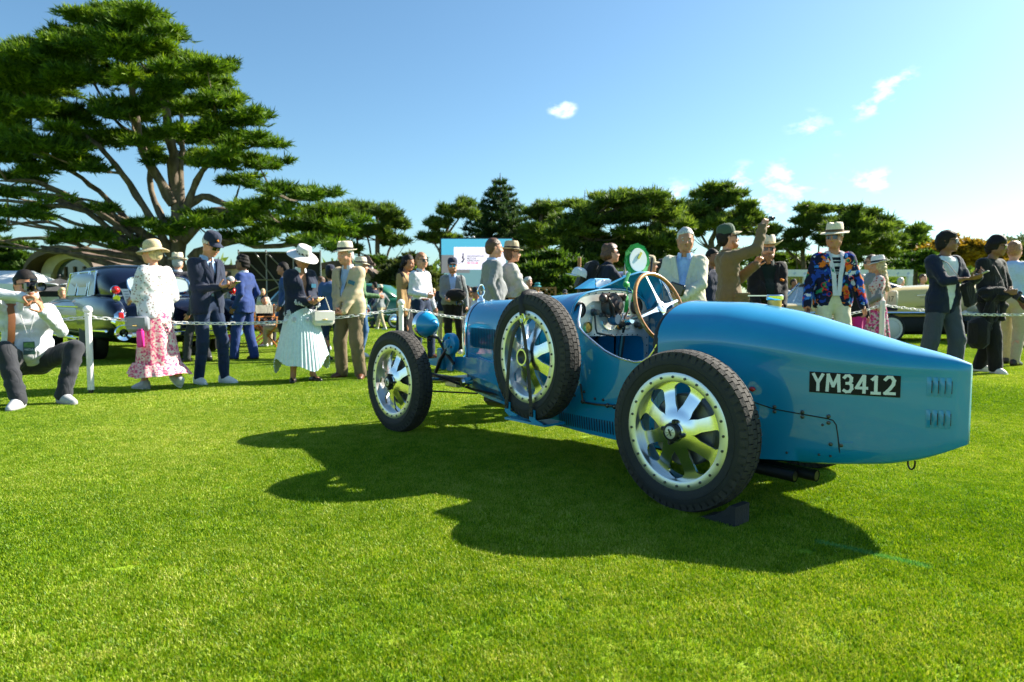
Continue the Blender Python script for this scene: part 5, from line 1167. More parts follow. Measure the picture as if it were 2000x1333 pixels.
# ================================================================ THINGS IN HAND
def slab(name, label, cat, pt, size, eul, m, m2=None):
    t = thing(name, label, cat, pt); mb = MB(); mb.box((0, 0, 0), size, bev=min(size) * .3); b = mb.build('casing', m, t, smooth=False, rot=Euler(eul))
    if m2: mb = MB(); mb.box((0, 0, size[2] * .5 + .0006), (size[0] * .92, size[1] * .95, .001)); mb.build('screen', m2, t, smooth=False, rot=Euler(eul))
    return t
M_SCREEN = mat('phone_screen', (.05, .06, .08), .1, coat=.8)
def phone(label, p, i, eul=(R(35), 0, 0), off=(0, 0, .02), case=None):
    w = p.W(p.hand[i]) + Vector(off); e = Euler((eul[0], eul[1], p.root.rotation_euler.z + eul[2])); return slab('phone', label, 'phone', w, (.075, .155, .010), e, case or M_PHONE, M_SCREEN)
def paper(label, p, i, size=(.15, .21), eul=(R(50), 0, 0), off=(0, 0, .05)):
    w = p.W(p.hand[i]) + Vector(off); t = thing('leaflet', label, 'leaflet', w); mb = MB(); mb.box((0, 0, 0), (size[0], size[1], .004)); e = Euler((eul[0], eul[1], p.root.rotation_euler.z + eul[2])); o = mb.build('sheet', M_PAPER, t, smooth=False, rot=e)
    mb = MB(); 
    for k in range(4): mb.box((0, .05 - .03 * k, .0024), (size[0] * (.7 - .1 * (k % 2)), .008, .0008))
    mb.build('print_lines', mat('grey_print', (.25, .28, .34), .6), t, smooth=False, rot=e, kind='stuff'); return t
def photo_camera(label, pos, rz, pitch=0.0, big=True, neck=None):
    t = thing('photo_camera', label, 'camera', pos, 0); t.rotation_euler = (pitch, 0, rz)
    mb = MB(); mb.box((0, 0, 0), (.135, .06, .085), bev=.012); mb.box((0, .005, .055), (.055, .05, .035), bev=.012); mb.box((.055, .03, 0), (.03, .04, .085), bev=.01); mb.build('camera_body', M_PHONE, t)
    L_ = .15 if big else .10; mb = MB(); mb.lathe([(.034, .02), (.036, .05), (.036, .09), (.040, .10), (.042, L_), (.038, L_), (.034, L_ - .02)], 22, Matrix.Rotation(R(-90), 4, 'X')); ln = mb.build('lens_barrel', M_BLACK, t)
    mb = MB(); mb.lathe([(.0001, L_ - .025), (.036, L_ - .02)], 18, Matrix.Rotation(R(-90), 4, 'X')); mb.build('front_glass', M_LENSG, t)
    mb = MB(); mb.lathe([(.0425, L_ - .03), (.043, L_ - .022), (.0425, L_ - .014)], 22, Matrix.Rotation(R(-90), 4, 'X')); mb.build('lens_ring', M_BRASS, t)
    return t
def strap_line(p, name, pts, m, w=.016, flat=.2):
    mb = MB(); mb.tube([Vector(q) for q in pts], w, 6, flat=flat); return p.tb(name, mb, m)
def handbag(label, pos, rz, size, m, strap=None, m2=None, flap=True, name='handbag', cat='bag'):
    t = thing(name, label, cat, pos, rz); x, y, z = size; mb = MB(); mb.box((0, 0, 0), size, bev=min(size) * .3); mb.build('bag_body', m, t)
    if flap: mb = MB(); mb.box((0, -y * .5 - .004, z * .14), (x * .92, .008, z * .62), bev=.003); mb.build('flap', m2 or m, t); mb = MB(); mb.box((0, -y * .5 - .010, -z * .10), (x * .22, .008, .014), bev=.003); mb.build('clasp', M_GOLD, t)
    if strap: mb = MB(); mb.tube([Vector(q) for q in strap], .006, 6); mb.build('strap', m2 or m, t)
    return t
# ================================================================ VISITORS NEAR THE CHAIN
def arch_strap(x, h): return [(-x, 0, 0), (-x * .8, 0, h * .6), (0, 0, h), (x * .8, 0, h * .6), (x, 0, 0)]
# photographer crouching at the left edge
p = Person('crouching photographer in white shirt aiming a camera at the left edge', 52, 6.15, None, 218, SK2, seed=1, h=1.80, hip_z=.36, hip_y=-.16, lean=14, rfoot=(.10, .32, .085), lfoot=(-.22, .24, .085), rknee=(.3, 1, .7), lknee=(-.8, 1, .6),
           rhand=(.04, .26, .93), lhand=(-.10, .34, .80), relbow=(1, .2, .5), lelbow=(-.6, .1, -1), rcurl=1.0, lcurl=.9, lhdir=(.3, .2, .9), rhdir=(-.8, .45, .05), rpalm=(0, .2, -1), lpalm=(.8, -.2, .3), shades=True, fat=.03, hyaw=14, hpitch=-4, rfoot_yaw=-25, lfoot_yaw=25)
p.top('shirt', M_SHIRT, o=.012, wr=.005); p.collar(M_SHIRT); p.trousers(M_CHAR, wr=.005); p.shoes(M_GSHOE, M_ORSOLE); p.hair(M_HAIRD, 'short'); p.beard(M_HAIRG)
strap_line(p, 'shoulder_strap', [p.T(.13, -.10, 1.42), p.T(.12, .02, 1.475), p.T(.11, .11, 1.38), p.T(.12, .145, 1.22), p.T(.14, .15, 1.05)], M_LBROWN, .03)
strap_line(p, 'lanyard', [p.T(.05, .10, 1.40), p.T(.0, .16, 1.2), p.T(-.05, .10, 1.40)], mat('lanyard_white', (.6, .6, .6), .6), .004, 1)
t = thing('media_pass', 'dark green MEDIA pass hanging on the chest of the crouching photographer', 'badge', p.W(p.T(0, .185, 1.12)), p.root.rotation_euler.z + math.pi); t.rotation_euler.x = R(-8)
MB().box((0, 0, 0), (.085, .005, .115)).build('pass_card', mat('pass_green', (.012, .045, .025), .3), t, smooth=False)
MB().box((0, -.0035, .028), (.078, .002, .045)).build('pass_picture', mat('pass_meadow', (.10, .22, .03), .4, var=.5, vscale=40), t, smooth=False)
tm = text_mesh('MEDIA', 'pass_text')
for v in tm.vertices: v.co = (-.032 + .064 * v.co.x, -.0048, -.022 + .018 * v.co.y)
link('pass_text', tm, t, M_WHITE)
hc = p.W(p.H(.0, .17, .0)); cfw = p.W(p.H(-.02, .27, -.005)) - p.W(p.H(0, .1, 0)); photo_camera('black camera with a long lens held to the eye of the crouching photographer', hc, math.atan2(-cfw.x, cfw.y) , 0)
# lady in lace top and pink floral skirt
p = Person('woman in white lace top, pink floral skirt and straw sun hat', 303, 7.15, 468, 68, SK1, seed=2, nom=1.80, female=True, hyaw=12, hpitch=0, lhand=(-.10, .30, 1.06), rhand=(.14, .22, 1.06), lcurl=.8, rcurl=.8, lfoot=(-.08, .12, .085), rfoot=(.09, -.26, .13), rfoot_pitch=-35, brow=M_HAIRB, shades=False, fat=.02)
p.skirt('skirt', M_FLORAL, 1.08, .24, .135, .27, 9, .012, .02, sway=(0, -.03)); p.skirt('skirt_flounce', M_FLORAL, .34, .19, .265, .36, 16, .02, .015, sway=(0, -.05))
p.top('lace_top', M_LACE, sleeve=.50, o=.030, hem=.86, wr=.004, sl_r=(.075, .085, .05)); p.shoes(M_GSHOE, M_SOLE); p.hat('sun', M_STRAW, M_STRAW, tilt=-8); p.hair(M_HAIRL, 'short')
paper('white folded card in the hand of the woman in lace top', p, -1, (.10, .16), (R(70), 0, R(10)), (0, 0, .07))
q_ = p.W((-.26, -.02, .80)); handbag('grey crossbody handbag at the hip of the woman in lace top', q_, R(68) - R(75), (.24, .08, .15), mat('grey_leather', (.22, .24, .27), .5, var=.1), [(-.02, .03, .07), (.02, .06, .35), (.05, .13, .62)])
t = thing('bottle_pouch', 'bright pink pouch hanging below the grey crossbody bag', 'pouch', p.W((-.30, -.10, .63)), R(-8)); mb = MB(); mb.box((0, 0, 0), (.075, .04, .17), bev=.012); mb.build('pouch_body', mat('hot_pink', (.80, .02, .28), .4), t); mb = MB(); mb.box((0, 0, .092), (.05, .03, .02), bev=.004); mb.build('pouch_flap', mat('pink_dark', (.5, .02, .2), .4), t)
# man behind in blazer and panama, back turned
p = Person('man in charcoal blazer and panama hat seen from behind', 349, 11.8, 494, 15, SK1, seed=3, nom=1.80, res=.019, eyes=False, lips=False)
p.top('blazer', M_CHAR, hem=.80, o=.022); p.trousers(M_KHAKI); p.shoes(M_BRSHOE); p.hat('panama', M_IVORY, M_BAND); p.hair(M_HAIRG, 'short'); p.collar(M_SHIRT)
p = Person('man in dark suit mostly hidden behind the man in the navy cap', 384, 10.6, 520, 95, SK2, seed=4, res=.019, lfoot=(-.09, .16, .085), rfoot=(.09, -.16, .085))
p.top('jacket', M_CHAR, hem=.80, o=.02); p.trousers(M_CHAR); p.shoes(M_BSHOE); p.hair(M_HAIRD, 'short')
# man in navy cap looking at his phone
p = Person('man in navy blazer, jeans and navy baseball cap looking down at a phone', 405, 7.62, 450, 243, SK1, seed=5, nom=1.79, hpitch=26, hyaw=6, shades=True, rhand=(.05, .25, 1.13), lhand=(-.09, .28, 1.13), rcurl=.7, lcurl=.7, rpalm=(-.3, -.1, 1), lpalm=(.3, -.1, 1), rhdir=(-.55, .8, .15), lhdir=(.4, .9, .1), lfoot=(-.12, .10, .085), rfoot=(.09, -.08, .085), lfoot_yaw=14)
p.top('shirt', M_SKYSHIRT, o=.004, sleeve=.3); p.top('blazer', M_NAVY2, hem=.82, o=.022, vee=(1.12, 1.45, .085, .07)); p.lapels(M_NAVY2, 1.12, 1.44, .085); p.collar(M_SKYSHIRT); p.tie(M_NAVY); p.trousers(M_JEANS, (.092, .068, .056)); p.shoes(M_WSHOE, M_SOLE); p.hat('cap', M_NAVY2); p.hair(M_HAIRG, 'crop')
mb = MB(); mb.ball(p.H(.03, .098, .105), (.014, .010, .014), 8, 6); p.tb('cap_badge', mb, M_ORANGE)
phone('phone held by the man in the navy cap', p, -1, (R(20), 0, 0), (.02, 0, .03))
# man in bright blue suit
p = Person('man in royal blue suit with dark wavy hair standing in profile', 478, 11.0, 498, 82, SK3, seed=6, res=.017, shades=True, hyaw=8, lhand=(-.20, .08, .90), rhand=(.22, .10, .95), lfoot=(-.08, .16, .085), rfoot=(.08, -.12, .085))
p.top('jacket', M_BLUESUIT, hem=.80, o=.022); p.trousers(M_BLUESUIT, (.10, .082, .078)); p.shoes(M_BSHOE); p.hair(M_HAIRD, 'full'); p.collar(M_SHIRT)
# lady in black jacket and white pleated skirt
p = Person('woman in black lace trimmed jacket, white pleated skirt and white brimmed hat', 588, 7.85, 482, 222, SK2, seed=7, nom=1.77, female=True, hpitch=22, hyaw=4, rhand=(.04, .23, 1.06), lhand=(-.07, .26, 1.05), rcurl=.8, lcurl=.8, rpalm=(-.5, -.2, .9), lpalm=(.5, -.2, .9), lfoot=(-.12, .05, .085), rfoot=(.13, .0, .085), rfoot_yaw=-25, lfoot_yaw=12, fat=.025)
p.skirt('pleated_skirt', M_WSKIRT, 1.00, .24, .165, .36, 44, .009, .075); p.top('jacket', M_NAVY, hem=.78, o=.026, vee=(1.05, 1.45, .055, .05), sl_r=(.060, .058, .062)); p.collar(M_WTEE); p.shoes(M_BSHOE, None, 'flat'); p.hat('wide', M_WSTRAW, pattern('navy_net_band', [(0, (.015, .015, .03)), (.3, (.015, .015, .03)), (.42, (.6, .58, .6))], 34, 'dist'), tilt=-6); p.hair(M_HAIRB, 'bun')
rg = np.random.default_rng(5)
for k in range(16):                                    # white lace flowers sewn on the cuffs and the hem
    a = rg.uniform(-1.2, 1.9); z = .82 + .12 * rg.random() if k < 8 else None
    if k < 8: c = V3(.212 * math.sin(a), .190 * math.cos(a) + .02, z)
    else: u = rg.uniform(.45, .98); i = 1 if k % 2 else -1; c = p.el[i] + (p.wr[i] - p.el[i]) * u + V3(.03 * i * rg.random(), .03, -.045 + .03 * rg.random())
    mb = MB(); r_ = rg.uniform(.030, .048)
    for q in range(7): mb.ball(V3(c[0] + r_ * .6 * math.cos(q * .9), c[1] + .008, c[2] + r_ * .6 * math.sin(q * .9)), (r_ * .33, .010, r_ * .33), 6, 4)
    mb.ball(c + V3(0, .010, 0), (r_ * .35, .010, r_ * .35), 6, 4); p.tb('lace_flower', mb, M_SHIRT)
mb = MB(); mb.tube([p.H(-.11, -.06, .06), p.H(-.16, -.12, .03), p.H(-.17, -.17, -.05), p.H(-.14, -.19, -.02), p.H(-.13, -.11, .05)], .006, 6); p.tb('hat_ribbon', mb, M_ORANGE)
mb = MB(); mb.box(p.T(-.10, .165, 1.26), (.075, .008, .05), Euler((0, 0, R(12)))); p.tb('name_badge', mb, M_BADGE, smooth=False)
phone('gold phone held by the woman in the black jacket', p, -1, (R(25), 0, R(10)), (.02, 0, .03), M_GOLD)
handbag('white leather handbag on the forearm of the woman in the black jacket', p.W((-.20, .21, .84)), R(222 - 180 - 5), (.26, .10, .17), mat('white_bag', (.68, .66, .60), .45, var=.05), [(-.09, 0, .07), (-.05, 0, .20), (.03, 0, .24), (.09, 0, .07)])
# man in beige blazer
p = Person('older man in beige checked blazer, olive trousers and fedora with hands clasped', 683, 8.2, 480, 160, SK4, seed=8, nom=1.75, lean=3, hyaw=-14, hpitch=8, fat=.035, rhand=(.03, .26, .79), lhand=(-.04, .27, .80), rcurl=.9, lcurl=.9, rhdir=(-.8, .3, -.4), lhdir=(.8, .3, -.4), relbow=(.9, -.6, 0), lelbow=(-.9, -.6, 0), rfoot=(.16, -.05, .085), lfoot=(-.16, .0, .085), rfoot_yaw=-22, lfoot_yaw=25)
p.top('shirt', M_SKYSHIRT, o=.004, sleeve=.3); p.top('blazer', M_PLAID, hem=.80, o=.026, vee=(1.06, 1.45, .085, .05), sl_r=(.062, .056, .050)); p.lapels(M_BEIGE, 1.06, 1.44, .085); p.collar(M_SHIRT); p.trousers(M_OLIVE, (.105, .088, .080)); p.shoes(M_BRSHOE); p.hat('fedora', M_IVORY, M_BAND, tilt=6); p.hair(M_HAIRG, 'short')
strap_line(p, 'lanyard', [p.T(.07, .05, 1.45), p.T(.05, .14, 1.25), p.T(.0, .19, 1.08), p.T(-.05, .14, 1.25), p.T(-.07, .05, 1.45)], M_BLK, .005, 1)
mb = MB(); mb.box(p.T(-.13, .135, 1.27), (.085, .008, .05), Euler((0, R(-20), R(20)))); p.tb('name_badge', mb, M_BADGE, smooth=False)
for z in (1.02, .93): mb = MB(); mb.ball(p.T(-.012, .185, z), .009, 8, 6); p.tb('button', mb, M_BRSHOE)
# two behind him
p = Person('person in green jacket, jeans and pale hat behind the man in the beige blazer', 704, 11.6, 503, 285, SK1, seed=9, nom=1.80, res=.02, rhand=(.16, .3, 1.1), rcurl=.8)
p.top('jacket', M_GREEN, hem=.86, o=.02); p.trousers(M_JEANSL); p.shoes(M_WSHOE); p.hat('fedora', M_IVORY, M_BAND); p.hair(M_HAIRG, 'short')
p = Person('woman in navy jacket, jeans and black sneakers turned away behind the chain', 646, 10.9, 520, 20, SK2, seed=10, res=.019, female=True, eyes=False, lips=False, rfoot=(.12, .05, .085), lfoot=(-.08, -.05, .085), rfoot_yaw=-60, lfoot_yaw=-40)
p.top('jacket', M_DENIM, hem=.9, o=.02); p.trousers(M_JEANS, (.086, .062, .05), length=.93); p.shoes(M_BSHOE, M_SOLE); p.hair(M_HAIRD, 'bun'); p.hat('cap', M_NAVY)
# curly haired woman and man in white shirt
p = Person('woman with dark curly hair in black dress and camel striped cardigan', 792, 11.4, 497, 252, SK2, seed=11, res=.017, female=True, hpitch=14, rhand=(.22, .06, .80), lhand=(-.2, .15, .85))
p.top('dress_top', M_CHAR, o=.008, sleeve=.3, vee=(1.30, 1.45, .05, 0)); p.skirt('dress_skirt', M_CHAR, 1.06, .14, .14, .21, 5, .01); p.shoes(M_BSHOE); p.hair(M_HAIRD, 'curly')
p.top('cardigan', pattern('camel_stripe', [(0, (.40, .26, .12)), (.62, (.40, .26, .12)), (.7, (.015, .012, .012))], 9, 'dist', stretch=(1.0, .2, .2)), hem=.72, o=.024, vee=(1.0, 1.44, .075, .10), sl_r=(.060, .056, .052))
paper('printed white programme held by the woman with curly hair', p, 1, (.22, .16), (R(80), 0, R(20)), (.10, -.08, -.02))
p = Person('man in white shirt and dark jeans beside the woman with curly hair', 822, 11.1, 493, 236, SK4, seed=12, res=.017, shades=True, hyaw=-8, rhand=(.12, .22, 1.06), rcurl=1.0, lhand=(-.24, .08, .86), rfoot=(.12, -.02, .085), lfoot=(-.13, .1, .085))
p.top('shirt', M_SHIRT, o=.012, wr=.004); p.collar(M_SHIRT); p.trousers(M_JEANS); p.shoes(M_BRSHOE); p.hair(M_HAIRR, 'short'); mb = MB(); mb.tube([V3(.128 * math.cos(a), .108 * math.sin(a), 1.0) for a in np.linspace(0, 6.283, 25)[:-1]], .016, 6, closed=True); p.tb('belt', mb, M_BRSHOE)
# man in grey cardigan with navy cap
p = Person('bearded man in grey cardigan, navy cap and blue mirrored sunglasses holding a black bag', 884, 12.4, 504, 187, SK4, seed=13, nom=1.79, res=.017, shades=True, lens=mat('blue_mirror', (.02, .25, .42), .08, .6), rhand=(.12, .27, 1.02), lhand=(-.26, .08, .88), rcurl=.8, rpalm=(-.3, -.2, 1), lfoot=(-.14, .03, .085), rfoot=(.07, -.06, .085))
p.top('shirt', M_SKYSHIRT, o=.006, sleeve=.3); p.collar(M_SKYSHIRT); p.top('cardigan', M_GREYC, hem=.92, o=.022, vee=(.98, 1.45, .07, .05)); p.trousers(M_BLK); p.shoes(M_WSHOE, M_SOLE); p.hat('cap', M_NAVY2); p.hair(M_HAIRR, 'crop'); p.beard(M_HAIRR)
t = thing('camera_bag', 'black soft bag held in front of the man in the grey cardigan', 'bag', p.W((-.06, .24, 1.10)), R(187)); mb = MB(); mb.ball((0, 0, 0), (.19, .10, .115), 16, 10); mb.build('bag_body', M_BLK, t); mb = MB(); mb.tube([(-.14, .05, .06), (-.1, .02, .26), (-.09, -.1, .36)], .012, 6); mb.build('strap', M_BLK, t)
photo_camera('small silver camera hanging at the waist of the man in the grey cardigan', p.W((-.12, .20, .95)), R(187), 0, False)
# man in grey blazer and woman in grey shawl, in front of the screen
p = Person('man in grey blazer and blue shirt in profile, in front of the big screen', 962, 9.3, 465, 292, SK4, seed=14, hyaw=-8, fat=.03, rhand=(.25, .0, .90), lhand=(-.2, .1, .9))
p.top('blazer', M_GREY, hem=.80, o=.024); p.trousers(M_CHAR); p.shoes(M_BRSHOE); p.hair(M_HAIRB, 'short'); p.collar(M_SKYSHIRT, .072, .05)
p = Person('woman in grey shawl and banded hat beside the man in the grey blazer', 997, 9.7, 473, 281, SK1, seed=15, nom=1.79, female=True, shades=True, rhand=(.10, .34, 1.02), lhand=(-.10, .30, 1.05), rcurl=.8, lcurl=.8)
p.skirt('skirt', M_BLK, 1.02, .3, .14, .22, 5, .01); p.top('shawl', M_SHAWL, sleeve=.62, o=.034, hem=1.0, wr=.006, sl_r=(.072, .078, .07)); p.shoes(M_BSHOE); p.hat('panama', M_KHAKI, M_BAND); p.hair(M_HAIRB, 'bun')
mb = MB(); mb.tube([p.H(.095, -.02, -.05 + .022 * 0) + p.RH @ V3(0, .016 * math.cos(a), .020 * math.sin(a)) for a in np.linspace(0, 6.283, 13)[:-1]], .003, 5, closed=True); p.tb('earring', mb, M_BSHOE)
paper('pale leaflet held by the woman in the grey shawl', p, 1, (.16, .22), (R(15), 0, 0), (.04, 0, .01))
# young man leaning, navy polo, backpack
p = Person('young man in navy polo with black backpack leaning forward behind the blue racing car', 1158, 8.9, 484, 282, SK4, seed=16, nom=1.66, lean=24, hpitch=-18, shades=True, rhand=(.05, .62, 1.22), lhand=(-.12, .56, 1.18), rcurl=1.2, lcurl=1.2, relbow=(.3, -.4, -1), lelbow=(-.3, -.4, -1), rhdir=(0, .4, .9))
p.top('polo', M_NAVY, sleeve=.42, o=.012); p.collar(M_NAVY); p.trousers(M_KHAKI); p.shoes(M_WSHOE); p.hair(M_HAIRB, 'full')
t = thing('backpack', 'black backpack on the back of the young man in the navy polo', 'backpack', p.W(p.T(0, -.20, 1.22)), R(282)); t.rotation_euler.x = R(-24)
mb = MB(); mb.box((0, 0, 0), (.30, .16, .44), bev=.06); mb.build('pack_body', M_BLK, t); mb = MB(); mb.box((0, -.085, -.06), (.22, .05, .24), bev=.02); mb.build('pack_pocket', M_CHAR, t)
for i in (1, -1): mb = MB(); mb.tube([(i * .11, .06, .18), (i * .12, .20, .24), (i * .12, .32, .10), (i * .13, .25, -.10), (i * .12, .07, -.16)], .020, 6, flat=.3); mb.build('pack_strap', M_BLK, t)
cp = thing('hanging_cap', 'red and white cap clipped on the black backpack', 'cap', at(1130, 540, 8.75), R(100)); cp.rotation_euler.x = R(18)
mb = MB(); n = 24; mb.grid([[Vector((.09 * q * math.cos(6.2832 * i / n), .10 * q * math.sin(6.2832 * i / n), h)) for i in range(n)] for q, h in ((1, 0), (.98, .05), (.82, .09), (.5, .11), (.001, .115))], close=True)
for i, f_ in enumerate(mb.f):
    c = sum((Vector(mb.v[k]) for k in f_), Vector()) / 4; mb.mi[i] = 1 if c.y < .02 else 0
mb.build('crown', [M_WTEE, M_REDC], cp); mb = MB(); mb.v = []; vm = solidify([[Vector((.08 * math.sin(a) * (1 + .1 * u), .095 * math.cos(a) + .08 * u * math.cos(a), -.02 * u)) for a in np.linspace(R(-70), R(70), 11)] for u in np.linspace(0, 1, 4)], .004); vm.build('visor', M_WTEE, cp)
# grey haired man in cream blazer
p = Person('grey haired man in cream blazer and pale blue shirt holding a black pouch', 1336, 6.9, 446, 158, SK2, seed=17, nom=1.76, hyaw=14, hpitch=4, lean=-2, fat=.035, brow=M_HAIRG, rhand=(.12, .30, 1.08), lhand=(-.04, .31, 1.03), rcurl=.7, lcurl=.7, rhdir=(-.7, .6, .1), lhdir=(.85, .5, .1), rpalm=(-.3, -.9, .2), lpalm=(.2, -.9, .3), lelbow=(-1, -.5, -.1), relbow=(.7, -.8, -.2))
p.top('shirt', M_SKYSHIRT, o=.006, sleeve=.3); p.top('blazer', M_CREAM, hem=.80, o=.026, vee=(1.02, 1.46, .090, .05), sl_r=(.064, .058, .052), wr=.004); p.lapels(M_CREAM, 1.02, 1.45, .09); p.collar(M_SKYSHIRT, .074, .055); p.trousers(M_KHAKI); p.shoes(M_BRSHOE); p.hair(M_HAIRG, 'crop')
t = thing('pouch', 'black pouch with white print held by the man in the cream blazer', 'pouch', p.W(p.hand[1]) + Vector((.03, -.03, .02)), R(140)); MB().box((0, 0, 0), (.16, .04, .11), Euler((0, R(-18), 0)), bev=.012).build('pouch_body', M_PHONE, t)
for dx, dz in ((.02, .0), (.045, -.015), (.035, .02)): MB().box((dx, -.0215, dz), (.018, .002, .014), Euler((0, R(-18), 0))).build('pouch_print', M_WHITE, t, smooth=False)
p = Person('woman in pale sun cap behind the aero screen of the blue racing car', 1266, 10.8, 500, 262, SK1, seed=18, nom=1.79, res=.02, female=True); p.top('shirt', M_SHAWL, o=.012); p.trousers(M_KHAKI); p.shoes(M_WSHOE); p.hat('cap', M_KHAKI); p.hair(M_HAIRR, 'bun')
p = Person('person in dark cap half hidden by the man in the cream blazer', 1292, 11.5, 507, 250, SK2, seed=19, nom=1.79, res=.022); p.top('shirt', M_SKYSHIRT, o=.012); p.trousers(M_CHAR); p.shoes(M_BSHOE); p.hat('cap', M_CHAR); p.hair(M_HAIRD, 'short')
p = Person('man in navy jacket standing between the cream blazer and the olive jacket', 1388, 10.2, 486, 215, SK3, seed=20, res=.02); p.top('jacket', M_NAVY2, hem=.84, o=.02); p.trousers(M_KHAKI); p.shoes(M_BSHOE); p.hair(M_HAIRD, 'short')
# man in olive jacket, arm raised with a camera stick
p = Person('man in olive field jacket and green cap raising a small camera overhead', 1423, 7.9, 437, 268, SK4, seed=21, nom=1.80, shades=True, lean=-3, hpitch=-8, rhand=(.16, .31, 1.74), lhand=(-.02, .30, 1.33), relbow=(.4, .2, -1), lelbow=(-.5, -.2, -1), rcurl=1.1, lcurl=1.3, rhdir=(-.1, .5, .85), lhdir=(.0, .5, .85), lpalm=(1, 0, 0), rpalm=(-1, .2, 0))
p.top('field_jacket', M_OLIVEJ, hem=.70, o=.032, wr=.004, sl_r=(.066, .060, .052)); p.trousers(M_OLIVE); p.shoes(M_BRSHOE); p.hat('cap', M_GREENCAP, tilt=2, visor=M_KHAKI); p.hair(M_HAIRD, 'short'); p.beard(M_HAIRR); p.collar(M_OLIVEJ, .07, .05)
mb = MB(); mb.box(p.T(.235, .08, .93), (.012, .16, .13), Euler((0, R(8), 0)), bev=.004); p.tb('jacket_pocket', mb, M_OLIVEJ); mb = MB(); mb.box(p.T(.245, .08, .985), (.014, .17, .05), Euler((0, R(8), 0)), bev=.004); p.tb('pocket_flap', mb, M_OLIVEJ); mb = MB(); mb.tube([p.T(.245, .0, .78), p.T(.25, .12, .95), p.T(.24, .16, 1.2)], .003, 5); p.tb('jacket_seam', mb, M_OLIVE)
t = thing('action_camera', 'small black camera held up high on a stick by the man in the olive jacket', 'camera', p.W(p.hand[1]) + Vector((.055, -.02, .03)), R(20)); MB().box((0, 0, 0), (.065, .035, .05), bev=.008).build('camera_body', M_PHONE, t); mb = MB(); mb.lathe([(.014, 0), (.014, .02), (.0001, .021)], 12, Matrix.Translation((.012, -.017, .004)) @ Matrix.Rotation(R(90), 4, 'X')); mb.build('lens', M_LENSG, t)
a = p.W(p.hand[-1]); b = p.W(p.hand[1]); mb = MB(); inv = t.matrix_basis.inverted(); mb.tube([inv @ (a + (a - b) * .10), inv @ b, (0, 0, -.02)], .008, 6); mb.build('stick', M_BLACK, t)
# bearded man in cowboy hat
p = Person('red bearded man in black blazer and straw cowboy hat', 1497, 8.5, 461, 172, SK4, seed=22, nom=1.81, fat=.06, shades=True, hyaw=-6, rhand=(.16, .24, .92), lhand=(-.14, .24, .92), rcurl=.9, lcurl=.9)
p.top('shirt', M_DKGRN, o=.006, sleeve=.3); p.top('blazer', M_BLK, hem=.80, o=.030, vee=(.9, 1.46, .13, .05), sl_r=(.070, .064, .055)); p.lapels(M_BLK, .98, 1.45, .11); p.collar(M_DKGRN, .076); p.trousers(M_BLK); p.shoes(M_BSHOE); p.hat('cowboy', M_IVORY, M_STRAW, tilt=4); p.hair(M_HAIRR, 'short'); p.beard(M_HAIRR, .07)
mb = MB(); mb.box(p.T(-.15, .155, 1.24), (.06, .012, .028), Euler((0, R(-12), R(25))), bev=.004); p.tb('pocket_square', mb, M_ORANGE)
# man in colourful blazer
p = Person('man in bright multicoloured art print blazer, cream trousers and panama hat', 1626, 7.9, 436, 172, SK2, seed=23, nom=1.80, shades=True, hyaw=-32, hpitch=0, rhand=(.31, .10, .86), lhand=(-.30, .10, .86), rcurl=.8, lcurl=.5, relbow=(1, -.8, 0), lelbow=(-1, -.8, 0), rfoot=(.14, 0, .085), lfoot=(-.14, 0, .085))
p.top('tee', M_TICKER, o=.004, sleeve=.3); p.top('blazer', M_ARTPRINT, hem=.84, o=.024, vee=(1.10, 1.46, .085, .085), sl_r=(.062, .056, .050)); p.lapels(M_ARTPRINT, 1.10, 1.45, .09); p.trousers(M_CREAMT, (.098, .080, .074)); p.shoes(M_WSHOE); p.hat('panama', M_IVORY, M_BROWNC, tilt=-4); p.hair(M_HAIRG, 'crop')
for i in (1, -1): strap_line(p, 'scarf', [p.T(i * .055, -.05, 1.49), p.T(i * .075, .04, 1.47), p.T(i * .065, .115, 1.36), p.T(i * .035, .14, 1.20), p.T(i * .02, .15, .98)], M_SHIRT, .026, .35)
for k, (x, z, m_) in enumerate(((.11, 1.36, 'y'), (-.11, 1.37, 'y'), (-.15, 1.17, 'r'), (.14, 1.10, 'r'), (.08, 1.0, 'r'), (-.10, 1.02, 'y'))):
    mm = M_ORANGE if m_ == 'y' else M_REDC; y = .125 - .35 * (abs(x) - .05) ** 2 * 4; mb = MB(); mb.tube([p.T(x + .026 * math.cos(a), y + .02, z + .026 * math.sin(a)) for a in np.linspace(0, 6.283, 15)[:-1]], .007, 5, closed=True, flat=.5); p.tb('printed_ring', mb, mm)
slab('wallet', 'dark brown phone wallet in the hand of the man in the multicoloured blazer', 'wallet', p.W(p.hand[1]) + Vector((.0, -.03, -.03)), (.02, .08, .14), Euler((0, R(12), R(20))), M_BRSHOE)
# blond woman in hat and red print dress; dark haired woman behind
p = Person('woman with long blond hair, small panama hat and red print dress by the chain post', 1715, 10.4, 500, 62, SK1, seed=24, nom=1.80, res=.017, female=True, eyes=False, lips=False, lhand=(-.16, .22, .98), rhand=(.2, .2, .95), lcurl=.8)
p.skirt('dress_skirt', M_MAGPRINT, 1.0, .16, .14, .27, 9, .014, .02); p.top('dress_top', M_REDPRINT, sleeve=.3, o=.018, hem=.90); f = Field(); p.arms(f, .056, .052, .044); p.out('sleeves', f.mesh(.017), M_GREYC); p.shoes(M_BRSHOE); p.hair(M_HAIRL, 'long'); p.hat('panama', M_WSTRAW, M_BAND, tilt=-8)
t = handbag('cream and navy shoulder bag of the woman with long blond hair', p.W((.20, -.20, 1.06)), R(-25), (.17, .09, .30), M_CREAM, [(0, 0, .15), (-.05, .03, .30), (-.06, .06, .40)], None, False); MB().box((0, 0, -.12), (.176, .096, .09), bev=.02).build('bag_bottom', M_NAVY2, t)
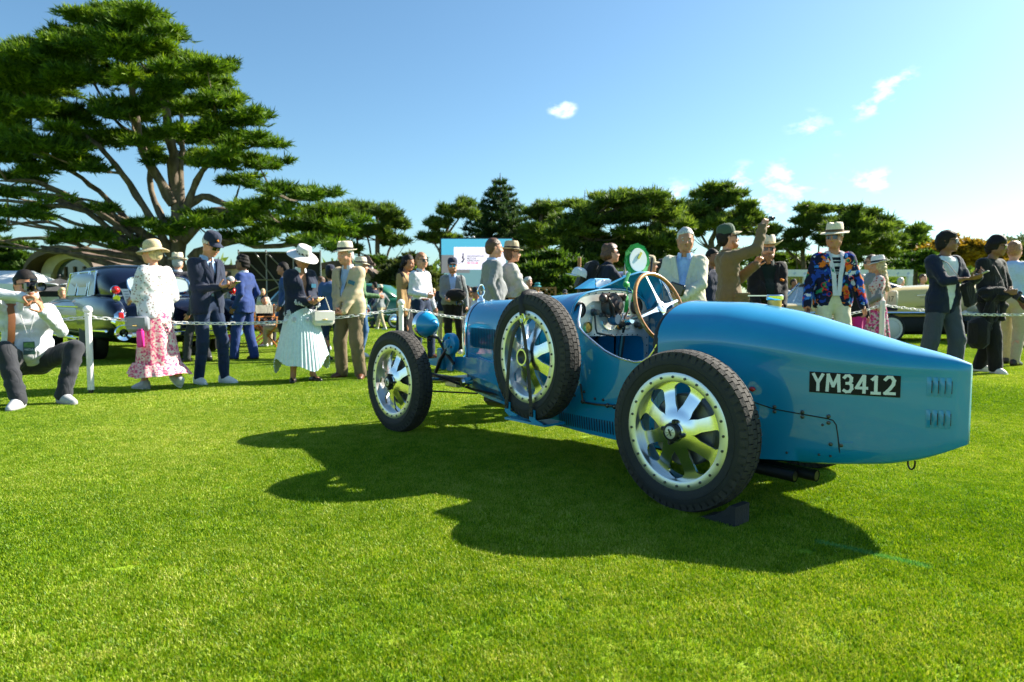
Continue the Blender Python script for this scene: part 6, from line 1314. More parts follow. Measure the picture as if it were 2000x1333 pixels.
tm = text_mesh('17', 'bag_number')
for v in tm.vertices: v.co = (-.035 + .06 * v.co.x, -.047, -.02 + .08 * v.co.y)
link('bag_number', tm, t, M_BLK)
p = Person('dark haired woman in sunglasses behind the blond woman', 1701, 11.6, 498, 82, SK1, seed=25, res=.019, female=True, shades=True); p.top('blouse', M_GREYC, o=.012); p.skirt('long_skirt', M_PINK, 1.02, .2, .14, .2, 6, .01); p.shoes(M_BSHOE); p.hair(M_HAIRB, 'long')
# man in navy cardigan with phone
p = Person('dark haired man in navy cardigan and slate trousers photographing with a phone', 1842, 7.9, 449, 194, SK3, seed=26, nom=1.77, shades=True, hyaw=34, rhand=(-.06, .29, 1.20), lhand=(-.19, .29, 1.22), relbow=(1, -.3, -.4), rcurl=.8, lcurl=.8, rhdir=(-.5, .8, .2), lhdir=(.5, .8, .3), rpalm=(-.4, -.3, .8), lpalm=(.6, -.2, .6), rfoot=(.20, -.08, .085), lfoot=(-.12, .06, .085))
p.top('tee', M_WTEE, o=.016, sleeve=.3, hem=.84); p.top('cardigan', M_NAVY, hem=.80, o=.026, sleeve=.92, vee=(.78, 1.46, .125, .1), sl_r=(.064, .056, .05)); p.trousers(M_GREYT, (.105, .090, .088)); p.shoes(M_WSHOE, M_SOLE); p.hair(M_HAIRD, 'mop')
strap_line(p, 'bag_strap', [p.T(.13, .0, 1.45), p.T(.08, .12, 1.38), p.T(-.05, .165, 1.2), p.T(-.17, .15, 1.02)], M_BLK, .020)
t = thing('sling_bag', 'black sling bag at the side of the man in the navy cardigan', 'bag', p.W(p.T(-.19, .16, 1.02)), R(194)); MB().box((0, 0, 0), (.17, .08, .28), Euler((0, R(18), 0)), bev=.03).build('bag_body', M_BLK, t)
phone('phone with pale case held up by the man in the navy cardigan', p, 1, (R(25), 0, R(25)), (.03, 0, .03), M_SHAWL)
# man in black with camera
p = Person('man in black tee and black trousers carrying a camera and a jacket over his arm', 1934, 8.9, 459, 202, SK3, seed=27, nom=1.77, shades=True, hpitch=12, hyaw=24, rhand=(.08, .24, 1.04), lhand=(-.24, .22, .92), rcurl=.8, lcurl=.7, rhdir=(-.6, .7, 0), rfoot=(.04, .12, .085), lfoot=(-.08, -.16, .085), lfoot_yaw=20)
p.top('tee', M_BLK, sleeve=.46, o=.020, hem=.90, sl_r=(.062, .064, .05)); p.trousers(M_BLK, (.102, .09, .08)); p.shoes(M_WSHOE, M_SOLE); p.hair(M_HAIRD, 'mop')
strap_line(p, 'camera_strap', [p.T(-.08, -.05, 1.48), p.T(-.085, .10, 1.36), p.T(-.05, .17, 1.12), p.T(.02, .22, 1.0), p.T(.06, .17, 1.2), p.T(.085, .10, 1.36), p.T(.08, -.05, 1.48)], M_BLK, .013)
photo_camera('black camera with zoom lens hanging before the man in black', p.W((-.08, .27, .99)), R(225), R(-35), True)
t = thing('folded_jacket', 'black jacket draped over the forearm of the man in black', 'jacket', p.W((.12, .19, .98)), R(202)); f = Field(); f.cone((-.10, .02, .03), (.12, -.10, .05), .07, .075, .05); f.cone((-.08, 0, 0), (-.10, -.02, -.26), .06, .05, .05, ((0, 1, 0), .6)); f.cone((.08, -.06, 0), (.06, -.08, -.36), .075, .06, .05, ((0, 1, 0), .6)); f.wr = .012; v, q = f.mesh(.016); link('cloth_body', np_mesh('cloth_body', v, q, True), t, M_BLK); mb = MB(); mb.tube([(-.02, -.02, -.1), (0, .0, -.25), (.04, -.02, -.32)], .012, 6); mb.build('sleeve_end', M_CHAR, t)
t = thing('backpack', 'black backpack hanging low behind the man in black', 'backpack', p.W((.26, .04, .52)), R(202)); mb = MB(); mb.box((0, 0, 0), (.20, .26, .40), bev=.07); mb.build('pack_body', M_BLK, t); mb = MB(); mb.tube([(0, .05, .18), (-.02, .12, .40), (-.05, .18, .50)], .016, 6, flat=.4); mb.build('pack_strap', M_BLK, t)
p = Person('man in pale blue polo and beige trousers walking away behind the man in black', 1976, 10.0, 470, 305, SK4, seed=28, res=.018, rhand=(.26, .10, .88), rfoot=(.10, -.1, .085), lfoot=(-.1, .2, .085)); p.top('polo', M_PALEBLUE, sleeve=.44, o=.016); p.trousers(M_KHAKI); p.shoes(M_BSHOE); p.hair(M_HAIRR, 'short')
# ================================================================ VISITORS FARTHER BACK
def far(label, px, d, top, face, skin, topm, botm, hairm, hair='short', hat=None, hatm=None, seated=False, skirt=False, sleeve=1.0, walk=0, cat=None, group=None, female=False):
    k = dict(res=.030 if d > 14 else .024, eyes=False, lips=False, seed=int(px), female=female)
    nom = 1.80 if hat else 1.77
    if seated: k.update(hip_z=.50, hip_y=-.05, rfoot=(.10, .38, .085), lfoot=(-.10, .40, .085), rknee=(.1, .6, 1), lknee=(-.1, .6, 1), rhand=(.12, .30, .66), lhand=(-.12, .30, .66)); nom -= .44
    elif walk: k.update(rfoot=(.08, walk, .085), lfoot=(-.08, -walk, .10), rhand=(.25, -.05, .92), lhand=(-.25, .18, .95))
    p = Person(label, px, d, top, face, skin, nom=nom, group=group, **k)
    p.top('shirt', topm, o=.018, sleeve=sleeve, hem=.88 if not seated else None)
    if skirt: p.skirt('skirt', botm, 1.02, .35, .15, .25, 6, .01)
    else: p.trousers(botm)
    p.shoes(M_BSHOE if px % 2 else M_WSHOE); p.hair(hairm, hair)
    if hat: p.hat(hat, hatm, M_BAND if hat != 'cap' else None)
    return p
far('person walking in grey jacket, pale cap and beige trousers seen beside the front wheel', 744, 24, 556, 60, SK2, M_GREYC, M_KHAKI, M_HAIRD, 'short', 'cap', M_IVORY, walk=.28)
far('man in navy jacket walking behind the person in the pale cap', 733, 26, 551, 70, SK2, M_NAVY2, M_GREYT, M_HAIRD, walk=.2)
far('person in dark clothes and white cap far behind the beige blazer', 727, 30, 565, 200, SK2, M_NAVY, M_CHAR, M_HAIRD, 'short', 'cap', M_WTEE)
far('blond woman in white top seated under the black umbrella', 123, 17, 562, 215, SK1, M_WTEE, M_JEANSL, M_HAIRL, 'full', seated=True, female=True)
far('person with reddish hair standing behind the crouching photographer', 56, 15, 543, 180, SK2, M_BROWNC, M_CHAR, M_HAIRB)
far('woman in black sitting in a folding chair behind the blue suit', 517, 15.5, 577, 215, SK1, M_BLK, M_CHAR, M_HAIRD, 'bun', seated=True, female=True)
far('woman with blond hair up standing behind the seated woman in black', 514, 20, 564, 190, SK1, M_SHAWL, M_CHAR, M_HAIRL, 'bun', female=True)
far('person in grey coat standing behind the blue suit', 452, 14.5, 540, 120, SK2, M_GREY, M_PINK, M_HAIRG)
far('man seated in plaid blue shirt half hidden by the woman in the black jacket', 548, 14.5, 580, 80, SK2, M_DENIM, M_KHAKI, M_HAIRD, seated=True)
far('man in blue checked shirt standing behind the woman in the black jacket', 556, 13.5, 512, 100, SK2, M_DENIM, M_CHAR, M_HAIRD)
far('person in shorts walking behind the pleated skirt', 628, 13.2, 540, 100, SK2, M_KHAKI, M_CHAR, M_HAIRB, walk=.15)
far('man in white shirt and dark cap seated behind the radiator ring of the racing car', 928, 16, 560, 120, SK2, M_SHIRT, M_KHAKI, M_HAIRD, 'short', 'cap', M_CHAR, seated=True)
far('person talking to the seated man in the dark cap', 915, 18, 558, 240, SK3, M_BLK, M_CHAR, M_HAIRD, seated=True)
far('person in blue shirt walking behind the man in the white shirt', 846, 19, 563, 200, SK2, M_SKYSHIRT, M_JEANS, M_HAIRL, walk=.1)
far('person in khaki trousers standing behind the grey cardigan', 866, 16.5, 548, 180, SK2, M_NAVY, M_KHAKI, M_HAIRD)
far('woman with grey hair in dark top beside the lattice fence', 1029, 15, 541, 250, SK1, M_BLK, M_CHAR, M_HAIRG, 'full', female=True)
far('person in turquoise hat by the lattice fence', 1049, 22, 552, 200, SK2, M_GREY, M_CHAR, M_HAIRG, 'short', 'bucket', M_TEALC)
far('person in dark cap behind the spare wheel', 1103, 19, 566, 180, SK2, M_CHAR, M_CHAR, M_HAIRD, 'short', 'cap', M_CHAR)
far('child in white print shirt beside the windscreen of the yellow car', 1530, 20, 549, 150, SK3, M_WTEE, M_CHAR, M_HAIRD)
far('person with dark hair behind the windscreen of the yellow car', 1548, 21, 545, 210, SK3, M_BROWNC, M_CHAR, M_HAIRD)
far('grey haired man in white shirt behind the yellow car', 1757, 20, 542, 285, SK4, M_WTEE, M_KHAKI, M_HAIRG)
far('man in navy polo standing behind the yellow car beside the white awning', 1800, 21, 536, 200, SK4, M_NAVY, M_KHAKI, M_HAIRB)
far('person with grey hair behind the multicoloured blazer', 1684, 21, 536, 270, SK2, M_GREY, M_CHAR, M_HAIRG)
far('man in light blue shirt at the right edge beyond the silver car', 1992, 15, 538, 180, SK2, M_PALEBLUE, M_KHAKI, M_HAIRD)
far('woman in magenta trousers behind the man in the multicoloured blazer', 1664, 9.6, 520, 170, SK2, M_BLK, M_PINK, M_HAIRD, female=True)
# ================================================================ POSTS AND CHAIN
M_POST = mat('white_post', (.80, .79, .77), .4, var=.03)
def post(label, px, d, top, ball=True):
    zt = at(px, top, d).z - gz(d); t = thing('chain_post', label, 'post', (gx(px, d), d, gz(d)), 0, 'white posts carrying the chain')
    mb = MB(); mb.tube([(0, 0, .045), (0, 0, zt - (.075 if ball else 0))], .030, 20); mb.build('pole', M_POST, t, angle=60)
    mb = MB(); mb.tube([(0, 0, -.02), (0, 0, .045)], .022, 12); mb.build('spike_foot', M_BLACK, t)
    if ball: mb = MB(); mb.ball((0, 0, zt - .043), .044, 20, 14); mb.lathe([(.034, zt - .095), (.036, zt - .085), (.03, zt - .075)], 20); mb.build('finial', M_POST, t)
    else: mb = MB(); mb.lathe([(.032, zt - .03), (.034, zt - .004), (.030, zt + .003), (.0001, zt + .004)], 20); mb.build('post_cap', M_POST, t)
    return Vector(t.location) + Vector((0, 0, zt - .115 if ball else zt - .05))
k1 = post('white chain post with round finial beside the crouching photographer', 171, 6.75, 597)
k2 = post('white chain post with round finial behind the front wheel', 783, 8.35, 585)
k3 = post('white chain post with flat top before the woman in red print dress', 1724, 8.6, 588, False)
mb = MB(); pts = []
for t_ in np.linspace(0, 2 * math.pi, 15)[:-1]: pts.append(Vector((.0155 * math.sin(t_), .026 * math.cos(t_) + (.013 if math.cos(t_) > 0 else -.013) * min(1, abs(math.cos(t_)) * 3), 0)))
mb.tube(pts, .0055, 6, closed=True); LINK = mb.mesh('link', angle=80); LINK.materials.append(M_POST)
def chain(label, a, b, sag, wob=0.0):
    t = thing('chain', label, 'chain', a, 0, 'white plastic chain spans'); d = Vector(b) - Vector(a); n = max(2, int(d.length * 1.02 / .060)); P = []
    for i in range(n + 1):
        u = i / n; P.append(d * u + Vector((0, 0, -sag * 4 * u * (1 - u) + wob * math.sin(9 * u))))
    for i in range(n):
        o = link('link', LINK, t, None, loc=(P[i] + P[i + 1]) / 2); v = (P[i + 1] - P[i]).normalized()
        q = v.to_track_quat('Y', 'Z').to_matrix() @ Matrix.Rotation(R(35 if i % 2 else -55), 3, 'Y'); o.rotation_euler = q.to_euler()
chain('white chain span running left from the post beside the photographer', k1, at(-60, 622, 6.5), .03)
chain('white chain sagging between the photographer\'s post and the front wheel\'s post', k1, k2, .115)
chain('white chain running from the front wheel\'s post behind the racing car', k2, Vector((gx(1420, 8.5), 8.5, k2.z + .03)), .20)
chain('white chain rising from behind the tail to the flat topped post', Vector((gx(1420, 8.5), 8.5, k2.z + .03)), k3, .17)
chain('white chain running from the flat topped post past the right edge', k3, at(2140, 604, 8.7), .10)
# ================================================================ PARKED CARS
M_NPAINT = mat('midnight_paint', (.004, .007, .022), .25, coat=.45, coat_rough=.05, spec=.3); M_YEL = mat('cream_yellow_paint', (.62, .47, .17), .3, coat=.7); M_SIL = mat('silver_blue_paint', (.30, .35, .40), .25, .6, coat=.8); M_CARGLASS = mat('car_glass', (.02, .03, .032), .05, coat=.2, spec=.35); M_LGLASS = mat('light_car_glass', (.35, .42, .42), .05, coat=1.0)
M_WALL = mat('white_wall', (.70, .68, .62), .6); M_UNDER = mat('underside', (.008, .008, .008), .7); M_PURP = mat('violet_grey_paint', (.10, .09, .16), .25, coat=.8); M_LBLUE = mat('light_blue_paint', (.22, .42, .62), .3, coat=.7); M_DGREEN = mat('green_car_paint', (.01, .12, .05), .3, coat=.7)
def car_sections(mb, st, n=9):
    """st: (y, half width, z bottom, z top, roundness) -> closed loops"""
    rows = []
    for y, w, z0, z1, e in st:
        L_ = []
        for k in range(4 * n):
            a = 2 * math.pi * k / (4 * n); c, s_ = math.cos(a), math.sin(a)
            L_.append(Vector((w * math.copysign(abs(c) ** e, c), y, (z0 + z1) / 2 + (z1 - z0) / 2 * math.copysign(abs(s_) ** e, s_))))
        rows.append(L_)
    mb.grid(rows, close=True); mb.add(rows[0], [tuple(range(len(rows[0])))]); mb.add(rows[-1], [tuple(range(len(rows[-1]) - 1, -1, -1))]); return mb
def road_wheel(t, x, y, r=.36, w=.19, hub=None):
    s_ = 1 if x > 0 else -1; M = Matrix.Translation((x, y, r)) @ Matrix.Rotation(R(90) * s_, 4, 'Y')
    mb = MB(); mb.lathe([(r * .6, -w / 2), (r * .93, -w / 2), (r, -w * .35), (r, w * .35), (r * .93, w / 2), (r * .6, w / 2)], 28, M); wh = mb.build('wheel', M_RUB, t, angle=50)
    mb = MB(); mb.lathe([(r * .78, w / 2 + .003), (r * .60, w / 2 + .006)], 28, M); mb.build('white_wall', M_WALL, wh)
    mb = MB(); mb.lathe([(r * .60, w / 2), (r * .5, w / 2 + .02), (r * .2, w / 2 + .03), (.0001, w / 2 + .04)], 24, M); mb.build('hubcap', hub or M_CHROME, wh)
def panel(t, name, pts, m, th=.006):
    """flat outlined panel, built as a thin solid"""
    c = [Vector(p) for p in pts]; nrm = (c[1] - c[0]).cross(c[2] - c[0]).normalized(); mb = MB(); k = len(c)
    mb.add([p + nrm * th for p in c] + [p - nrm * th for p in c], [tuple(range(k)), tuple(range(2 * k - 1, k - 1, -1))] + [(i, (i + 1) % k, k + (i + 1) % k, k + i) for i in range(k)]); return mb.build(name, m, t, smooth=False)
def rot_pt(v, o, rz): return Matrix.Rotation(rz, 4, 'Z') @ Vector(v) + Vector(o)
# --- midnight blue limousine seen from its rear left corner (origin under the rear axle)
c0 = at(195, 700, 11.0); lim = thing('limousine', 'midnight blue vintage limousine parked behind the chain, seen from its rear', 'limousine', (0, 0, 0), R(43.6))
axl = Vector((c0.x, 11.0, gz(11))) - Matrix.Rotation(R(43.6), 3, 'Z') @ Vector((-.80, -.15, 0)); lim.location = (axl.x, axl.y, gz(11.5))
car_sections(MB(), [(-1.42, .62, .42, .80, .7), (-1.38, .80, .36, .90, .6), (-1.1, .93, .30, 1.0, .55), (-.4, .97, .28, 1.03, .5), (.6, .97, .27, 1.04, .5), (2.0, .97, .27, 1.04, .5), (3.2, .96, .28, 1.03, .5), (4.1, .92, .32, .98, .55), (4.4, .80, .40, .90, .6)], 10).build('body', M_NPAINT, lim, angle=70)
car_sections(MB(), [(-.62, .56, .90, 1.06, .7), (-.45, .70, .86, 1.34, .62), (-.15, .76, .84, 1.50, .60), (.4, .79, .84, 1.575, .56), (1.4, .79, .84, 1.59, .56), (2.2, .77, .84, 1.55, .58), (2.6, .73, .84, 1.36, .6), (2.95, .66, .84, 1.05, .7)], 10).build('cabin', M_NPAINT, lim, angle=70)
for s_ in (-1, 1):                               # rear fenders with tail pods
    car_sections(MB(), [(-1.66, .05, .60, .78, 1), (-1.60, .10, .50, .90, .8), (-1.3, .15, .42, 1.0, .7), (-.6, .17, .36, 1.03, .65), (.3, .14, .36, 1.04, .7), (1.2, .06, .40, 1.0, .8)], 7).build('fender', M_NPAINT, lim, angle=70).location = (s_ * .85, 0, 0)
    mb = MB(); mb.tube([(s_ * .85, -1.5, 1.0), (s_ * .85, -1.42, 1.03)], [.05, .03], 12); mb.tube([(s_ * .85, -1.42, .99), (s_ * .85, -1.42, 1.07)], .02, 8); mb.lathe([(.062, -.02), (.07, 0), (.062, .02)], 20, Matrix.Translation((s_ * .85, -1.45, 1.12)) @ Matrix.Rotation(R(90), 4, 'X')); gs = mb.build('fin_lamp_stand', M_CHROME, lim)
    mb = MB(); mb.ball((s_ * .85, -1.45, 1.12), (.056, .06, .056), 16, 10); mb.build('fin_lamp', M_RED, gs)
    mb = MB(); mb.tube([(s_ * .85, -1.35, .66), (s_ * .85, -1.62, .66), (s_ * .85, -1.69, .64)], [.10, .105, .08], 16); mb.box((s_ * .85, -1.62, .72), (.15, .14, .20), bev=.05); tp = mb.build('tail_pod', M_CHROME, lim)
    mb = MB(); mb.box((s_ * .85, -1.70, .74), (.07, .02, .11), bev=.01); mb.build('tail_lamp', M_RED, tp)
    mb = MB(); mb.lathe([(.085, 0), (.095, -.05), (.12, -.08), (.11, -.10), (.06, -.09), (.055, -.02)], 20, Matrix.Translation((s_ * .82, -1.60, .50)) @ Matrix.Rotation(R(90), 4, 'X') @ Matrix.Scale(-1, 4, (0, 0, 1))); mb.build('bumper_pod', M_CHROME, lim)
    mb = MB(); mb.tube([(s_ * .98, -1.4, .52), (s_ * 1.0, -.3, .50)], .02, 6); mb.tube([(s_ * .985, .45, .33), (s_ * .985, 3.3, .33)], .022, 6); mb.tube([(s_ * .965, -.2, .86), (s_ * .975, 3.9, .86)], .010, 6); mb.build('side_trim', M_CHROME, lim, kind='stuff')
    for y0, y1, u0, u1 in ((-.02, .44, .10, .04), (.56, 1.22, .0, .0), (1.34, 2.1, .0, .14)):
        panel(lim, 'side_window', [(s_ * .805, y0, 1.06), (s_ * .805, y1, 1.06), (s_ * .742, y1 - u1, 1.44), (s_ * .742, y0 + u0, 1.44)], M_CARGLASS)
        q = [(s_ * .812, y0, 1.05), (s_ * .812, y1, 1.05), (s_ * .750, y1 - u1, 1.45), (s_ * .750, y0 + u0, 1.45)]; mb = MB(); mb.tube(q, .012, 6, closed=True); mb.build('window_frame', M_CHROME, lim)
    for y in (0, 3.4): road_wheel(lim, s_ * .80, y, .36, .20)
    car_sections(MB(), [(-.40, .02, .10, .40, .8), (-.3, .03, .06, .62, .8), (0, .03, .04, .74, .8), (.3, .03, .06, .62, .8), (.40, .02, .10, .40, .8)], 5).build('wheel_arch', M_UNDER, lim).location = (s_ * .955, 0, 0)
rows = [[Vector((.47 * math.copysign(abs(math.cos(a)) ** .55, math.cos(a)) * k, -.585 + (z_ := .135 * math.copysign(abs(math.sin(a)) ** .55, math.sin(a)) * k) * .55, 1.22 + z_)) for a in np.linspace(0, 6.2832, 41)[:-1]] for k in (1.0, .001)]
mb = MB(); mb.grid(rows, close=True); rw = mb.build('rear_window', M_LGLASS, lim, smooth=False); mb = MB(); mb.tube(rows[0], .016, 6, closed=True); mb.build('window_frame', M_CHROME, rw)
mb = MB(); mb.box((0, -1.50, .56), (1.5, .10, .13), bev=.04); mb.box((0, -1.56, .46), (1.6, .05, .08), bev=.02); mb.build('bumper', M_CHROME, lim)
mb = MB(); mb.tube([(-.68, -.75, 1.035), (0, -.80, 1.05), (.68, -.75, 1.035)], .014, 6); mb.tube([(-.5, -1.43, .62), (0, -1.45, .60), (.5, -1.43, .62)], .006, 6); mb.build('boot_trim', M_CHROME, lim, kind='stuff')
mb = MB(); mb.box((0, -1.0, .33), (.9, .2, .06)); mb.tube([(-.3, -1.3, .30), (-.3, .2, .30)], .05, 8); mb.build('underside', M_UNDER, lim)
def sedan(label, px, d, rz, paint, L_=5.0, H=1.42, W=.92, roof=None, glass=M_CARGLASS, cat='car', deck=.98, hood=.95, z0=.24):
    t = thing('parked_car', label, cat, (gx(px, d), d, gz(d)), rz); h = L_ / 2
    car_sections(MB(), [(-h, W * .72, z0 + .16, deck - .12, .6), (-h + .12, W * .94, z0 + .06, deck - .02, .5), (-h * .5, W, z0, deck, .42), (0, W, z0, deck, .42), (h * .45, W, z0, hood, .45), (h - .2, W * .92, z0 + .05, hood - .05, .5), (h, W * .7, z0 + .14, hood - .16, .6)], 8).build('body', paint, t, angle=60)
    car_sections(MB(), [(-h * .55, W * .66, deck - .1, deck + .05, .7), (-h * .34, W * .80, deck - .1, H - .08, .55), (-h * .1, W * .83, deck - .1, H, .5), (h * .15, W * .82, deck - .1, H - .02, .5), (h * .38, W * .70, deck - .1, hood + .05, .7)], 8).build('roof', roof or paint, t, angle=60)
    for s_ in (-1, 1):
        panel(t, 'side_window', [(s_ * W * .865, -h * .36, deck + .02), (s_ * W * .865, h * .27, deck + .02), (s_ * W * .80, h * .12, H - .12), (s_ * W * .80, -h * .27, H - .12)], glass)
        mb = MB(); mb.tube([(s_ * W * 1.0, -h * .85, z0 + .30), (s_ * W * 1.01, h * .85, z0 + .30)], .016, 6); mb.build('chrome_strip', M_CHROME, t)
        for y in (-h * .58, h * .60): road_wheel(t, s_ * (W - .10), y, .33, .2)
        for y in (-h, h): mb = MB(); mb.ball((s_ * W * .55, y, .70), (.10, .06, .06), 10, 8); mb.build('tail_lamp' if y < 0 else 'headlamp', M_RED if y < 0 else M_WALL, t)
    for y in (-h, h): mb = MB(); mb.box((0, y * 1.005, .46), (W * 1.7, .12, .12), bev=.04); mb.build('bumper', M_CHROME, t)
    return t
# --- cream yellow hardtop, side on, its tail to the right
dY = 17.0; yc = thing('parked_car', 'cream yellow vintage hardtop with dark roof and red tail lamp behind the chain', 'car', (gx(1700, dY), dY, gz(dY)), R(90))
def Y_(px): return -(gx(px, dY) - yc.location.x)        # local +Y points left in the picture
def Z_(py): return at(1700, py, dY).z - gz(dY)
zb, zs = Z_(648), Z_(610); W = .95
car_sections(MB(), [(Y_(1898), .80, zs - .06, Z_(566), .5), (Y_(1893), .92, zs - .12, Z_(556), .4), (Y_(1820), W, zs - .16, Z_(556), .36), (Y_(1720), W, zs - .16, Z_(561), .36), (Y_(1640), W, zs - .16, Z_(580), .36), (Y_(1560), W, zs - .16, Z_(592), .36), (Y_(1480), .93, zs - .14, Z_(594), .4), (Y_(1462), .8, zs - .05, Z_(600), .6)], 9).build('body', M_YEL, yc, angle=60)
car_sections(MB(), [(Y_(1895), .80, zb, zs, .5), (Y_(1850), W * .97, zb - .05, zs - .02, .4), (Y_(1560), W * .97, zb - .05, zs - .02, .4), (Y_(1470), .8, zb, zs - .02, .5)], 8).build('shaded_lower_body', M_UNDER, yc, angle=60)  # near-black lower body paints in the shaded underside and dark tyre
car_sections(MB(), [(Y_(1745), .60, Z_(575), Z_(560), .7), (Y_(1705), .74, Z_(578), Z_(549), .55), (Y_(1650), .77, Z_(580), Z_(546), .5), (Y_(1590), .74, Z_(582), Z_(549), .55), (Y_(1580), .72, Z_(590), Z_(553), .6)], 8).build('roof', M_NPAINT, yc, angle=60)
for s_ in (-1, 1):
    mb = MB(); mb.tube([(s_ * .965, Y_(1890), zs), (s_ * .975, Y_(1480), zs)], .035, 8); mb.build('chrome_strip', M_CHROME, yc)
    panel(yc, 'side_window', [(s_ * .80, Y_(1690), Z_(582)), (s_ * .80, Y_(1575), Z_(596)), (s_ * .745, Y_(1588), Z_(554)), (s_ * .745, Y_(1680), Z_(552))], M_LGLASS)
    panel(yc, 'quarter_window', [(s_ * .81, Y_(1572), Z_(598)), (s_ * .81, Y_(1546), Z_(598)), (s_ * .75, Y_(1584), Z_(556))], M_LGLASS)
    mb = MB(); mb.tube([(s_ * .82, Y_(1540), Z_(600)), (s_ * .76, Y_(1586), Z_(552))], .022, 6); mb.tube([(s_ * .82, Y_(1574), Z_(598)), (s_ * .76, Y_(1590), Z_(554))], .014, 6); mb.build('screen_pillar', M_CHROME, yc)
    mb = MB(); mb.lathe([(.145, 0), (.165, .012), (.145, .02)], 28, Matrix.Translation((s_ * .955, Y_(1780), Z_(577))) @ Matrix.Rotation(R(90) * s_, 4, 'Y')); mb.tube([(s_ * .965, Y_(1766), Z_(577)), (s_ * .965, Y_(1745), Z_(578))], .012, 6); mb.tube([(s_ * .965, Y_(1793), Z_(577)), (s_ * .965, Y_(1818), Z_(576))], .012, 6); em = mb.build('emblem', M_CHROME, yc)
    mb = MB(); mb.tube([(s_ * .97, Y_(1776) - .0, Z_(577) + .05), (s_ * .97, Y_(1784), Z_(577) - .05)], .012, 6); mb.tube([(s_ * .97, Y_(1780) + .06, Z_(577)), (s_ * .97, Y_(1780) - .06, Z_(577))], .008, 6); mb.build('emblem_mark', M_STEEL, em)
    for a, b in ((1700, .34), (1510, .34)): road_wheel(yc, s_ * .88, Y_(a), .34, .20, M_WALL)
    panel(yc, 'tail_lamp', [(s_ * .93, Y_(1893), Z_(600)), (s_ * .93, Y_(1880), Z_(592)), (s_ * .93, Y_(1893), Z_(568)), (s_ * .93, Y_(1899), Z_(566))], M_RED, .02)
    mb = MB(); mb.tube([(s_ * .955, Y_(1752), Z_(582)), (s_ * .955, Y_(1766), Z_(582)), (s_ * .955, Y_(1766), Z_(598)), (s_ * .955, Y_(1746), Z_(598))], .005, 5); mb.build('filler_door', M_STEEL, yc)
panel(yc, 'windscreen', [(-.80, Y_(1546), Z_(600)), (.80, Y_(1546), Z_(600)), (.72, Y_(1586), Z_(554)), (-.72, Y_(1586), Z_(554))], mat('screen_glass', (.6, .7, .7), .03, alpha=.35, coat=1.0))
mb = MB(); mb.tube([(-.85, Y_(1905), Z_(618)), (.85, Y_(1905), Z_(618))], .07, 10); mb.build('bumper', M_CHROME, yc)
sedan('silver blue vintage car at the right edge behind the man in black', 2160, 15.0, R(82), M_SIL, 5.2, 1.38, hood=.96, deck=.98)
sedan('violet grey car parked behind the young man in the navy polo', 1205, 15.0, R(80), M_PURP, 4.8, 1.62, deck=1.1, hood=1.05)
sedan('light blue car parked behind the seated woman in black', 585, 24, R(75), M_LBLUE, 4.8, 1.5)
sedan('dark green vintage car parked far behind the front wheel', 716, 27, R(80), M_DGREEN, 5.2, 1.75, deck=1.2, hood=1.2)
# ================================================================ DIRECTOR CHAIRS
M_CHWOOD = mat('orange_wood', (.45, .16, .03), .45, var=.2, vscale=20, stretch=(1, 1, 4))
def director(label, px, d, rz):
    t = thing('director_chair', label, 'chair', (gx(px, d), d, gz(d)), rz, 'folding director chairs by the scaffold'); 
    MB().box((0, 0, .46), (.50, .40, .012)).build('seat', M_CREAM, t, smooth=False); MB().box((0, -.22, .80), (.52, .012, .18)).build('backrest', M_CREAM, t, smooth=False)
    for s_ in (-1, 1):
        MB().box((s_ * .27, 0, .64), (.05, .46, .022)).build('armrest', M_CHWOOD, t, smooth=False); MB().box((s_ * .27, -.21, .66), (.03, .03, .50)).build('back_post', M_CHWOOD, t, smooth=False); MB().box((s_ * .27, .19, .55), (.03, .03, .19)).build('front_post', M_CHWOOD, t, smooth=False); MB().box((s_ * .27, 0, .02), (.035, .46, .03)).build('foot_rail', M_CHWOOD, t, smooth=False)
        for y in (-.18, .18): mb = MB(); mb.tube([(s_ * .26, y, .03), (-s_ * .25, y, .45)], .017, 6); mb.build('leg', M_CHWOOD, t)
director('orange wood director chair with cream canvas beside the pleated skirt', 536, 14.6, R(150))
director('orange wood director chair under the seated woman in black', 516, 15.6, R(35))
# ================================================================ TREES
def leaf_material(name, dark, mid, light, trans=.35):
    m = bpy.data.materials.new(name); m.use_nodes = True; N, L = m.node_tree.nodes, m.node_tree.links; b = N['Principled BSDF']; b.inputs['Roughness'].default_value = .6; b.inputs['Specular IOR Level'].default_value = .25
    a = N.new('ShaderNodeAttribute'); a.attribute_name = 'tint'; rp = N.new('ShaderNodeValToRGB'); e = rp.color_ramp.elements
    e[0].position = .0; e[0].color = (*dark, 1); e[1].position = 1; e[1].color = (*light, 1); k = e.new(.5); k.color = (*mid, 1); L.new(a.outputs['Fac'], rp.inputs['Fac']); L.new(rp.outputs['Color'], b.inputs['Base Color'])
    tr = N.new('ShaderNodeBsdfTranslucent'); mx = N.new('ShaderNodeMixShader'); mx.inputs[0].default_value = trans
    br = N.new('ShaderNodeMix'); br.data_type = 'RGBA'; br.blend_type = 'MULTIPLY'; br.inputs['Factor'].default_value = 1; br.inputs['B'].default_value = (1.5, 1.5, .7, 1); L.new(rp.outputs['Color'], br.inputs['A']); L.new(br.outputs['Result'], tr.inputs['Color'])
    L.new(b.outputs[0], mx.inputs[1]); L.new(tr.outputs[0], mx.inputs[2]); L.new(mx.outputs[0], N['Material Output'].inputs['Surface']); return m
